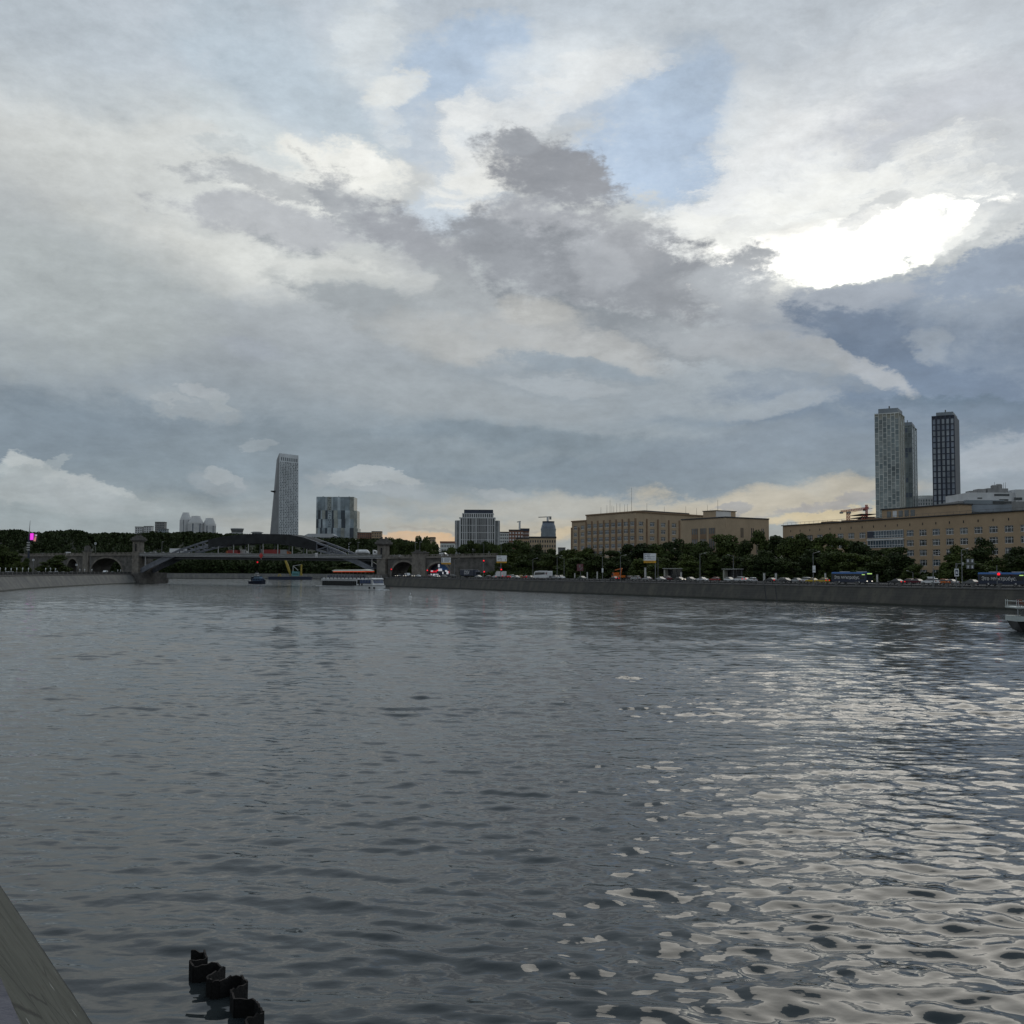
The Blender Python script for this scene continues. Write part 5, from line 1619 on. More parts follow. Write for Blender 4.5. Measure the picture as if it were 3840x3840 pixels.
small_house('flat_block', 'small plain tan block above the trees left of the ribbed apartments', 1609, 1629, 2018, 1150, M_tan2, 3, 3, z0=10)
small_house('palace_house', 'pale house with a dark red roof beside the ribbed apartments', 1650, 1703, 2037, 900, M_lconc, 3, 9, roofm=M_redbrick, roof_h=1.6)
small_house('apartment_house', 'pale cream apartment house just right of the ribbed apartments', 1871, 1912, 1998, 1180, M_lconc, 6, 6)
small_house('apartment_house', 'white and red brick apartment house below the small pale crane', 1908, 1962, 1990, 1130, M_redbrick, 6, 5, win=M_frame)
small_house('apartment_house', 'red brick apartment wing with a blue roof below the small pale crane', 1952, 1984, 1992, 1140, M_redbrick, 5, 4, roofm=M_navy, roof_h=3, win=M_frame)
small_house('low_tan_block', 'low tan apartment block in front of the round unfinished tower', 1985, 2085, 2018, 800, M_tan2, 6, 11)
small_house('low_tan_block', 'low tan house with pitched roof half hidden by trees left of the round tower', 1936, 1986, 2021, 830, M_tan, 4, 6)
small_house('distant_block', 'faint grey block in the gap left of the beige office block', 2094, 2120, 2056, 1500, M_conc, 4, 5, z0=5)
small_house('white_slab', 'small white slab block on the wooded skyline, left one of two', 502, 529, 1977, 2050, M_wcon, 5, 3, z0=55)
small_house('white_slab', 'small white slab block on the wooded skyline beside the grey tower block', 535, 563, 1975, 2050, M_wcon, 5, 3, z0=55)
small_house('grey_tower_block', 'plain grey tower block on the wooded skyline left of the white stepped towers', 577, 612, 1959, 2000, M_conc, 9, 6, z0=55)
small_house('grey_annex', 'low grey annex at the foot of the plain grey tower block', 590, 620, 1985, 1980, M_bluegrey, 3, 4, z0=55)

# white stepped towers on the skyline
for (pa, pb_, yt, ys, Y, lab) in ((672, 712, 1928, 1950, 2150, 'tallest of the white stepped round towers on the skyline'),
                              (702, 758, 1941, 1964, 2130, 'middle white stepped round tower with curved bands on the skyline'),
                              (757, 806, 1949, 1972, 2140, 'lowest white stepped round tower on the skyline')):
    r0 = (xat(pb_, Y) - xat(pa, Y)) / 2
    cx_ = (pa + pb_) / 2
    b = thing('stepped_tower', lab, 'tower', (xat(cx_, Y), Y, 55), 0, 'white stepped towers on the skyline')
    zf = lambda py: zat(cx_, py, Y) - 55
    MB().lathe([(r0 * .93, 0), (r0 * .93, zf(ys))], 20).build('core', gD, b)
    for i in range(16):
        a = math.pi + math.pi * (i + .5) / 16
        if i % 5 != 2: MB().beam((r0 * .95 * math.cos(a), r0 * .95 * math.sin(a), 0), (r0 * .95 * math.cos(a), r0 * .95 * math.sin(a), zf(ys)), 2.6, 1.2).build('rib', M_wcon, b)
    n = 5
    for k in range(n):
        f = k / (n - 1)
        z = zf(ys) + (zf(yt) - zf(ys)) * f
        r = r0 * (1.0 - .42 * f)
        MB().lathe([(r, z), (r * 1.02, z + 3.0)], 20).build('balcony_ring', M_frame, b)
        if k < n - 1: MB().lathe([(r * .86, z + 3.0), (r * .8, z + (zf(yt) - zf(ys)) / (n - 1))], 20).build('recessed_floor', gA, b)
# flared round hall and saucer roof
Y = 1900
b = thing('flared_hall', 'round grey hall flaring outwards to a flat roof on the skyline', 'building', (xat(887, Y), Y, 50))
zf = lambda py: zat(887, py, Y) - 50
r0 = (xat(911, Y) - xat(863, Y)) / 2
MB().lathe([(r0 * .8, 0), (r0 * .8, zf(1998)), (r0 * .98, zf(1984))], 24).build('wall', M_bluegrey, b)
MB().lathe([(r0 * 1.02, zf(1984)), (r0 * 1.03, zf(1981.5))], 24).build('roof', M_wcon, b)
MB().lathe([(r0 * .9, zf(2001)), (r0 * .9, zf(1998))], 24).build('balcony', M_wcon, b)
for i in range(16):
    a = math.pi + math.pi * (i + .5) / 16
    MB().beam((r0 * .82 * math.cos(a), r0 * .82 * math.sin(a), zf(1998)), (r0 * 1.0 * math.cos(a), r0 * 1.0 * math.sin(a), zf(1984)), .8, .8).build('fin', M_metal, b)
b = thing('saucer_pavilion', 'low flat saucer shaped roof on the skyline left of the tapered tower', 'building', (xat(961, Y), Y, 50))
zf = lambda py: zat(961, py, Y) - 50
r0 = (xat(984, Y) - xat(938, Y)) / 2
MB().lathe([(r0 * .8, 0), (r0 * .8, zf(1998))], 24).build('wall', M_bluegrey, b)
MB().lathe([(r0 * 1.0, zf(1998)), (r0 * 1.02, zf(1996.5)), (r0 * .6, zf(1993.5))], 24).build('roof', M_metal, b)
# pale hall roof under the chequered block
Y = 1545
loc, rz, W = facade_frame(1128, Y, 1256, Y, 20)
b = thing('hall_roof', 'wide low hall with a pale grey roof at the foot of the chequered block', 'building', loc, rz)
zf = lambda py: zat(1190, py, Y) - 20
MB().box(0, W, 0, 30, 0, zf(2015)).build('wall', M_bluegrey, b)
q = MB(); q.side([(-1, zf(2015)), (W * .83, zf(2015)), (W, zf(2010)), (W * .9, zf(2001)), (W * .2, zf(2001.5))], -.6, 31); q.build('roof', mat('pale_roof', (0.40, 0.42, 0.44), .5, .06, .1), b)
# ------------------------------------------------------------------ trees
def leaf_material():
    mt = bpy.data.materials.new('foliage'); mt.use_nodes = True
    t = NT(mt.node_tree); bs = t.n['Principled BSDF']
    oi = t.new('ShaderNodeObjectInfo').outputs['Random']
    geo = t.new('ShaderNodeNewGeometry')
    rnd = geo.outputs['Random Per Island']
    n = t.noise(geo.outputs['Position'], 0.18, 3.0)
    a = t.ramp(n, [(0.3, (0.03, 0.046, 0.014, 1)), (0.7, (0.095, 0.125, 0.03, 1))])
    a = t.mix(t.math('MULTIPLY', rnd, .5), a, (0.065, 0.08, 0.028, 1))
    a = t.mix(t.math('MULTIPLY', oi, .75), a, (0.02, 0.032, 0.016, 1))
    t.put(bs.inputs['Base Color'], a); bs.inputs['Roughness'].default_value = .7
    bs.inputs['Specular IOR Level'].default_value = .1
    return mt
M_leaf = leaf_material()
M_bark = mat('bark', (0.05, 0.042, 0.033), .9, .2, 2.0)

def crown_mesh(seed, n_leaf, size, kind='round'):
    """crown of about unit height (0..1) and unit half width, made of many small leaf sprays in clumps"""
    rs = np.random.RandomState(seed)
    cl = []
    k = 24 if kind == 'round' else 14
    for i in range(k):
        if kind == 'round':
            z = rs.uniform(.06, .88) if i > 4 else rs.uniform(.02, .2); w = (.72 if z < .35 else .78 * math.sin(math.pi * min(1, z * .82 + .18)) ** .8)
            a = rs.uniform(0, 6.28); r = w * math.sqrt(rs.uniform(.05, 1.0)) * .8
            cl.append((r * math.cos(a), r * math.sin(a), z, rs.uniform(.22, .42), rs.uniform(.07, .15)))
        elif kind == 'spruce':
            z = .1 + .86 * i / k; w = (1 - z) * .9 + .05
            cl.append((0, 0, z, w, .06))
        else:
            z = .12 + .8 * i / k; a = rs.uniform(0, 6.28); r = .35 * rs.rand()
            cl.append((r * math.cos(a), r * math.sin(a), z, rs.uniform(.3, .55), rs.uniform(.08, .13)))
    wt = np.array([c[3] ** 2 for c in cl]); wt /= wt.sum()
    idx = rs.choice(len(cl), n_leaf, p=wt)
    C = np.array(cl)[idx]
    d = rs.normal(size=(n_leaf, 3)); d /= np.linalg.norm(d, axis=1)[:, None]
    rad = rs.uniform(.3, 1.35, n_leaf) ** .5
    P = np.stack([C[:, 0] + d[:, 0] * C[:, 3] * rad, C[:, 1] + d[:, 1] * C[:, 3] * rad, C[:, 2] + d[:, 2] * C[:, 4] * rad], 1)
    nrm = d * .6 + rs.normal(size=(n_leaf, 3)) * .6 + np.array([0, 0, .25]); nrm /= np.linalg.norm(nrm, axis=1)[:, None]
    up = rs.normal(size=(n_leaf, 3)); t1 = np.cross(nrm, up); t1 /= np.linalg.norm(t1, axis=1)[:, None]
    t2 = np.cross(nrm, t1)
    return P, t1, t2, rs.uniform(.6, 1.3, n_leaf) * size

def crown_to_mesh(name, P, t1, t2, s, sx, sz, z0):
    P = P * np.array([sx, sx, sz]) + np.array([0, 0, z0])
    s = s[:, None]
    q = np.stack([P - t1 * s - t2 * s * .55, P + t1 * s * .4 - t2 * s, P + t1 * s + t2 * s * .5, P - t1 * s * .5 + t2 * s], 1).reshape(-1, 3)
    n = len(P)
    me = bpy.data.meshes.new(name)
    me.vertices.add(4 * n); me.vertices.foreach_set('co', q.ravel().astype(np.float32))
    me.loops.add(4 * n); me.loops.foreach_set('vertex_index', np.arange(4 * n, dtype=np.int32))
    me.polygons.add(n); me.polygons.foreach_set('loop_start', np.arange(n, dtype=np.int32) * 4)
    me.update(calc_edges=True)
    me.materials.append(M_leaf)
    return me

def tree_proto(seed, h, w, trunk, n_leaf, size, kind='round'):
    P, t1, t2, s = crown_mesh(seed, n_leaf, size, kind)
    cm = crown_to_mesh('crown', P, t1, t2, s, w / 2, h - trunk, trunk)
    rs = random.Random(seed)
    m_ = MB()
    r = h * .02
    top = trunk + (h - trunk) * (.45 if kind != 'spruce' else .95)
    m_.tube((0, 0, -.3), (.05, 0, trunk), r * 1.3, r, 7); m_.tube((.05, 0, trunk), (.2 * rs.uniform(-1, 1), .2, top), r, r * .35, 6)
    if kind != 'spruce':
        for k in range(6):
            a = rs.uniform(0, 6.28); z = trunk + (top - trunk) * rs.uniform(.0, .7)
            L = w * rs.uniform(.22, .4)
            m_.tube((.05, 0, z), (L * math.cos(a), L * math.sin(a), z + L * rs.uniform(.5, 1.0)), r * .5, r * .15, 5)
    return cm, m_.mesh('trunk', M_bark)

PROTO = []
for i in range(7): PROTO.append(('round', 12.0, 10.5) + tree_proto(40 + i, 12.0, 10.5, 1.0, 6000, .25))
TALL = [('tall', 16.0, 8.5) + tree_proto(60 + i, 16.0, 8.5, 1.0, 4200, .28, 'tall') for i in range(4)]
SPRUCE = ('spruce', 14.0, 6.0) + tree_proto(80, 14.0, 6.0, 1.0, 1500, .3, 'spruce')
rtree = random.Random(21)
def tree(name, label, px, ytop, Y, group, wpx=None, z0=QZ, proto=None, squash=1.0):
    x = xat(px, Y); zt = zat(px, ytop, Y)
    p = proto or rtree.choice(PROTO)
    h = zt - z0
    sz = h / p[1] / 1.0
    sx = (wpx / FPX * Y / p[2]) if wpx else sz
    t_ = thing(name, label, 'tree', (x, Y, z0), rtree.uniform(0, 6.28), group)
    t_.scale = (sx, sx, sz)
    place('crown', p[3], t_); place('trunk', p[4], t_)
    return t_

# right bank: px, top y, distance behind the quay edge, width in px, label
RT_ = 'trees along the right bank road'
TREES = [
    # back row, high crowns
    (1880, 2030, 120, 90, 'tall dark tree left of the second white road sign'), (1925, 2026, 118, 90, 'dark tree crown below the white and red apartment house'),
    (1970, 2034, 112, 80, 'dark tree in front of the low tan apartment block, left end'), (2015, 2044, 110, 80, 'dark tree in front of the low tan apartment block, middle'),
    (2060, 2060, 95, 70, 'low dark tree under the right end of the low tan block'), (2105, 2066, 88, 70, 'lowest tree crown in the sky gap left of the beige office block'),
    (2150, 2060, 72, 90, 'round green tree at the left corner of the beige office block'), (2205, 2056, 70, 90, 'green tree below the left wing of the beige office block'),
    (2300, 2054, 66, 100, 'green tree beside the dark spruce under the beige office block'),
    (2345, 2027, 72, 70, 'taller dark tree rising in front of the corner of the beige office block'),
    (2400, 2044, 64, 110, 'broad green tree above the third white road sign'), (2470, 2046, 62, 110, 'broad green tree right of the third white road sign'),
    (2530, 2022, 70, 90, 'dark tall tree where the two beige buildings meet'), (2590, 2036, 62, 90, 'green tree below the plain left wall of the beige block'),
    (2640, 2030, 60, 100, 'broad pale green tree below the tall stair windows of the beige block'), (2715, 2001, 64, 110, 'tallest dark tree in front of the beige block corner'),
    (2790, 2030, 58, 90, 'dark tree below the slit windows of the beige block'), (2850, 1995, 62, 90, 'tall dark tree at the right edge of the beige block'),
    (2915, 2006, 60, 100, 'dark tree in the gap between beige block and brick institute'), (2960, 2012, 56, 100, 'dark tree covering the left end of the brick institute'),
    (3015, 1999, 56, 90, 'dark tree between the first and second brick institute windows'), (3095, 2001, 54, 100, 'dark tree below the third brick institute window'),
    (3165, 1996, 52, 110, 'tall dark tree left of the institute glass ribbon'), (3225, 2030, 48, 110, 'broad dark tree below the dark panel of the institute'),
    (3300, 2040, 46, 110, 'broad dark tree under the left half of the glass ribbon'), (3360, 2034, 46, 110, 'broad dark tree under the right half of the glass ribbon'),
    (3590, 2048, 44, 110, 'olive tree left of the round tree before the institute windows'), (3690, 2020, 46, 120, 'big round dark tree in front of the right institute windows'),
    (3810, 2052, 42, 110, 'dark tree covering the last institute windows at the right edge'),
    # front row, lower and lighter
    (1905, 2075, 60, 90, 'light green tree right behind the second white road sign pole'), (1985, 2080, 52, 100, 'lower green tree behind the white coach'),
    (2070, 2082, 44, 100, 'low green tree right of the white coach'), (2150, 2085, 40, 110, 'low dark tree behind the dark red roadside board'),
    (2235, 2080, 38, 100, 'low dark tree above the empty stretch of road'), (2320, 2085, 38, 100, 'low dark tree behind the orange loader truck'),
    (2400, 2100, 36, 100, 'low dark tree underneath the third white road sign'), (2490, 2095, 36, 100, 'low dark tree behind the left bus shelter'),
    (2580, 2085, 36, 110, 'low green tree right of the left bus shelter'), (2665, 2075, 36, 110, 'wide green tree behind the white sedan'),
    (2750, 2085, 36, 100, 'low dark tree behind the right bus shelter'), (2830, 2080, 36, 110, 'low dark tree right of the right bus shelter'),
    (2880, 2070, 36, 100, 'grey green tree left of the white post by the road'), (2950, 2095, 36, 110, 'low black green tree above the silver car queue'),
    (3040, 2060, 37, 120, 'wide olive tree behind the two yellow taxis'), (3130, 2070, 37, 120, 'wide dark tree behind the left blue bus'),
    (3215, 2062, 37, 120, 'wide olive tree above the right end of the left blue bus'), (3300, 2085, 36, 120, 'low dark tree right of the left blue bus'),
    (3380, 2075, 36, 110, 'low dark tree in front of the lower institute windows'), (3425, 2120, 35, 80, 'small dark bush tree by the second column of institute windows'),
    (3565, 2095, 36, 90, 'small dark tree left of the traffic gantry arm'), (3640, 2090, 35, 110, 'low dark tree right of the traffic gantry arm'),
    (3740, 2095, 35, 110, 'low dark tree above the right blue bus'), (3830, 2085, 35, 110, 'low dark tree over the right end of the right blue bus'),
]
for (px, yt, d, w, lab) in TREES:
    x, y = bank(px, d)
    tree('broadleaf_tree', lab, px, yt - 7, y, RT_, w * 1.35)
x, y = bank(2262, 60)
tree('spruce_tree', 'dark pointed spruce in front of the beige office block', 2262, 2046, y, RT_, 36, proto=SPRUCE)
# behind the right viaduct
VT = 'dark trees behind the right viaduct'
for (px, yt, Y, w, lab) in [(1462, 2018, 720, 70, 'dark tree just right of the right bridge tower'), (1500, 2016, 740, 70, 'dark tree above the first right viaduct arch'),
                            (1535, 2014, 730, 70, 'dark tree behind the small stone pylon on the right viaduct'), (1566, 2006, 745, 60, 'highest dark tree behind the right viaduct'),
                            (1598, 2012, 735, 60, 'dark tree left of the plain tan block'), (1620, 2028, 720, 50, 'lower dark tree at the foot of the plain tan block'),
                            (1655, 2050, 720, 50, 'low dark tree under the sky gap left of the red roofed house'), (1690, 2048, 715, 60, 'dark tree under the red roofed house'),
                            (1735, 2038, 720, 70, 'dark tree below the left end of the ribbed apartments'), (1775, 2024, 725, 70, 'tall dark tree below the middle of the ribbed apartments'),
                            (1815, 2030, 715, 70, 'dark tree below the right half of the ribbed apartments'), (1850, 2034, 700, 60, 'dark tree below the right end of the ribbed apartments'),
                            (1885, 2092, 575, 70, 'light green shrub tree at the end of the right viaduct'), (1500, 2090, 690, 60, 'green tree seen through the first right viaduct arch'), (1540, 2100, 690, 50, 'second green tree inside the first right viaduct arch'),
                            (1290, 2105, 1224, 120, 'dim green tree under the right end of the bridge')]:
    tree('broadleaf_tree', lab, px, yt - 3, Y, VT, w * 1.15, z0=QZ if px != 1290 else 5.4)
# left bank
for (px, yt, Y, w, lab) in [(10, 2042, 520, 120, 'tall light green tree at the left edge of the picture'), (62, 2078, 560, 60, 'lower green tree beside the tree at the left edge'), (100, 2092, 600, 40, 'small dark tree left of the white pedestrian sign'),
                            (222, 2080, 640, 100, 'rounded olive tree in front of the left viaduct'), (165, 2100, 650, 70, 'low olive tree in front of the left viaduct')]:
    tree('broadleaf_tree', lab, px, yt, Y, 'trees on the left bank', w * 1.1, z0=LZ)

# ---- the wood on the hill: countless crowns that read as one mass
def wood():
    rs = np.random.RandomState(4)
    base = [crown_mesh(200 + i, 170, 1.0) for i in range(6)]
    allq = []
    spots = []
    for i in range(2600):
        px = rs.uniform(-260, 1640)
        if rs.rand() < .3: y = rs.uniform(1222, 1262)
        elif rs.rand() < .42: y = rs.uniform(1470, 1530)
        else: y = rs.uniform(1240, 1540)
        spots.append((px, y))
    for px, y in spots:
        x = (px - 1920) / FPX * y
        z = hill_z(x, y)
        h = rs.uniform(11, 17); w = rs.uniform(8, 14)
        if y > 1440:
            lim = zat(px, interp(SKY_L, px) + rs.uniform(-1.5, 5), y)
            h = max(4.0, min(h + 6, lim - z)); w = max(6, h * .8)
        P, t1, t2, s = base[rs.randint(6)]
        a = rs.uniform(0, 6.28); c_, s_ = math.cos(a), math.sin(a)
        Q = np.stack([(P[:, 0] * c_ - P[:, 1] * s_) * w / 2 + x, (P[:, 0] * s_ + P[:, 1] * c_) * w / 2 + y, P[:, 2] * h + z - .6], 1)
        ss = (s * .95)[:, None]
        allq.append(np.stack([Q - t1 * ss - t2 * ss * .6, Q + t1 * ss * .4 - t2 * ss, Q + t1 * ss + t2 * ss * .5, Q - t1 * ss * .5 + t2 * ss], 1).reshape(-1, 3))
    q = np.concatenate(allq).astype(np.float32)
    n = len(q) // 4
    me = bpy.data.meshes.new('woodland')
    me.vertices.add(4 * n); me.vertices.foreach_set('co', q.ravel())
    me.loops.add(4 * n); me.loops.foreach_set('vertex_index', np.arange(4 * n, dtype=np.int32))
    me.polygons.add(n); me.polygons.foreach_set('loop_start', np.arange(n, dtype=np.int32) * 4)
    me.update(calc_edges=True)
    me.materials.append(M_leaf)
    o = place('woodland', me)
    tag(o, 'dark wooded hillside behind the bridge', 'wood', kind='stuff')
wood()

# low unbroken undergrowth behind the right bank pavement
def undergrowth():
    rs = np.random.RandomState(8)
    n = 26000
    S = rs.uniform(-60, S1 + 20, n); D = 34 + rs.rand(n) ** 1.4 * 16
    hgt = 2.2 + 1.6 * (np.sin(S * .31) * .5 + np.sin(S * .13 + 1) * .5) + (D - 34) * .12
    Z = QZ + rs.rand(n) ** .7 * np.maximum(hgt, .8)
    P = np.stack([B0.x + BD.x * S + BN.x * D, B0.y + BD.y * S + BN.y * D, Z], 1)
    nrm = rs.normal(size=(n, 3)); nrm /= np.linalg.norm(nrm, axis=1)[:, None]
    t1 = np.cross(nrm, rs.normal(size=(n, 3))); t1 /= np.linalg.norm(t1, axis=1)[:, None]
    t2 = np.cross(nrm, t1)
    me = crown_to_mesh('undergrowth', P, t1, t2, rs.uniform(.3, .65, n), 1, 1, 0)
    tag(place('undergrowth', me), 'dark low undergrowth beneath the trees along the road', 'undergrowth', kind='stuff')
undergrowth()
# ------------------------------------------------------------------ vehicles
M_tyre = mat('tyre_rubber', (0.012, 0.012, 0.012), .8, .1, 5)
M_cglass = mat('car_glass', (0.02, 0.023, 0.026), .08, .1, 2)
M_head = mat('headlight_lit', (0.7, 0.7, 0.7), .3, 0, emit='#fff4e0', estr=1.3)
M_head_off = mat('headlight', (0.5, 0.5, 0.5), .2, .05, 5)
M_tail = mat('tail_light_lit', (0.4, 0.01, 0.015), .3, 0, emit='#ff1822', estr=.8)
M_tail_off = mat('tail_light', (0.22, 0.01, 0.01), .3, .05, 5)
PAINT = {k: mat('paint_' + k, c, .28, .06, .8) for k, c in {
    'white': (.62, .63, .64), 'silver': (.32, .33, .34), 'grey': (.13, .135, .14), 'dark': (.03, .032, .036), 'black': (.012, .012, .013), 'red': (.28, .025, .025), 'maroon': (.10, .02, .03),
    'yellow': (.50, .34, .02), 'orange': (.50, .13, .02), 'green': (.02, .045, .035), 'blue': (.02, .12, .36), 'navy': (.012, .02, .045), 'beige': (.4, .36, .28), 'teal': (.10, .27, .28)}.items()}
WHEELM = {}
def wheel_mesh(r, w):
    k = (round(r, 2), round(w, 2))
    if k not in WHEELM:
        m_ = MB(); n = 14
        rings = [[(rr * math.cos(2 * math.pi * i / n), y, rr * math.sin(2 * math.pi * i / n)) for i in range(n)] for rr, y in ((r * .85, -w / 2), (r, -w / 2 + .03), (r, w / 2 - .03), (r * .85, w / 2))]
        m_.loft(rings)
        h = MB()
        h.loft([[(r * .55 * math.cos(2 * math.pi * i / n), y, r * .55 * math.sin(2 * math.pi * i / n)) for i in range(n)] for y in (-w / 2 - .015, w / 2 + .015)])
        WHEELM[k] = (m_.mesh('wheel', M_tyre), h.mesh('rim', M_head_off))
    return WHEELM[k]
def add_wheels(t_, xs, hw, r, w=.22):
    for x in xs:
        for s_ in (-1, 1):
            tm, rm = wheel_mesh(r, w)
            o = place('wheel', tm, t_, (x, s_ * (hw - w / 2 + .01), r))
            place('rim', rm, o)

CARK = {   # length, width, roof height, bonnet height, outline of the lower body, outline of the cabin (x, z)
    'sedan': (4.6, 1.8, [(-2.3, .35), (-2.28, .8), (-2.1, .98), (-1.3, 1.0), (.9, .98), (1.9, .86), (2.27, .68), (2.3, .35)], [(-1.6, .98), (-.95, 1.42), (.25, 1.46), (1.15, .97)]),
    'hatch': (4.1, 1.75, [(-2.05, .35), (-2.05, .95), (-1.9, 1.02), (.8, 1.0), (1.7, .9), (2.02, .7), (2.05, .35)], [(-1.98, 1.0), (-1.6, 1.46), (.1, 1.52), (1.05, .99)]),
    'suv': (4.7, 1.9, [(-2.35, .42), (-2.35, 1.05), (-2.2, 1.15), (.9, 1.12), (2.0, 1.05), (2.33, .8), (2.35, .42)], [(-2.2, 1.13), (-1.85, 1.66), (.3, 1.72), (1.2, 1.11)]),
    'van': (5.4, 2.0, [(-2.7, .4), (-2.7, 1.3), (-2.68, 2.2), (.7, 2.25), (1.7, 1.3), (2.6, 1.0), (2.7, .4)], [(.1, 1.35), (.2, 2.1), (.78, 2.1), (1.62, 1.33)]),
}
CARM = {}
def car_meshes(kind):
    if kind in CARM: return CARM[kind]
    L, W, low, cab = CARK[kind]
    h = W / 2
    b_ = MB()
    def shell(o, w0, w1, z0):
        top = max(p[1] for p in o); rings = []
        for y, k in ((-w0, .0), (-w0 * .985, 0), (w0 * .985, 0), (w0, 0)):
            sc_ = .97 if abs(y) == w0 else 1.0
            rings.append([(p[0] * sc_, y, z0 + (p[1] - z0) * (sc_ if p[1] > z0 else 1)) for p in o])
        return rings
    b_.loft(shell(low, h, h, .35))
    if kind != 'van':
        (x0, z0), (x1, z1), (x2, z2), (x3, z3) = cab
        b_.loft([[(x1 - .05, -h * .74, z1 - .05), (x2 + .05, -h * .74, z2 - .05), (x2 + .05, h * .74, z2 - .05), (x1 - .05, h * .74, z1 - .05)],
                 [(x1 + .1, -h * .68, z1 + .03), (x2 - .1, -h * .68, z2 + .03), (x2 - .1, h * .68, z2 + .03), (x1 + .1, h * .68, z1 + .03)]])
    w_ = MB()
    (x0, z0), (x1, z1), (x2, z2), (x3, z3) = cab
    if kind != 'van':
        w_.loft([[(x0, -h * .93, z0), (x3, -h * .93, z3), (x3, h * .93, z3), (x0, h * .93, z0)], [(x1, -h * .76, z1 - .03), (x2, -h * .76, z2 - .03), (x2, h * .76, z2 - .03), (x1, h * .76, z1 - .03)]])
    else:
        w_.side([(x0, z0), (x3, z3), (x2, z2), (x1, z1)], -h - .012, h + .012)
    xf, xr = low[-2][0], low[1][0]
    zf, zr = low[-2][1], low[1][1]
    hl = MB().box(-.12, .03, -.22, .22, -.08, .1); tl = MB().box(-.03, .08, -.2, .2, -.1, .12)
    CARM[kind] = dict(body=b_.mesh('body', PAINT['white']), win=w_.mesh('windows', M_cglass), hl=hl.mesh('headlight', M_head_off), tl=tl.mesh('tail_light', M_tail_off),
                      hx=xf - .02, hz=zf + .02, tx=xr, tz=zr - .05, hy=h * .72, hw=h, wx=(-L * .29, L * .3), r=.33 if kind != 'suv' else .38)
    return CARM[kind]

def override(o, mt):
    o.material_slots[0].link = 'OBJECT'; o.material_slots[0].material = mt

def car(label, kind, paint, loc, rz, lit='', group=None, name=None, extra=None):
    c = car_meshes(kind)
    t_ = thing(name or {'sedan': 'sedan_car', 'hatch': 'hatchback_car', 'suv': 'off_road_car', 'van': 'panel_van'}[kind], label, 'van' if kind == 'van' else 'car', loc, rz, group)
    o = place('body', c['body'], t_); override(o, PAINT[paint])
    place('window', c['win'], t_)
    add_wheels(t_, c['wx'], c['hw'], c['r'])
    for s_ in (-1, 1):
        o = place('headlight', c['hl'], t_, (c['hx'], s_ * c['hy'], c['hz'])); override(o, M_head if 'h' in lit else M_head_off)
        o = place('tail_light', c['tl'], t_, (c['tx'], s_ * c['hy'], c['tz'])); override(o, M_tail if 't' in lit else M_tail_off)
    if extra == 'box':
        MB().box(-1.1, .6, -.45, .45, 1.79, 2.15).build('roof_box', PAINT['white'], t_)
    if extra == 'taxi':
        MB().box(-.25, .05, -.22, .22, 1.5, 1.68).build('taxi_sign', PAINT['white'], t_)
    return t_

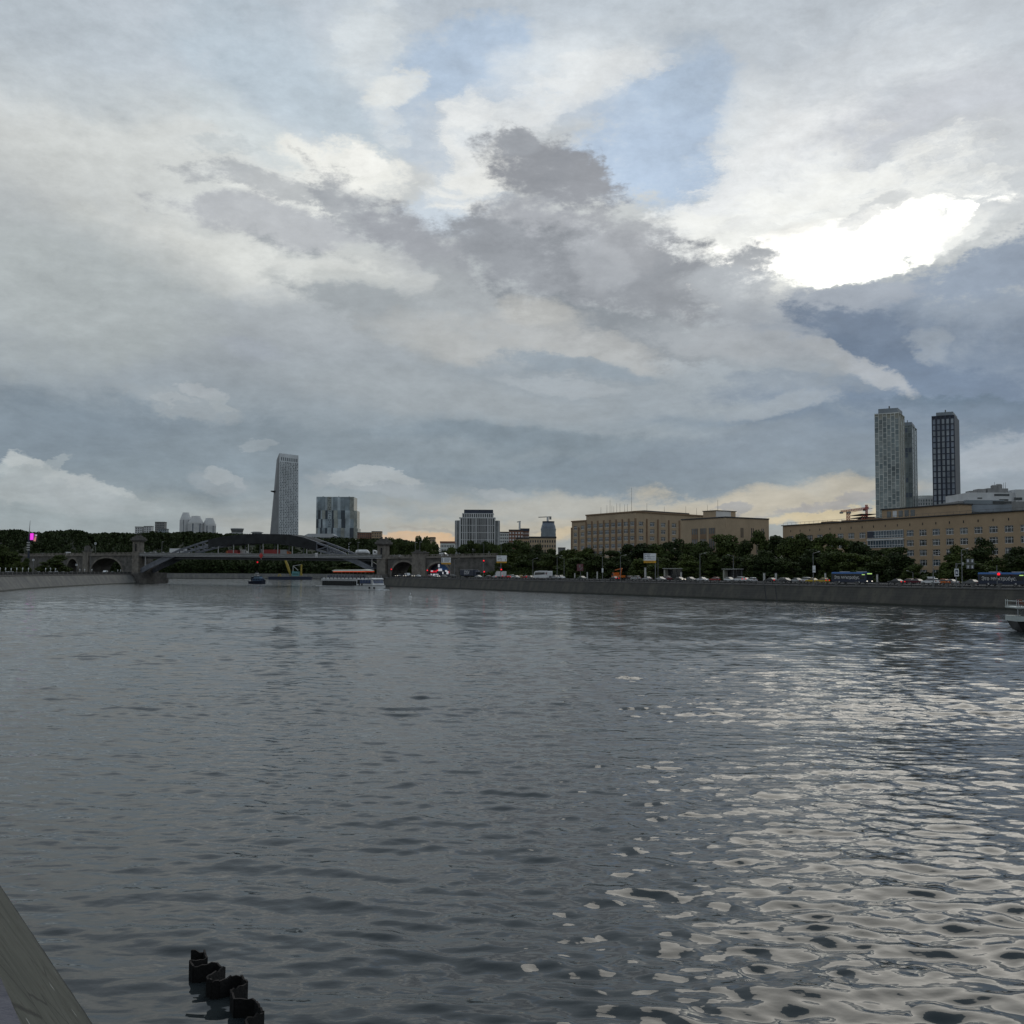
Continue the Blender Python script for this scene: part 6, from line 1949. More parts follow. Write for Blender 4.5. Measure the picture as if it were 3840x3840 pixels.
RZ_R = math.atan2(-BD.y, -BD.x)     # driving to the right (down-river)
RZ_L = BANK_RZ
G_R = 'cars on the right bank road'
ROADZ = QZ + RD
CARS = [ # px, lane, kind, paint, heading, lights, label, extra
    (1484, 9, 'sedan', 'dark', 'R', 'h', 'dark car with lit headlights leftmost under the first right viaduct arch'), (1500, 12, 'suv', 'white', 'R', '', 'white off road car under the first right viaduct arch'),
    (1514, 8.5, 'sedan', 'navy', 'R', 'h', 'navy sedan with lit headlights under the first right viaduct arch'), (1531, 12, 'van', 'white', 'R', '', 'white van in the queue under the first right viaduct arch'),
    (1546, 8.5, 'sedan', 'black', 'R', 'h', 'black sedan leaving the shade of the first right viaduct arch'), (1571, 9, 'sedan', 'white', 'R', '', 'white sedan in front of the pier between the viaduct arches'),
    (1614, 12, 'sedan', 'maroon', 'R', '', 'maroon sedan in front of the bright shopfront under the arch'), (1640, 9, 'sedan', 'white', 'R', 'h', 'white sedan with lit headlights before the bright shopfront'),
    (1668, 10, 'sedan', 'grey', 'R', '', 'grey sedan under the first white road sign'), (1700, 9, 'suv', 'black', 'R', '', 'black off road car just left of the navy lorry'),
    (1797, 9, 'sedan', 'silver', 'R', '', 'silver sedan in front of the tail of the navy lorry'), (1833, 9, 'sedan', 'dark', 'L', '', 'dark sedan right of the navy lorry'),
    (1858, 12, 'sedan', 'white', 'L', 't', 'white sedan with red tail lights left of the white box truck'), (1903, 9, 'hatch', 'red', 'L', 't', 'red hatchback braking beside the white box truck'),
    (1923, 12.5, 'suv', 'white', 'R', '', 'white off road car in the queue right of the white box truck'), (1938, 9, 'sedan', 'silver', 'R', '', 'silver sedan in the queue left of the yellow taxi near the coach'),
    (1951, 13, 'hatch', 'yellow', 'L', '', 'yellow taxi in the queue left of the coach', 'taxi'), (1972, 12, 'hatch', 'red', 'L', 't', 'red hatchback in the queue left of the white coach'),
    (1993, 9, 'sedan', 'grey', 'R', '', 'dark grey sedan at the nose of the white coach'), (2068, 9, 'sedan', 'grey', 'R', '', 'grey sedan at the tail of the white coach'),
    (2086, 9.5, 'suv', 'silver', 'R', '', 'silver off road car right of the white coach'), (2104, 12, 'suv', 'white', 'R', '', 'white off road car last in the queue right of the white coach'),
    (2184, 9, 'sedan', 'green', 'R', '', 'dark green sedan alone on the empty stretch of road'), (2304, 9, 'sedan', 'dark', 'L', 't', 'dark sedan with a red tail light in front of the orange loader'),
    (2384, 9, 'suv', 'silver', 'L', '', 'silver off road car left of the third white road sign'), (2357, 14, 'suv', 'dark', 'L', '', 'dark off road car behind the silver one left of the third white road sign'),
    (2427, 9, 'sedan', 'silver', 'L', '', 'silver sedan right under the third white road sign'), (2478, 10, 'sedan', 'silver', 'R', '', 'light silver sedan beside the maroon off road car'),
    (2498, 14, 'suv', 'maroon', 'L', '', 'maroon off road car in front of the left bus shelter'), (2550, 8.5, 'sedan', 'black', 'R', 'h', 'black sedan with lit headlights at the left bus shelter'),
    (2590, 12, 'sedan', 'grey', 'R', '', 'grey sedan right of the left bus shelter'), (2635, 9, 'sedan', 'white', 'R', '', 'white sedan midway between the two bus shelters'),
    (2680, 12, 'hatch', 'red', 'L', '', 'dark red hatchback left of the right bus shelter'), (2737, 12, 'hatch', 'white', 'R', '', 'white hatchback at the right bus shelter'),
    (2772, 9, 'suv', 'white', 'L', 't', 'white off road car with red tail lights at the right bus shelter'), (2797, 14, 'sedan', 'dark', 'R', '', 'dark sedan between two white cars right of the right bus shelter'),
    (2817, 9, 'hatch', 'white', 'L', '', 'white hatchback right of the right bus shelter'), (2890, 14, 'sedan', 'dark', 'L', 't', 'dark sedan with red tail lights beside the white post'),
    (2930, 13, 'hatch', 'grey', 'L', '', 'grey hatchback right of the white post'), (2948, 9, 'sedan', 'dark', 'R', '', 'dark sedan in the queue right of the white post'),
    (2985, 10, 'sedan', 'silver', 'L', '', 'silver sedan left of the white off road car before the taxis'), (3018, 13.5, 'suv', 'white', 'L', '', 'white off road car behind the first yellow taxi'),
    (3045, 12, 'sedan', 'yellow', 'L', '', 'yellow taxi sedan left of the other taxi', 'taxi'), (3084, 9.5, 'hatch', 'yellow', 'L', 't', 'yellow taxi hatchback with red tail light at the rear of the left blue bus', 'taxi'),
    (3360, 9, 'sedan', 'dark', 'L', 't', 'dark sedan with a red tail light right of the left blue bus'), (3403, 20, 'hatch', 'maroon', 'L', '', 'maroon hatchback parked under the trees right of the dark sedan'),
    (3436, 20, 'sedan', 'maroon', 'L', '', 'maroon sedan parked under the trees behind the white off road car'), (3487, 9.5, 'suv', 'white', 'L', '', 'white off road car with a roof box on the right bank road', 'box'),
    (3530, 14, 'hatch', 'orange', 'L', '', 'orange car half hidden behind the white car with a roof box'), (3562, 16, 'sedan', 'silver', 'L', '', 'silver sedan behind the pole with the pedestrian sign'),
    (3640, 14, 'sedan', 'grey', 'L', 'h', 'grey sedan just left of the right blue bus'),
]
for c in CARS:
    px, lane, kind, paint, hd, lit, lab = c[:7]
    x, y = bank(px, lane)
    car(lab, kind, paint, (x, y, ROADZ), RZ_R if hd == 'R' else RZ_L, lit, G_R, extra=c[7] if len(c) > 7 else None)

# ---- buses
def text_mesh(body, size, mt, depth=.02, name='lettering'):
    cu = bpy.data.curves.new('txt', 'FONT'); cu.body = body; cu.size = size; cu.extrude = depth / 2; cu.align_x = 'CENTER'; cu.align_y = 'CENTER'
    o = bpy.data.objects.new('txt', cu); COL.objects.link(o)
    dg = bpy.context.evaluated_depsgraph_get()
    me = bpy.data.meshes.new_from_object(o.evaluated_get(dg)); me.name = name
    bpy.data.objects.remove(o); bpy.data.curves.remove(cu)
    me.materials.clear(); me.materials.append(mt)
    return me
M_letter = mat('white_lettering', (.7, .7, .7), .5, .04, 2)
M_led = mat('route_display', (.3, .6, .1), .4, 0, emit='#d8ff9a', estr=.5)
def lettering(parent, body, size, x, y, z, face=-1, mt=None):
    me = text_mesh(body, size, mt or M_letter)
    o = place('lettering', me, parent, (x, y, z))
    o.rotation_euler = (math.pi / 2, 0, 0 if face < 0 else math.pi)
    return o
def city_bus(label, px, lane, name='electric_bus', L=13.4):
    x, y = bank(px, lane)
    t_ = thing(name, label, 'bus', (x, y, ROADZ), RZ_R, 'blue electric buses')
    # local x points down-river (right), the river side is local +y
    h = 1.27
    b_ = MB()
    prof = [(-h, .35), (h, .35), (h, 2.95), (h * .9, 3.12), (-h * .9, 3.12), (-h, 2.95)]
    b_.loft([[(xx, p[0] * k, p[1]) for p in prof] for xx, k in ((-L / 2, .95), (-L / 2 + .15, 1), (L / 2 - .4, 1), (L / 2, .93))])
    b_.build('body', PAINT['navy'], t_)
    b_ = MB(); b_.loft([[(xx, yy, zz) for yy, zz in ((-1.3, 2.86), (1.3, 2.86), (1.22, 3.3), (-1.22, 3.3))] for xx in (-L / 2 + .1, L / 2 - 1.2)]); b_.build('roof_fairing', PAINT['blue'], t_)
    for (a, b) in ((-L * .28, -L * .12), (L * .2, L * .36)): MB().box(a, b, -.9, .9, 3.301, 3.52).build('roof_unit', PAINT['silver'], t_)
    for k in range(7):
        a = -L / 2 + .5 + k * (L - 1.2) / 7
        for s_ in (-1, 1): MB().box(a, a + (L - 1.2) / 7 - .1, s_ * 1.27 - (.012 if s_ < 0 else -.0) , s_ * 1.27 + (.012 if s_ > 0 else 0), 1.35, 2.75).build('side_window', M_cglass, t_)
    MB().box(L / 2 - .06, L / 2 + .012, -1.1, 1.1, 1.1, 2.7).build('windscreen', M_cglass, t_)
    MB().box(L / 2 - .05, L / 2 + .03, -.9, .9, 2.72, 3.0).build('route_display', M_led, t_)
    MB().box(L / 2 - 1.6, L / 2 - .5, -1.30, -1.283, 2.5, 2.7).build('side_display', M_led, t_)
    for s_ in (-1, 1):
        MB().box(L / 2 - .03, L / 2 + .04, s_ * .95 - .2, s_ * .95 + .2, .7, .9).build('headlight', M_head, t_)
        MB().box(-L / 2 - .03, -L / 2 + .03, s_ * .95 - .15, s_ * .95 + .15, .9, 1.3).build('tail_light', M_tail_off, t_)
    add_wheels(t_, (-L * .27, L * .3), 1.25, .48, .3)
    me = text_mesh('Это электробус.', 1.25, M_letter)
    o = place('lettering', me, t_, (-.6, -1.31, 1.75)); o.rotation_euler = (math.pi / 2, 0, 0)
    return t_
# the river side shows letters running left to right as seen from the water
city_bus('blue and navy lettered electric bus right of the yellow taxis', 3193, 8.6)
city_bus('blue and navy lettered electric bus under the red traffic light', 3765, 8.6)
# coach
x, y = bank(2037, 8.6)
t_ = thing('touring_coach', 'white touring coach with dark windows on the right bank road', 'bus', (x, y, ROADZ), RZ_L)
L = 12.5
b_ = MB(); b_.side([(-L / 2, .4), (L / 2 - .1, .4), (L / 2, 1.2), (L / 2 - .6, 2.9), (L / 2 - 1.6, 3.5), (-L / 2 + .2, 3.5), (-L / 2, 3.2)], -1.27, 1.27); b_.build('body', PAINT['white'], t_)
b_ = MB(); b_.side([(-L / 2 + 2.3, 2.0), (L / 2 - .8, 1.7), (L / 2 - 1.35, 2.9), (-L / 2 + 2.3, 2.95)], -1.285, 1.285); b_.build('side_window', M_cglass, t_)
b_ = MB(); b_.box(L / 2 - .3, L / 2 + .01, -1.1, 1.1, 1.3, 2.2); b_.build('windscreen', M_cglass, t_)
MB().box(-L / 2 + .4, -L / 2 + 1.7, -1.29, 1.29, 2.0, 2.9).build('rear_sticker', PAINT['maroon'], t_)
MB().box(-2.5, 2.5, -.8, .8, 3.501, 3.7).build('roof_unit', PAINT['silver'], t_)
add_wheels(t_, (-L * .25, L * .3), 1.25, .5, .3)
for s_ in (-1, 1): MB().box(L / 2 - .06, L / 2 + .05, s_ * .9 - .18, s_ * .9 + .18, .75, .95).build('headlight', M_head_off, t_)
# navy articulated lorry
x, y = bank(1760, 13)
t_ = thing('articulated_lorry', 'navy lorry trailer with big white letters before the right viaduct', 'lorry', (x, y, ROADZ), RZ_R)
L = 16.5
MB().box(-L / 2, L / 2, -1.3, 1.3, 1.1, 4.1).build('trailer', PAINT['navy'], t_)
MB().box(-L / 2 - .02, L / 2 + .02, -1.32, 1.32, 4.0, 4.16).build('top_rail', PAINT['silver'], t_)
MB().box(-L / 2 + .3, L / 2 - .3, -.5, .5, .75, 1.1).build('chassis', M_tyre, t_)
q = MB(); q.side([(L / 2 + .5, .5), (L / 2 + 2.7, .5), (L / 2 + 2.7, 2.2), (L / 2 + 2.4, 3.4), (L / 2 + .5, 3.6)], -1.24, 1.24); q.build('cab', PAINT['navy'], t_)
MB().box(L / 2 + 2.55, L / 2 + 2.72, -1.1, 1.1, 1.9, 2.9).build('windscreen', M_cglass, t_)
add_wheels(t_, (-L * .38, -L * .30, -L * .22, L / 2 + 1.8), 1.25, .5, .35)
me = text_mesh('DSV', 2.7, M_letter); o = place('lettering', me, t_, (.2, -1.33, 2.6)); o.rotation_euler = (math.pi / 2, 0, 0); o.scale = (1.3, 1, 1)
# white box truck
x, y = bank(1881, 12.5)
def box_truck(label, x, y, z, rz, paint, cabp, L=6.0, h=3.4, group=None, name='box_truck', cat='truck'):
    t_ = thing(name, label, cat, (x, y, z), rz, group)
    MB().box(-L / 2, L / 2, -1.2, 1.2, .9, h).build('cargo_box', PAINT[paint], t_)
    MB().box(-L / 2, L / 2 + 1.6, -.5, .5, .5, .9).build('chassis', M_tyre, t_)
    q = MB(); q.side([(L / 2 + .15, .5), (L / 2 + 1.9, .5), (L / 2 + 1.9, 1.6), (L / 2 + 1.5, 2.6), (L / 2 + .15, 2.7)], -1.1, 1.1); q.build('cab', PAINT[cabp], t_)
    q = MB(); q.side([(L / 2 + .9, 1.65), (L / 2 + 1.8, 1.65), (L / 2 + 1.5, 2.45), (L / 2 + .9, 2.45)], -1.12, 1.12); q.build('window', M_cglass, t_)
    add_wheels(t_, (-L * .3, L / 2 + 1.0), 1.1, .45, .28)
    for s_ in (-1, 1): MB().box(-L / 2 - .04, -L / 2 + .02, s_ * .9 - .2, s_ * .9 + .2, .95, 1.25).build('tail_light', M_tail, t_)
    return t_
box_truck('plain white box truck below the second white road sign', x, y, ROADZ, RZ_L, 'white', 'white')
# orange loader truck
x, y = bank(2319, 12)
t_ = thing('loader_truck', 'orange loader truck with a raised crane arm on the right bank road', 'truck', (x, y, ROADZ), RZ_L)
MB().box(-3.2, .8, -1.2, 1.2, 1.0, 1.9).build('tipper_body', PAINT['orange'], t_)
q = MB(); q.side([(1.0, .5), (3.1, .5), (3.1, 1.6), (2.7, 2.9), (1.0, 3.0)], -1.15, 1.15); q.build('cab', PAINT['orange'], t_)
q = MB(); q.side([(1.8, 1.7), (3.0, 1.7), (2.7, 2.7), (1.8, 2.7)], -1.17, 1.17); q.build('window', M_cglass, t_)
q = MB(); q.beam((-1.5, 0, 1.9), (-2.6, 0, 4.6), .3, .35); q.beam((-2.6, 0, 4.6), (2.2, 0, 3.9), .25, .3); q.build('crane_arm', PAINT['orange'], t_)
add_wheels(t_, (-2.2, -1.0, 2.1), 1.15, .48, .3)

# ---- traffic on the bridge and on the viaducts
G_B = 'vehicles on the bridge deck'
def on_bridge(px, v, py=None):
    u, Y = br(px); x, y = bxyz(u, v); return x, y, (deck_z(u) if 0 < u < BRL else (zl(u) if u <= 0 else zr(u))) - .58 + (0 if 0 < u < BRL else .62)
for (px, v, kind, paint, hd, lab) in [
    (530, 3, 'sedan', 'white', 0, 'white car on the bridge right beside the left stone tower'), (552, 3, 'sedan', 'silver', 0, 'silver car on the bridge, second from the left stone tower'),
    (570, 3, 'suv', 'white', 0, 'white off road car on the bridge over the left steel post'), (588, 6, 'sedan', 'silver', 0, 'pale car on the bridge ahead of the left arch foot'),
    (626, 3, 'sedan', 'white', 0, 'white car on the bridge just left of the long white truck'), (755, 3, 'hatch', 'teal', 0, 'pale turquoise car on the bridge behind the left lattice'),
    (786, 3, 'sedan', 'white', 0, 'white car on the bridge where the dark netting begins'), (806, 6, 'sedan', 'white', 0, 'white car on the bridge left of the first hanger'),
    (836, 3, 'sedan', 'silver', 0, 'silver car on the bridge right of the first hanger'), (925, 3, 'sedan', 'white', 0, 'white car on the bridge left of the red diamond mark'),
    (955, 6, 'sedan', 'silver', 0, 'silver car on the bridge just before the red diamond mark'), (1108, 3, 'sedan', 'silver', 0, 'silver car on the bridge between the last two hangers'),
    (1135, 3, 'sedan', 'white', 0, 'white car on the bridge left of the last hanger'), (1172, 3, 'sedan', 'white', 0, 'white car on the bridge right of the last hanger'),
    (1222, 3, 'sedan', 'white', 0, 'white car on the bridge right of the clearance board'), (1470, 3, 'sedan', 'silver', 0, 'silver car on the right viaduct above its first arch'),
    (1490, 3, 'sedan', 'white', 0, 'white car on the right viaduct above its first arch'), (150, 3, 'sedan', 'silver', 0, 'silver car on the left viaduct near its left end')]:
    car(lab, kind, paint, on_bridge(px, v), BR_RZ, '', G_B)
car('long white van on the left viaduct left of the squat pylon', 'van', 'white', on_bridge(240, 3), BR_RZ + math.pi, '', G_B)
car('white van on the right viaduct above its second arch', 'van', 'white', on_bridge(1656, 3), BR_RZ, '', G_B)
x, y, z = on_bridge(655, 4); box_truck('long white box truck on the bridge behind the left arch foot', x, y, z, BR_RZ, 'white', 'white', 14, 4.0, G_B)
x, y, z = on_bridge(862, 4); box_truck('orange red tipper truck on the bridge under the left hangers', x, y, z, BR_RZ + math.pi, 'red', 'orange', 8, 3.2, G_B, 'tipper_truck')
x, y, z = on_bridge(886, 7); box_truck('small white truck on the bridge right of the orange red tipper', x, y, z, BR_RZ, 'white', 'white', 3.2, 3.6, G_B)
x, y, z = on_bridge(1008, 4); box_truck('long orange red tipper truck on the bridge right of the red diamond mark', x, y, z, BR_RZ, 'red', 'orange', 14, 3.6, G_B, 'tipper_truck')
x, y, z = on_bridge(1046, 4); box_truck('white lattice sided truck on the bridge under the middle hanger', x, y, z, BR_RZ, 'silver', 'orange', 8, 3.6, G_B)
x, y, z = on_bridge(1352, 4)
t_ = thing('tanker_truck', 'white silo tanker truck on the bridge near the right stone tower', 'truck', (x, y, z), BR_RZ, G_B)
q = MB(); n = 14
rings = []
for xx, r, zz in ((-6.2, .5, 1.9), (-5.4, 1.15, 2.5), (-4.6, 1.3, 2.7), (1.2, 1.3, 2.7), (2.3, 1.2, 2.6), (4.0, .5, 1.9)):
    rings.append([(xx, r * math.cos(2 * math.pi * i / n), zz + r * math.sin(2 * math.pi * i / n)) for i in range(n)])
q.loft(rings); q.build('tank', PAINT['white'], t_, smooth=False)
MB().box(-6, 9, -.5, .5, .7, 1.1).build('chassis', M_tyre, t_)
q = MB(); q.side([(7.0, .5), (9.3, .5), (9.3, 1.8), (8.9, 3.2), (7.0, 3.7)], -1.2, 1.2); q.build('cab', PAINT['white'], t_)
q = MB(); q.side([(8.0, 1.9), (9.2, 1.9), (8.95, 2.9), (8.0, 2.9)], -1.22, 1.22); q.build('window', M_cglass, t_)
add_wheels(t_, (-4.8, -3.6, 8.2), 1.2, .5, .3)

# ---- left bank road
def lbpt(px, d):
    best = None
    k = (px - 1920) / FPX
    for i in range(7, len(LB) - 5):
        a, b = Vector(loff(d, i)), Vector(loff(d, i + 1)); e = b - a
        den = e.x - k * e.y
        if abs(den) < 1e-9: continue
        t_ = (k * a.y - a.x) / den
        if 0 <= t_ <= 1: return (a + e * t_), math.atan2(e.y, e.x)
    return Vector(loff(d, 8)), 1.5
G_L = 'cars on the left bank road'
for (px, d, kind, paint, hd, lit, lab) in [
    (33, 13, 'sedan', 'white', 0, '', 'white car behind the left railing below the light green tree'), (48, 16, 'sedan', 'silver', 0, '', 'silver car behind the left railing beside the white one'),
    (148, 13, 'sedan', 'silver', 0, '', 'silver car below the olive tree on the left bank'), (192, 13, 'sedan', 'white', 0, '', 'white car left of the rounded olive tree on the left bank'),
    (213, 16, 'suv', 'white', 0, '', 'white off road car below the rounded olive tree on the left bank'), (240, 13, 'sedan', 'silver', 0, 'h', 'silver car right of the rounded olive tree on the left bank'),
    (272, 13, 'sedan', 'silver', 0, 'h', 'car with a bright lit headlight before the narrow left viaduct arch'), (398, 15, 'van', 'white', 0, '', 'long white van inside the wide left viaduct arch'), (425, 13, 'sedan', 'white', 0, '', 'white car at the right side of the wide left viaduct arch')]:
    p, a = lbpt(px, d)
    car(lab, kind, paint, (p.x, p.y, LZ + .03), a + math.pi, lit, G_L)
# ------------------------------------------------------------------ street furniture
M_pole = mat('grey_pole', (0.16, 0.165, 0.17), .5, .1, 2)
M_pole_w = mat('pale_post', (0.45, 0.45, 0.44), .6, .08, 2)
M_sign_w = mat('sign_white', (0.72, 0.74, 0.76), .5, .03, 2)
M_sign_y = mat('sign_yellow', (0.62, 0.33, 0.02), .5, .05, 2)
M_sign_ink = mat('sign_ink', (0.03, 0.04, 0.08), .6, .03, 2)
def zat_at(px, py, y): return zat(px, py, y)
def lamp_post(label, px, ytop, d, side=None, group='street lamps along the right bank road', z0=QZ + .12):
    x, y = bank(px, d)
    side = side or (-1 if d < 10 else 1)
    H = zat(px, ytop, y) - z0
    t_ = thing('street_lamp', label, 'street lamp', (x, y, z0), RZ_R, group)
    MB().tube((0, 0, 0), (0, 0, H), .14, .075, 8).build('pole', M_pole, t_)
    MB().lathe([(.24, 0), (.22, .9), (.14, 1.0)], 10).build('pole_base', M_pole, t_)
    MB().tube((0, 0, H - .1), (0, -1.9 * side, H + .35), .05, .04, 6).build('arm', M_pole, t_)
    q = MB(); q.loft([[(-.14, -1.8 * side, H + .28), (.14, -1.8 * side, H + .28), (.14, -1.8 * side, H + .42), (-.14, -1.8 * side, H + .42)], [(-.1, -2.7 * side, H + .44), (.1, -2.7 * side, H + .44), (.1, -2.7 * side, H + .52), (-.1, -2.7 * side, H + .52)]])
    q.build('lamp_head', M_pole_w, t_)
    return t_
for (px, yt, d, lab) in [
    (1706, 2098, 5, 'street lamp left of the navy lorry before the viaduct'), (1815, 2040, 27, 'tall thin street lamp above the end of the right viaduct'), (1880, 2040, 27, 'tall thin street lamp left of the second white road sign'),
    (1999, 2096, 5, 'street lamp at the nose of the white coach'), (2090, 2087, 5, 'street lamp right of the white coach beside white cars'), (2116, 2095, 27, 'thin street lamp right of the queue of white cars'),
    (2260, 2088, 5, 'street lamp with a small box right of the dark green sedan'), (2327, 2085, 5, 'street lamp behind the orange loader truck'), (2468, 2091, 27, 'thick pole with a small top right of the third white road sign'),
    (2625, 2078, 5, 'street lamp beside the white sedan between the shelters'), (2750, 2085, 27, 'street lamp rising over the right bus shelter'), (3049, 2074, 5, 'street lamp with a small white notice at the yellow taxis'),
    (3498, 2080, 5, 'street lamp behind the white car with a roof box'), (3606, 2062, 5, 'tall street lamp beside the traffic gantry arm'), (3422, 2146, 27, 'short street lamp right of the dark sedan near the left bus')]:
    lamp_post(lab, px, yt, d)
for (px, d, py, w, h, lab) in [(3052, 4.9, 2134, .55, 1.0, 'small white notice plate on the street lamp by the taxis'), (2260, 4.9, 2139, .5, .8, 'small pale box on the street lamp right of the green sedan')]:
    x, y = bank(px, d)
    q = thing('notice_plate', lab, 'sign', (x, y, zat(px, py, y)), RZ_R)
    MB().box(-w, w, -.05, .05, -h, h).build('plate', M_sign_w, q); MB().box(-w * .6, w * .6, -.07, -.05, -h * .4, -h * .2).build('print', M_sign_ink, q)

def road_sign(label, x0, x1, ya, ym, yb, d, pole_px, lines):
    x, y = bank(x0, d)
    t_ = thing('road_sign', label, 'road sign', (xat(x0, y), y, QZ), math.atan2(-.25, 1.0) * 0)
    X = lambda px: xat(px, y) - xat(x0, y)
    Z = lambda px, py: zat(px, py, y) - QZ
    zt, zm, zb = Z(x0, ya), Z(x0, ym), Z(x0, yb)
    MB().box(0, X(x1), -.06, .06, zm, zt).build('white_panel', M_sign_w, t_)
    MB().box(0, X(x1), -.06, .06, zb, zm - .01).build('yellow_panel', M_sign_y, t_)
    q = MB()
    W = X(x1); Hh = zt - zm
    for (a, b, c, dd) in lines: q.box(W * a, W * b, -.085, -.065, zm + Hh * c, zm + Hh * dd)
    q.build('print', M_sign_ink, t_)
    q = MB(); q.box(W * .12, W * .8, -.085, -.065, zb + (zm - zb) * .42, zb + (zm - zb) * .6); q.build('yellow_print', M_pil, t_)
    q = MB(); px_ = X(pole_px); q.tube((px_, .2, 0), (px_, .2, zt - .2), .16, .13, 8); q.build('pole', M_pole, t_)
    q = MB(); q.box(.2, W - .2, .07, .17, zt - .5, zt - .35); q.box(.2, W - .2, .07, .17, zm + .2, zm + .35); q.build('bracket', M_pole, t_)
road_sign('large white direction sign with a yellow base before the right viaduct arch', 1655, 1690, 2091, 2110, 2116, 5, 1688, [(.06, .12, .1, .9), (.3, .9, .78, .84), (.3, .95, .58, .64), (.3, .9, .38, .44), (.3, .8, .18, .24)])
road_sign('large white lane sign with a yellow base above the white box truck', 1862, 1900, 2083, 2105, 2111, 5, 1878, [(.1, .4, .84, .9), (.1, .45, .5, .56), (.42, .46, .1, .54), (.86, .9, .06, .4), (.1, .3, .26, .32)])
road_sign('largest white direction sign with an orange base in front of dark trees', 2414, 2460, 2075, 2102, 2111, 5, 2458, [(.07, .1, .08, .95), (.1, .55, .86, .92), (.25, .5, .62, .68), (.1, .2, .54, .6), (.22, .9, .5, .55), (.33, .58, .32, .37), (.1, .2, .27, .32), (.25, .9, .2, .24)])

M_tl_red = mat('traffic_red', (.5, .02, .03), .4, 0, emit='#ff1428', estr=1.3)
M_tl_off = mat('traffic_lens', (.03, .03, .03), .3, .05, 5)
def traffic_light(label, px, py, d, group='traffic lights', lit=True, pole=True, s=1.0, top=None):
    x, y = bank(px, d)
    z = zat(px, py, y)
    t_ = thing('traffic_light', label, 'traffic light', (x, y, z), 0, group)
    MB().box(-.22 * s, .22 * s, .0, .3, -1.0 * s, .35 * s).build('housing', M_black, t_)
    for k, m_ in ((0, M_tl_red if lit else M_tl_off), (-.33 * s, M_tl_off), (-.66 * s, M_tl_off)):
        n = 12
        q = MB(); q.loft([[(.26 * s * (1.3 if k == 0 and lit else .6) * math.cos(-2 * math.pi * i / n), yy, k + .26 * s * (1.3 if k == 0 and lit else .6) * math.sin(-2 * math.pi * i / n)) for i in range(n)] for yy in (-.08, -.005)]); q.build('lens', m_, t_)
    if pole:
        zt = (zat(px, top, y) - z) if top else .4
        MB().tube((-.3, .2, QZ - z), (-.3, .2, zt), .1, .08, 7).build('pole', M_pole, t_)
    return t_
for (px, py, d, top, lab) in [(1469, 2135, 7, 2125, 'red traffic light at the foot of the right bridge tower'), (1604, 2139, 10, None, 'red traffic light left of the bright shopfront'), (1642, 2139, 7, None, 'red traffic light in front of the bright shopfront'),
                         (1815, 2103, 7, 2095, 'high red traffic light at the end of the right viaduct'), (1817, 2144, 7, None, 'red traffic light at the rear of the navy lorry'), (1881, 2136, 6, 2128, 'red traffic light under the second white road sign'),
                         (3743, 2153, 5, 2120, 'red traffic light on a pole in front of the right blue bus')]:
    traffic_light(lab, px, py, d, top=top)

# bus shelters
def shelter(label, x0, x1, yt, d):
    xa, ya = bank(x0, d); xb, yb = bank(x1, d)
    L = math.hypot(xb - xa, yb - ya)
    t_ = thing('bus_shelter', label, 'bus shelter', (xb, yb, QZ + RD + .13), RZ_L, 'bus shelters')
    H = zat((x0 + x1) / 2, yt, (ya + yb) / 2) - QZ - RD - .13
    MB().box(0, L, -1.0, 1.2, H - .18, H).build('roof', M_pole_w, t_)
    MB().box(.3, L - .3, -.95, -.9, .4, H - .3).build('back_glass', M_cglass, t_)
    for k in (.08, .36, .64, .92): MB().box(L * k - .06, L * k + .06, -.88, -.75, 0, H - .18).build('post', M_pole, t_)
    MB().box(L * .1, L * .9, -.7, -.3, .42, .5).build('bench', M_pil, t_)
    MB().box(L * .88, L * .96, -.7, .9, .3, H - .5).build('side_panel', M_cream, t_)
shelter('bus shelter with a flat roof behind the maroon car', 2494, 2552, 2131, 27.5)
shelter('bus shelter with a flat pale roof behind the white cars', 2716, 2780, 2133, 27.5)
# pale posts and small columns by the far pavement
for (px, yt, w, lab) in [(2420, 2129, .35, 'pale slim pillar under the third white road sign'), (2554, 2146, .3, 'pale slim pillar at the right end of the left bus shelter'), (2156, 2150, .25, 'small pale post left of the dark red roadside board'),
                         (2203, 2146, .25, 'small pale post right of the dark red roadside board'), (2240, 2144, .25, 'small pale post left of the lamp with a box'), (2909, 2150, .28, 'bright white post beside the tail light of a dark sedan'),
                         (2865, 2150, .3, 'white frame post left of the bright white post'), (3094, 2150, .22, 'slim grey pillar behind the yellow taxi'), (3288, 2155, .2, 'slim grey pillar right of the left blue bus')]:
    x, y = bank(px, 28)
    t_ = thing('roadside_post', lab, 'post', (x, y, QZ + RD + .13), 0)
    H = zat(px, yt, y) - QZ - RD - .13
    MB().box(-w, w, -w, w, 0, H).build('shaft', M_pole_w, t_); MB().box(-w * 1.25, w * 1.25, -w * 1.25, w * 1.25, H, H + .15).build('cap', M_pole, t_)
x, y = bank(2176, 28)
t_ = thing('roadside_board', 'dark red roadside board with pale marks among the low trees', 'billboard', (x, y, QZ), RZ_R)
z1, z0_ = zat(2176, 2115, y) - QZ, zat(2176, 2141, y) - QZ
MB().box(-2.6, 2.6, -.1, .1, z0_, z1).build('panel', PAINT['maroon'], t_)
q = MB(); q.box(-.5, .5, -.13, -.1, z0_ + 1.5, z1 - .5); q.beam((.2, -.12, z0_ + .5), (2.2, -.12, z0_ + 1.6), .05, .4); q.build('print', M_pole, t_)
MB().tube((0, .2, 0), (0, .2, z0_), .12, .12, 7).build('post', M_pole, t_)
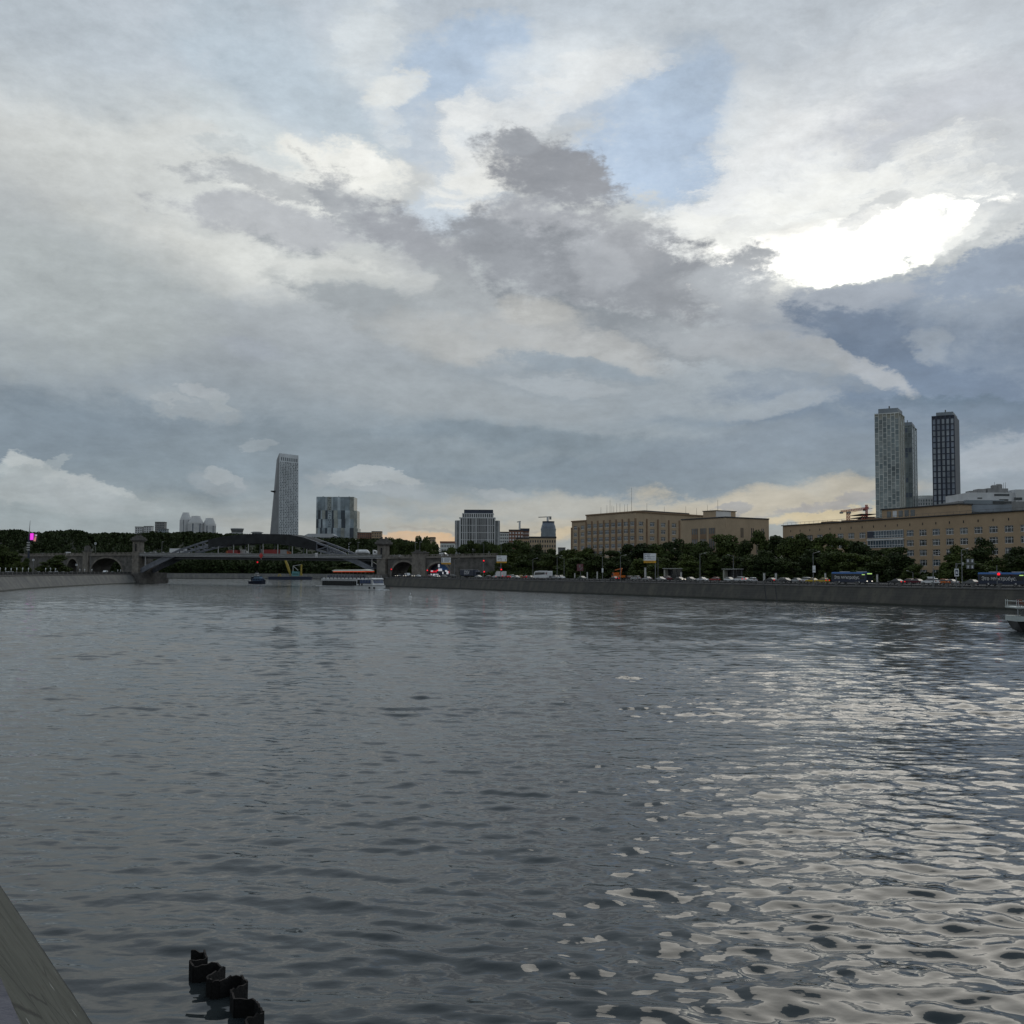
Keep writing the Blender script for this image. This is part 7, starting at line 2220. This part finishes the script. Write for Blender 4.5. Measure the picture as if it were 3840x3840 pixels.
# gantry arm with lane signs
x, y = bank(3584, 5)
t_ = thing('traffic_gantry', 'grey gantry arm with lane arrow signs at the right end of the road', 'gantry', (x, y, QZ), 0)
X = lambda px: xat(px, y) - x
H = zat(3584, 2114, y) - QZ
MB().tube((0, 0, 0), (0, 0, H + .2), .17, .13, 8).build('pole', M_pole, t_)
MB().beam((0, 0, H), (X(3660), 0, H), .12, .14).build('arm', M_pole, t_)
for px, hh in ((3630, .55), (3646, .5)):
    for s_ in (-1, 1):
        o = MB().box(X(px) - .42, X(px) + .42, -.1, -.07, H + s_ * .75 - .5, H + s_ * .75 + .5).build('lane_sign', M_pole, t_)
        MB().box(X(px) - .12, X(px) + .12, -.12, -.101, H + s_ * .75 - .3, H + s_ * .75 + .3).build('arrow', M_sign_w, o)
MB().box(X(3611) - .15, X(3611) + .15, -.12, .12, H - .4, H + .4).build('camera_box', M_pole_w, t_)
q = MB(); q.beam((X(3592), 0, H), (0, 0, H - 1.6), .08, .08); q.build('brace', M_pole, t_)
x, y = bank(3584, 4.8); z = zat(3584, 2147, y)
t_ = thing('pedestrian_sign', 'white framed pedestrian crossing sign on the gantry pole', 'sign', (x, y, z), 0, None)
q = MB(); q.box(-.55, .55, -.32, -.28, -.95, .95); q.build('plate', M_sign_w, t_)
q = MB(); q.box(-.33, .33, -.35, -.325, -.68, .68); q.build('inner_field', M_sign_ink, t_)
q = MB(); q.side([(0, .5), (-.26, -.3), (.26, -.3)], -.37, -.352); q.build('symbol', M_sign_w, t_)
# bright shopfront under the second right viaduct arch
u0, u1 = br(1606)[0], br(1692)[0]
x, y = bxyz(u0, 3.0)
t_ = thing('shopfront', 'bright shopfront with red white and blue panels under the right viaduct arch', 'shopfront', (x, y, QZ), BR_RZ)
W = u1 - u0
MB().box(0, W, .3, 1.0, 0, 8.6).build('wall', PAINT['navy'], t_)
q = MB(); q.box(W * .36, W * .8, .1, .29, 4.6, 8.4); q.build('blue_panel', PAINT['blue'], t_)
M_glow_r = mat('lit_red_panel', (.5, .03, .05), .5, 0, emit='#ff2740', estr=.45); M_glow_w = mat('lit_white_panel', (.7, .7, .7), .5, 0, emit='#f4f6ff', estr=.32)
for (a, b, c, d) in ((0, .14, 3.2, 4.3), (.17, .3, 3.3, 4.2), (.8, .86, 2.9, 4.8)): MB().box(W * a, W * b, .0, .28, c, d).build('red_panel', M_glow_r, t_)
for (a, b, c, d) in ((.02, .1, 3.6, 4.4), (.33, .4, 6.2, 8.0), (.34, .5, 4.0, 5.4), (.64, .72, 3.6, 4.6), (.7, .78, 2.2, 4.0), (.52, .56, 2.3, 3.6)): MB().box(W * a, W * b, -.06, .27, c, d).build('white_panel', M_glow_w, t_)
for (a, b) in ((0, .06), (.11, .2), (.23, .34)): MB().box(W * a, W * b, -.02, .26, 1.2, 2.4).build('lit_window', M_glow_w, t_)

# ---- left bank: illuminated mast, posts, signs
Yb = 690
t_ = thing('advertising_mast', 'tall thin mast with a glowing pink advertising screen', 'billboard', (xat(105, Yb), Yb, LZ), 0)
Z = lambda px, py: zat(px, py, Yb) - LZ
MB().tube((0, 0, 0), (0, 0, Z(105, 2005)), .75, .6, 8).build('pole', PAINT['navy'], t_)
MB().tube((0, 0, Z(105, 2005)), (.4, 0, Z(107, 1952)), .28, .1, 7).build('spire', M_pole, t_)
X = lambda px: xat(px, Yb) - xat(105, Yb)
for k in range(4): MB().box(-1.0, 1.0, -.9, -.76, Z(102, 2064 - k * 9), Z(102, 2060 - k * 9)).build('pale_plate', M_pole_w, t_)
q = MB(); q.box(X(104), X(135), .2, .8, Z(120, 2031), Z(120, 1999)); q.build('screen_body', M_black, t_)
M_pink = mat('pink_screen', (.5, .05, .4), .4, 0, emit='#ff3cf0', estr=.8); M_peach = mat('peach_screen', (.5, .3, .25), .4, 0, emit='#d88a80', estr=.45); M_violet = mat('violet_screen', (.2, .1, .2), .4, 0, emit='#6a2f52', estr=.5)
MB().box(X(108.5), X(121), .1, .19, Z(115, 2024.5), Z(115, 2000)).build('screen', M_pink, t_)
q = MB(); q.face([(X(122), .15, Z(128, 2029)), (X(130), .15, Z(128, 2030)), (X(135), .15, Z(128, 2004)), (X(122), .15, Z(128, 2001))]); q.build('screen', M_violet, t_)
q = MB(); q.face([(X(121), .12, Z(128, 2029)), (X(130), .12, Z(128, 2030)), (X(132), .12, Z(128, 2012)), (X(127), .12, Z(128, 2012))]); q.build('screen', M_peach, t_)
MB().box(X(127.5), X(134), .08, .14, Z(130, 2009), Z(130, 2005)).build('screen', M_glow_w, t_)
for k, (px, py) in enumerate([(4, 2128), (25, 2129), (46, 2130), (67, 2129), (89, 2129), (111, 2129), (175, 2130), (193, 2129), (212, 2131), (303, 2133), (321, 2133), (348, 2134), (445, 2136), (456, 2136)]):
    p, a = lbpt(px, 7)
    t_ = thing('light_column', 'short white light column in the row behind the left railing', 'light column', (p.x, p.y, LZ), 0, 'white light columns behind the left railing')
    H = zat(px, py, p.y) - LZ
    MB().tube((0, 0, 0), (0, 0, H - .9), .12, .11, 7).build('pole', M_pole_w, t_); MB().lathe([(.2, H - .9), (.24, H - .2), (.1, H)], 8).build('lamp', M_sign_w, t_)
for (px, py, hs, lab) in [(128, 2100, 3.2, 'white square pedestrian sign on the left bank beside the olive tree'), (290, 2118, 3.6, 'white square pedestrian sign before the narrow left viaduct arch'), (355, 2038, 3.0, 'white square sign high above the left viaduct')]:
    p, a = lbpt(px, 9) if px != 355 else (Vector((xat(355, 735), 735)), 0)
    z = zat(px, py, p.y)
    t_ = thing('pedestrian_sign', lab, 'sign', (p.x, p.y, z), 0)
    w_ = 7 * p.y / FPX / 2
    MB().box(-w_, w_, -.1, 0, -w_, w_).build('plate', M_sign_w, t_); MB().box(-w_ * .5, w_ * .5, -.13, -.101, -w_ * .5, w_ * .5).build('symbol', M_sign_ink, t_)
    MB().tube((0, .1, -(z - (LZ if px != 355 else 20))), (0, .1, w_), .1, .1, 6).build('pole', M_pole, t_)
# slim lamp posts on the viaducts and the bridge
for (px, yt, lab) in [(369, 2062, 'pale lamp post in front of the wide left viaduct arch'), (1307, 2036, 'black and white striped post on the bridge right of the lattice'), (1341, 2034, 'thin lamp post beside the silo tanker on the bridge'),
                      (1556, 2034, 'left thin lamp post beside the pylon on the right viaduct'), (1573, 2033, 'right thin lamp post beside the pylon on the right viaduct'), (606, 2032, 'thin white flag like lamp post left of the long white truck')]:
    u, Y = br(px)
    x, y = bxyz(u, .6 if px != 369 else -6)
    z0 = (deck_z(u) if 0 < u < BRL else (zl(u) if u < 0 else zr(u))) if px != 369 else LZ
    t_ = thing('street_lamp', lab, 'street lamp', (x, y, z0), 0)
    H = max(3.0, zat(px, yt, y) - z0)
    MB().tube((0, 0, 0), (0, 0, H), .16, .1, 7).build('pole', M_pole if px != 1307 else M_sign_ink, t_)
    if px == 1307:
        for k in range(5): MB().tube((0, 0, H * (.2 * k + .05)), (0, 0, H * (.2 * k + .12)), .2, .2, 7).build('white_band', M_sign_w, t_)
    MB().box(-.15, 1.3, -.15, .15, H - .05, H + .12).build('lamp_head', M_pole_w, t_)
# ------------------------------------------------------------------ boats
M_hull_w = mat('boat_white', (.60, .61, .61), .45, .08, .5)
M_hull_g = mat('boat_grey', (.26, .27, .28), .5, .1, .5)
M_deckgrey = mat('deck_grey', (.14, .145, .15), .7, .1, 1)
M_bglass = mat('boat_window', (.012, .014, .016), .08, .15, .3)
M_bglass_b = mat('boat_blue_window', (.055, .075, .13), .1, .15, .3)
M_tint = mat('blue_tint_panel', (.03, .04, .075), .2, .2, .3)
M_glow = mat('orange_strip_light', (.6, .15, .03), .5, 0, emit='#ff5a2a', estr=.55)
M_foam = mat('white_foam', (.6, .62, .63), .8, .12, 2.0)

# ---- glazed cruise boat
xs_, Ys_ = xat(1216, 507), 507.0; xb_, Yb_ = xat(1440, 480), 480.0
L = math.hypot(xb_ - xs_, Yb_ - Ys_); rz = math.atan2(Yb_ - Ys_, xb_ - xs_)
t_ = thing('cruise_boat', 'white glazed river cruise boat with an orange lit canopy near the right bridge tower', 'boat', (xs_, Ys_, 0), rz)
t_.scale = (1, .95, .93)
h = 4.2
q = MB()
rings = []
for x, w, z0, z1 in ((0, .8, -.5, 1.5), (1.5, 1, -.6, 1.5), (L * .62, 1, -.6, 1.55), (L * .63, 1.04, -.6, 1.95), (L * .86, 1.0, -.6, 2.05), (L * .94, .75, -.6, 2.15), (L * .985, .4, -.3, 2.25), (L + .8, .06, .9, 2.3)):
    rings.append([(x, -h * w, z1), (x, -h * w * .9, z0), (x, h * w * .9, z0), (x, h * w, z1)])
q.loft(rings); q.build('hull', M_hull_w, t_)
q = MB(); q.box(-1.0, L * .63, -h - .35, h + .35, 1.5, 1.72); q.build('side_deck', M_hull_w, t_)
q = MB(); q.loft([[(x, -h * w, z), (x, h * w, z), (x, h * w, z + .16), (x, -h * w, z + .16)] for x, w, z in ((L * .62, 1.1, 1.95), (L * .86, 1.06, 2.05), (L * .95, .75, 2.15), (L + 1.0, .1, 2.3))]); q.build('rubbing_strake', M_deckgrey, t_)
x0, x1 = 3.2, L * .655
q = MB(); q.box(x0, x1, -h + .25, h - .25, 1.721, 4.2); q.build('saloon_glazing', M_bglass, t_)
q = MB()
n = int((x1 - x0) / 1.35)
for i in range(n + 1):
    x = x0 + (x1 - x0) * i / n
    for s_ in (-1, 1): q.box(x - .05, x + .05, s_ * (h - .25) - .03, s_ * (h - .25) + .03, 1.72, 4.2)
q.build('glazing_bar', M_deckgrey, t_)
q = MB(); q.loft([[(x, -h + .2, 4.2), (x, h - .2, 4.2), (x, h - 1.2, 5.05), (x, -h + 1.2, 5.05)] for x in (x0, x1)]); q.build('sloping_glass_roof', M_deckgrey, t_)
q = MB()
n = 26
for i in range(n + 1):
    x = x0 + (x1 - x0) * i / n
    for s_ in (-1, 1): q.beam((x - .25, s_ * (h - .17), 4.2), (x + .25, s_ * (h - 1.17), 5.1), .38, .1)
q.build('roof_bar', M_hull_w, t_)
q = MB(); q.loft([[(x, -w, z0), (x, w, z0), (x, w, z1), (x, -w, z1)] for x, w, z0, z1 in ((1.0, h - 1.6, 4.6, 5.2), (2.5, h - 1.1, 5.0, 5.75), (L * .66, h - 1.0, 5.06, 5.75), (L * .88, h - .5, 5.1, 5.75), (L * .91, h - .8, 4.9, 5.4))]); q.build('upper_deck', M_hull_w, t_)
q = MB()
for k in range(13): q.box(L * .06 + k * L * .065 - .15, L * .06 + k * L * .065 + .15, -h + .55, -h + .8, 5.2, 5.95)
q.build('bollard_light', M_black, t_)
# wheelhouse with blue front windows
x2, x3 = L * .66, L * .90
q = MB(); q.loft([[(x2, -h + .15, 2.0), (x3 + 1.0, -h * .82, 2.05), (x3 + 1.0, h * .82, 2.05), (x2, h - .15, 2.0)], [(x2, -h + .25, 5.1), (x3, -h * .78, 5.1), (x3, h * .78, 5.1), (x2, h - .25, 5.1)]]); q.build('forward_cabin', M_hull_w, t_)
for k in range(5):
    a, b = x2 + .6 + (x3 - x2 - .8) * k / 5, x2 + .45 + (x3 - x2 - .8) * (k + 1) / 5
    for s_ in (-1, 1):
        q = MB(); y = s_ * (h - .12); zb_ = 3.1 if k > 0 else 2.9
        q.box(a, b, min(y, y + s_ * .08), max(y, y + s_ * .08), zb_, 4.9); q.build('front_window', M_bglass_b if k else M_bglass, t_)
for k in range(4):
    a, b = -h * .76 + k * h * .38 + .06, -h * .76 + (k + 1) * h * .38 - .06
    q = MB(); q.loft([[(x3 + .62, a, 3.2), (x3 + .72, a, 3.2), (x3 + .72, b, 3.2), (x3 + .62, b, 3.2)], [(x3 + .02, a, 4.9), (x3 + .12, a, 4.9), (x3 + .12, b, 4.9), (x3 + .02, b, 4.9)]]); q.build('windscreen', M_bglass_b, t_)
# rail with blue panels, canopy with warm light below
q = MB(); q.box(L * .14, L * .63, -h + 1.0, -h + 1.06, 5.9, 7.0); q.build('tinted_panel', M_tint, t_)
q = MB(); q.box(L * .14, L * .63, h - 1.06, h - 1.0, 5.9, 7.0); q.build('tinted_panel', M_tint, t_)
q = MB()
for s_ in (-1, 1):
    for z in (6.4, 6.98): q.beam((L * .14, s_ * (h - .95), z), (L * .88, s_ * (h - .95), z), .06, .06)
    for k in range(16): x = L * .14 + L * .74 * k / 15; q.box(x - .03, x + .03, s_ * (h - .95) - .03, s_ * (h - .95) + .03, 5.75, 7.0)
q.build('railing', M_pipe, t_)
q = MB(); q.loft([[(x, -w, z0), (x, w, z0), (x, w * .9, z1), (x, -w * .9, z1)] for x, w, z0, z1 in ((L * .15, .6, 9.15, 9.3), (L * .26, 3.2, 8.95, 9.75), (L * .70, 3.3, 9.05, 9.95), (L * .82, 1.0, 9.2, 9.45))]); q.build('canopy', mat('cream_canopy', (.58, .55, .47), .7, .05, .5), t_)
for s_ in (-1, 1):
    q = MB(); q.beam((L * .24, s_ * 3.0, 8.74), (L * .77, s_ * 2.9, 8.84), .22, .18); q.build('light_strip', M_glow, t_)
q = MB(); q.box(L * .24, L * .76, -2.8, 2.8, 8.6, 8.7); q.build('canopy_underside', mat('canopy_lining', (.3, .1, .06), .7, .1, 1), t_)
for k in range(9):
    x = L * .24 + L * .52 * k / 8
    for s_ in (-1, 1): MB().tube((x, s_ * 2.6, 5.7), (x, s_ * 2.6, 8.65), .07, .07, 6).build('canopy_post', M_deckgrey, t_)
for x in (L * .87, L * .93):
    MB().lathe([(.25, .55), (.4, .8), (.4, 1.3), (.25, 1.5)], 10, (x, -h * .97 if x < L * .9 else -h * .82)).build('fender', M_black, t_)
for k, x in enumerate((L * .70, L * .74)):
    MB().box(x, x + .5, -h + .0, -h + .35, 2.1, 3.0).build('life_ring_locker', M_black, t_)

# ---- blue tug
x, Y = xat(966, 700), 700.0
t_ = thing('tug_boat', 'small blue tug boat with a white wheelhouse passing under the bridge', 'boat', (x, Y, 0), R(-28))
q = MB(); q.loft([[(xx, -2.7 * w, z1), (xx, -2.2 * w, -.4), (xx, 2.2 * w, -.4), (xx, 2.7 * w, z1)] for xx, w, z1 in ((-6.2, .8, 1.9), (-5, 1, 1.8), (3, 1, 1.9), (5, .8, 2.2), (6.4, .25, 2.5))]); q.build('hull', PAINT['navy'], t_)
MB().box(-2.5, 4.2, -1.9, 1.9, 1.85, 3.6).build('deckhouse', mat('tug_blue', (.09, .16, .26), .5, .1, .6), t_)
for k in range(3): MB().box(-1.9 + k * 2.0, -.6 + k * 2.0, -1.95, -1.88, 2.3, 3.3).build('cabin_window', M_bglass_b, t_)
for k in range(3): MB().box(4.17, 4.25, -1.6 + k * 1.1, -.7 + k * 1.1, 2.4, 3.3).build('cabin_window', M_bglass_b, t_)
MB().box(-1.8, 2.8, -1.5, 1.5, 3.6, 4.9).build('wheelhouse', mat('tug_pale_blue', (.2, .3, .42), .5, .1, .6), t_)
MB().box(-2.6, 3.0, -1.8, 1.8, 4.901, 5.1).build('wheelhouse_roof', PAINT['black'], t_)
MB().box(-2.1, .6, -1.0, 1.0, 5.1, 6.0).build('upper_box', M_hull_w, t_); MB().box(-1.6, .4, -.8, .8, 6.6, 7.2).build('radar_box', M_hull_w, t_)
q = MB(); q.tube((-.6, 0, 5.5), (-.6, 0, 8.6), .1, .06, 6); q.beam((-.6, -1.4, 8.2), (-.6, 1.4, 8.2), .08, .08); q.build('mast', M_deckgrey, t_)
MB().box(-4.6, -3.4, -1.0, .2, 1.85, 4.6).build('funnel', PAINT['navy'], t_)
MB().box(-4.2, -3.0, -.9, .5, 4.6, 5.0).build('funnel_top', M_hull_w, t_)

M_oldyel = mat('faded_yellow', (.32, .24, .035), .6, .15, .5)
# ---- floating crane on a barge
Y = 1080.0
xa = xat(1010, Y)
t_ = thing('crane_barge', 'navy pontoon with a teal crane house and a yellow boom by the far shore', 'barge', (xa, Y, 0), R(3))
X = lambda px: xat(px, Y) - xa
Z = lambda py: zat(1090, py, Y)
q = MB(); q.box(0, X(1168), -6, 6, -.5, Z(2162)); q.build('pontoon', PAINT['navy'], t_)
MB().box(X(1096), X(1121), -4, 4, Z(2160), Z(2143)).build('crane_house', PAINT['teal'], t_)
for k in range(5): MB().box(X(1099.5 + k * 4), X(1101.5 + k * 4), -4.06, -3.95, Z(2155), Z(2150)).build('house_window', M_black, t_)
q = MB(); q.loft([[Vector(p) + Vector((o[0] * w, o[1] * w, 0)) for o in ((-1, -1), (1, -1), (1, 1), (-1, 1))] for p, w in (((X(1089), 0, Z(2160)), .35), ((X(1083), 0, Z(2140)), 1.1), ((X(1076), 0, Z(2118)), 1.2), ((X(1069), 0, Z(2101)), .9))]); q.build('boom', M_oldyel, t_)
q = MB(); q.beam((X(1128), 0, Z(2155)), (X(1129), 0, Z(2116)), 1.0, 1.6); q.build('counter_mast', M_oldyel, t_)
MB().box(X(1125.5), X(1133), -1.5, 1.5, Z(2158), Z(2151)).build('counterweight', M_oldyel, t_)
q = MB(); q.beam((X(1098), 0, Z(2122)), (X(1129), 0, Z(2116.5)), .4, .5); q.beam((X(1098), 0, Z(2122)), (X(1117), 0, Z(2139)), .4, .5); q.beam((X(1098), 0, Z(2122)), (X(1098), 0, Z(2144)), .5, .5); q.build('stay_frame', M_pipe, t_)
q = MB(); q.beam((X(1042), 0, Z(2164)), (X(1047), 0, Z(2152)), .7, .9); q.beam((X(1054), 0, Z(2163)), (X(1050), 0, Z(2152)), .7, .9); q.box(X(1041), X(1056), -1, 1, Z(2165), Z(2163)); q.build('winch_frame', M_oldyel, t_)
q = MB()
for px in (1017, 1021, 1030, 1160): q.box(X(px) - .3, X(px) + .3, -.3, .3, Z(2163), Z(2151 if px < 1100 else 2155))
q.build('mooring_post', M_deckgrey, t_)['kind'] = 'stuff'

# ---- stern of the ship at the right edge
Y = 152.0
xa = xat(3786, Y)
t_ = thing('passenger_ship', 'stern of a white and black passenger ship cut off by the right edge', 'ship', (xa, Y, 0), R(-7))
Z = lambda py: zat(3800, py, Y)
X = lambda px: xat(px, Y) - xa
LS = 26.0; hw = 3.0
q = MB(); q.loft([[(x, -hw * w, Z(2328)), (x + k, -hw * w * .9, -.6), (x + k, hw * w * .9, -.6), (x, hw * w, Z(2328))] for x, w, k in ((0.15, .72, 1.2), (1.0, .9, .5), (3, 1, .2), (LS, 1, 0))]); q.build('hull', mat('ship_black', (.012, .013, .013), .5, .1, .5), t_)
q = MB(); q.loft([[(x, -hw * w, Z(2328) + .003), (x, hw * w, Z(2328) + .003), (x, hw * w, Z(2309)), (x, -hw * w, Z(2309))] for x, w in ((0, .75), (.9, .93), (3, 1.03), (LS, 1.03))]); q.build('bulwark', mat('ship_pale_green', (.40, .44, .43), .6, .06, .6), t_)
q = MB(); q.box(X(3791) * 1.0, X(3793.5), -hw * .78, -hw * .74, Z(2309), Z(2281)); q.build('deck_post', M_hull_g, t_)
q = MB(); q.box(2.2, LS, -hw * .8, hw * .8, Z(2309), Z(2281)); q.build('lower_saloon', M_bglass, t_)
q = MB(); q.loft([[(x, -hw * w, Z(2279.5) - d), (x, hw * w, Z(2279.5) - d), (x, hw * w, Z(2275)), (x, -hw * w, Z(2275))] for x, w, d in ((0, .75, 0), (1.2, .95, .0), (2.3, 1.03, .35), (3.6, 1.03, .35), (LS, 1.03, .35))]); q.build('upper_deck', mat('ship_pale', (.42, .46, .45), .6, .06, .6), t_)
q = MB()
for s_ in (-1, 1):
    for zz in (2254, 2271): q.beam((0.1, s_ * hw * .76, Z(zz)), (2.2, s_ * hw * .98, Z(zz)), .05, .05); q.beam((2.2, s_ * hw * .98, Z(zz)), (LS, s_ * hw * .98, Z(zz)), .05, .05)
    for x in (.1, .35): q.box(x - .03, x + .03, s_ * hw * .76 - .03, s_ * hw * .76 + .03, Z(2275), Z(2248))
    k = 2.2
    while k < LS: q.box(k - .025, k + .025, s_ * hw * .98 - .025, s_ * hw * .98 + .025, Z(2275), Z(2254)); k += 1.6
for zz in (2254, 2271): q.beam((.1, -hw * .76, Z(zz)), (.1, hw * .76, Z(zz)), .05, .05)
q.build('railing', mat('ship_rail', (.5, .54, .53), .5, .04, 2), t_)
q = MB(); q.box(3.4, LS, -hw * .7, hw * .7, Z(2275), Z(2240)); q.build('upper_cabin', M_bglass, t_)
M_rattan = mat('brown_rattan', (.16, .075, .045), .8, .2, 6)
for (px, lab, mm) in ((3804, 'dark red chair on the upper deck of the passenger ship', PAINT['maroon']), (3812, 'brown wicker chair on the upper deck of the passenger ship', M_rattan)):
    c_ = thing('deck_chair', lab, 'chair', (xat(px, Y), Y - 1.6, Z(2275) + .01), R(20))
    MB().box(-.3, .3, -.3, .3, .36, .46).build('seat', mm, c_)
    q = MB(); q.loft([[(-.3, .22, .46), (.3, .22, .46), (.3, .3, .46), (-.3, .3, .46)], [(-.24, .34, 1.05), (.24, .34, 1.05), (.24, .42, 1.05), (-.24, .42, 1.05)]]); q.build('backrest', mm, c_)
    for a in (-.26, .26):
        for b in (-.26, .26): MB().tube((a, b, 0), (a, b, .36), .03, .03, 5).build('leg', mm, c_)
    for a in (-.3, .3): MB().box(a - .03, a + .03, -.28, .28, .62, .68).build('armrest', mm, c_)
# foam at the stern
def foam(label, cx, cy, lx, ly, seed, n=420, h=.16):
    rs = np.random.RandomState(seed)
    q = MB()
    for i in range(n):
        a = rs.uniform(-1, 1); b = rs.normal(0, .4) * (1 - .5 * abs(a))
        x, y = cx + a * lx, cy + b * ly
        r = rs.uniform(.08, .34) * (1 - .55 * abs(a)); k = rs.uniform(1.5, 3.0)
        z = .1 + h * rs.uniform(.2, 1.0) * max(0, 1 - abs(b))
        q.lathe([(r * .6, -.12), (r, z * .4), (r * .55, z * .9)], 6, (0, 0))
        for j in range(len(q.v) - 18, len(q.v)):
            v = q.v[j]; q.v[j] = (x + v[0] * k, y + v[1], v[2])
    o = q.build('wake_foam', M_foam)
    tag(o, label, 'foam', kind='stuff')
foam('white wake foam left of the stern of the passenger ship', xat(3762, 153), 153.3, 2.6, 1.0, 3)
foam('white bow foam along the hull of the cruise boat', xat(1434, 478), 477.5, 3.0, 1.0, 5, 60, .3)

# ---- buoy
Y = 338.0
t_ = thing('buoy', 'small white cage buoy floating right of the cruise boat', 'buoy', (xat(1540, Y), Y, 0), 0)
q = MB(); q.lathe([(.25, -.3), (.55, -.05), (.55, .2), (.2, .35)], 12); q.build('float', M_hull_w, t_)
q = MB()
for i in range(4):
    a = math.pi / 4 + i * math.pi / 2; q.tube((.36 * math.cos(a), .36 * math.sin(a), .25), (.08 * math.cos(a), .08 * math.sin(a), 1.25), .045, .035, 5)
q.lathe([(.12, 1.2), (.14, 1.4), (.03, 1.5)], 8); q.build('cage', M_hull_w, t_)

# ------------------------------------------------------------------ sheet piling in the near water
def on_z(px, py, z):
    d = ray(px, py); k = (z - CAM_H) / d.z
    p = CAMP + d * k
    return (p.x, p.y)
M_pilem = mat('rusted_sheet_steel', (.004, .0038, .0037), .9, .4, 3.0, bump=.5, bscale=14)
M_rust = mat('rust_edge', (.018, .013, .011), .9, .4, 6.0)
TOPS = [(716, 3566), (766, 3563), (776, 3589), (712, 3604), (726, 3617), (774, 3613), (814, 3608), (843, 3623), (776, 3664), (794, 3678), (822, 3676), (866, 3660), (905, 3658), (927, 3681), (866, 3713), (880, 3744), (922, 3741), (957, 3750), (988, 3790), (918, 3822), (934, 3850), (1000, 3862)]
t_ = thing('sheet_piling', 'black rusted zigzag sheet piling standing in the near water', 'sheet piling', (0, 0, 0))
rp = random.Random(2)
groups = [(0, 4), (4, 8), (8, 10), (10, 14), (14, 18), (18, 21)]
pts = [on_z(px, py, .36) for px, py in TOPS]
for (a, b) in groups:
    q = MB(); e = MB()
    for i in range(a, b):
        p0, p1 = Vector(pts[i]), Vector(pts[i + 1])
        d = (p1 - p0); L_ = d.length; d.normalize(); nn_ = Vector((-d.y, d.x)) * .018
        steps = max(2, int(L_ / .07))
        prev = None
        hs = [.36 + rp.uniform(-.05, .02) for _ in range(steps + 1)]
        for k in range(steps):
            s0, s1 = p0 + d * (L_ * k / steps), p0 + d * (L_ * (k + 1) / steps)
            za, zb = hs[k], hs[k + 1]
            q.loft([[(s0.x - nn_.x, s0.y - nn_.y, -1.2), (s0.x + nn_.x, s0.y + nn_.y, -1.2), (s0.x + nn_.x, s0.y + nn_.y, za), (s0.x - nn_.x, s0.y - nn_.y, za)],
                    [(s1.x - nn_.x, s1.y - nn_.y, -1.2), (s1.x + nn_.x, s1.y + nn_.y, -1.2), (s1.x + nn_.x, s1.y + nn_.y, zb), (s1.x - nn_.x, s1.y - nn_.y, zb)]])
            e.face([(s0.x - nn_.x, s0.y - nn_.y, za + .003), (s1.x - nn_.x, s1.y - nn_.y, zb + .003), (s1.x + nn_.x, s1.y + nn_.y, zb + .003), (s0.x + nn_.x, s0.y + nn_.y, za + .003)])
    o = q.build('pile', M_pilem, t_); e.build('rusted_edge', M_rust, o)
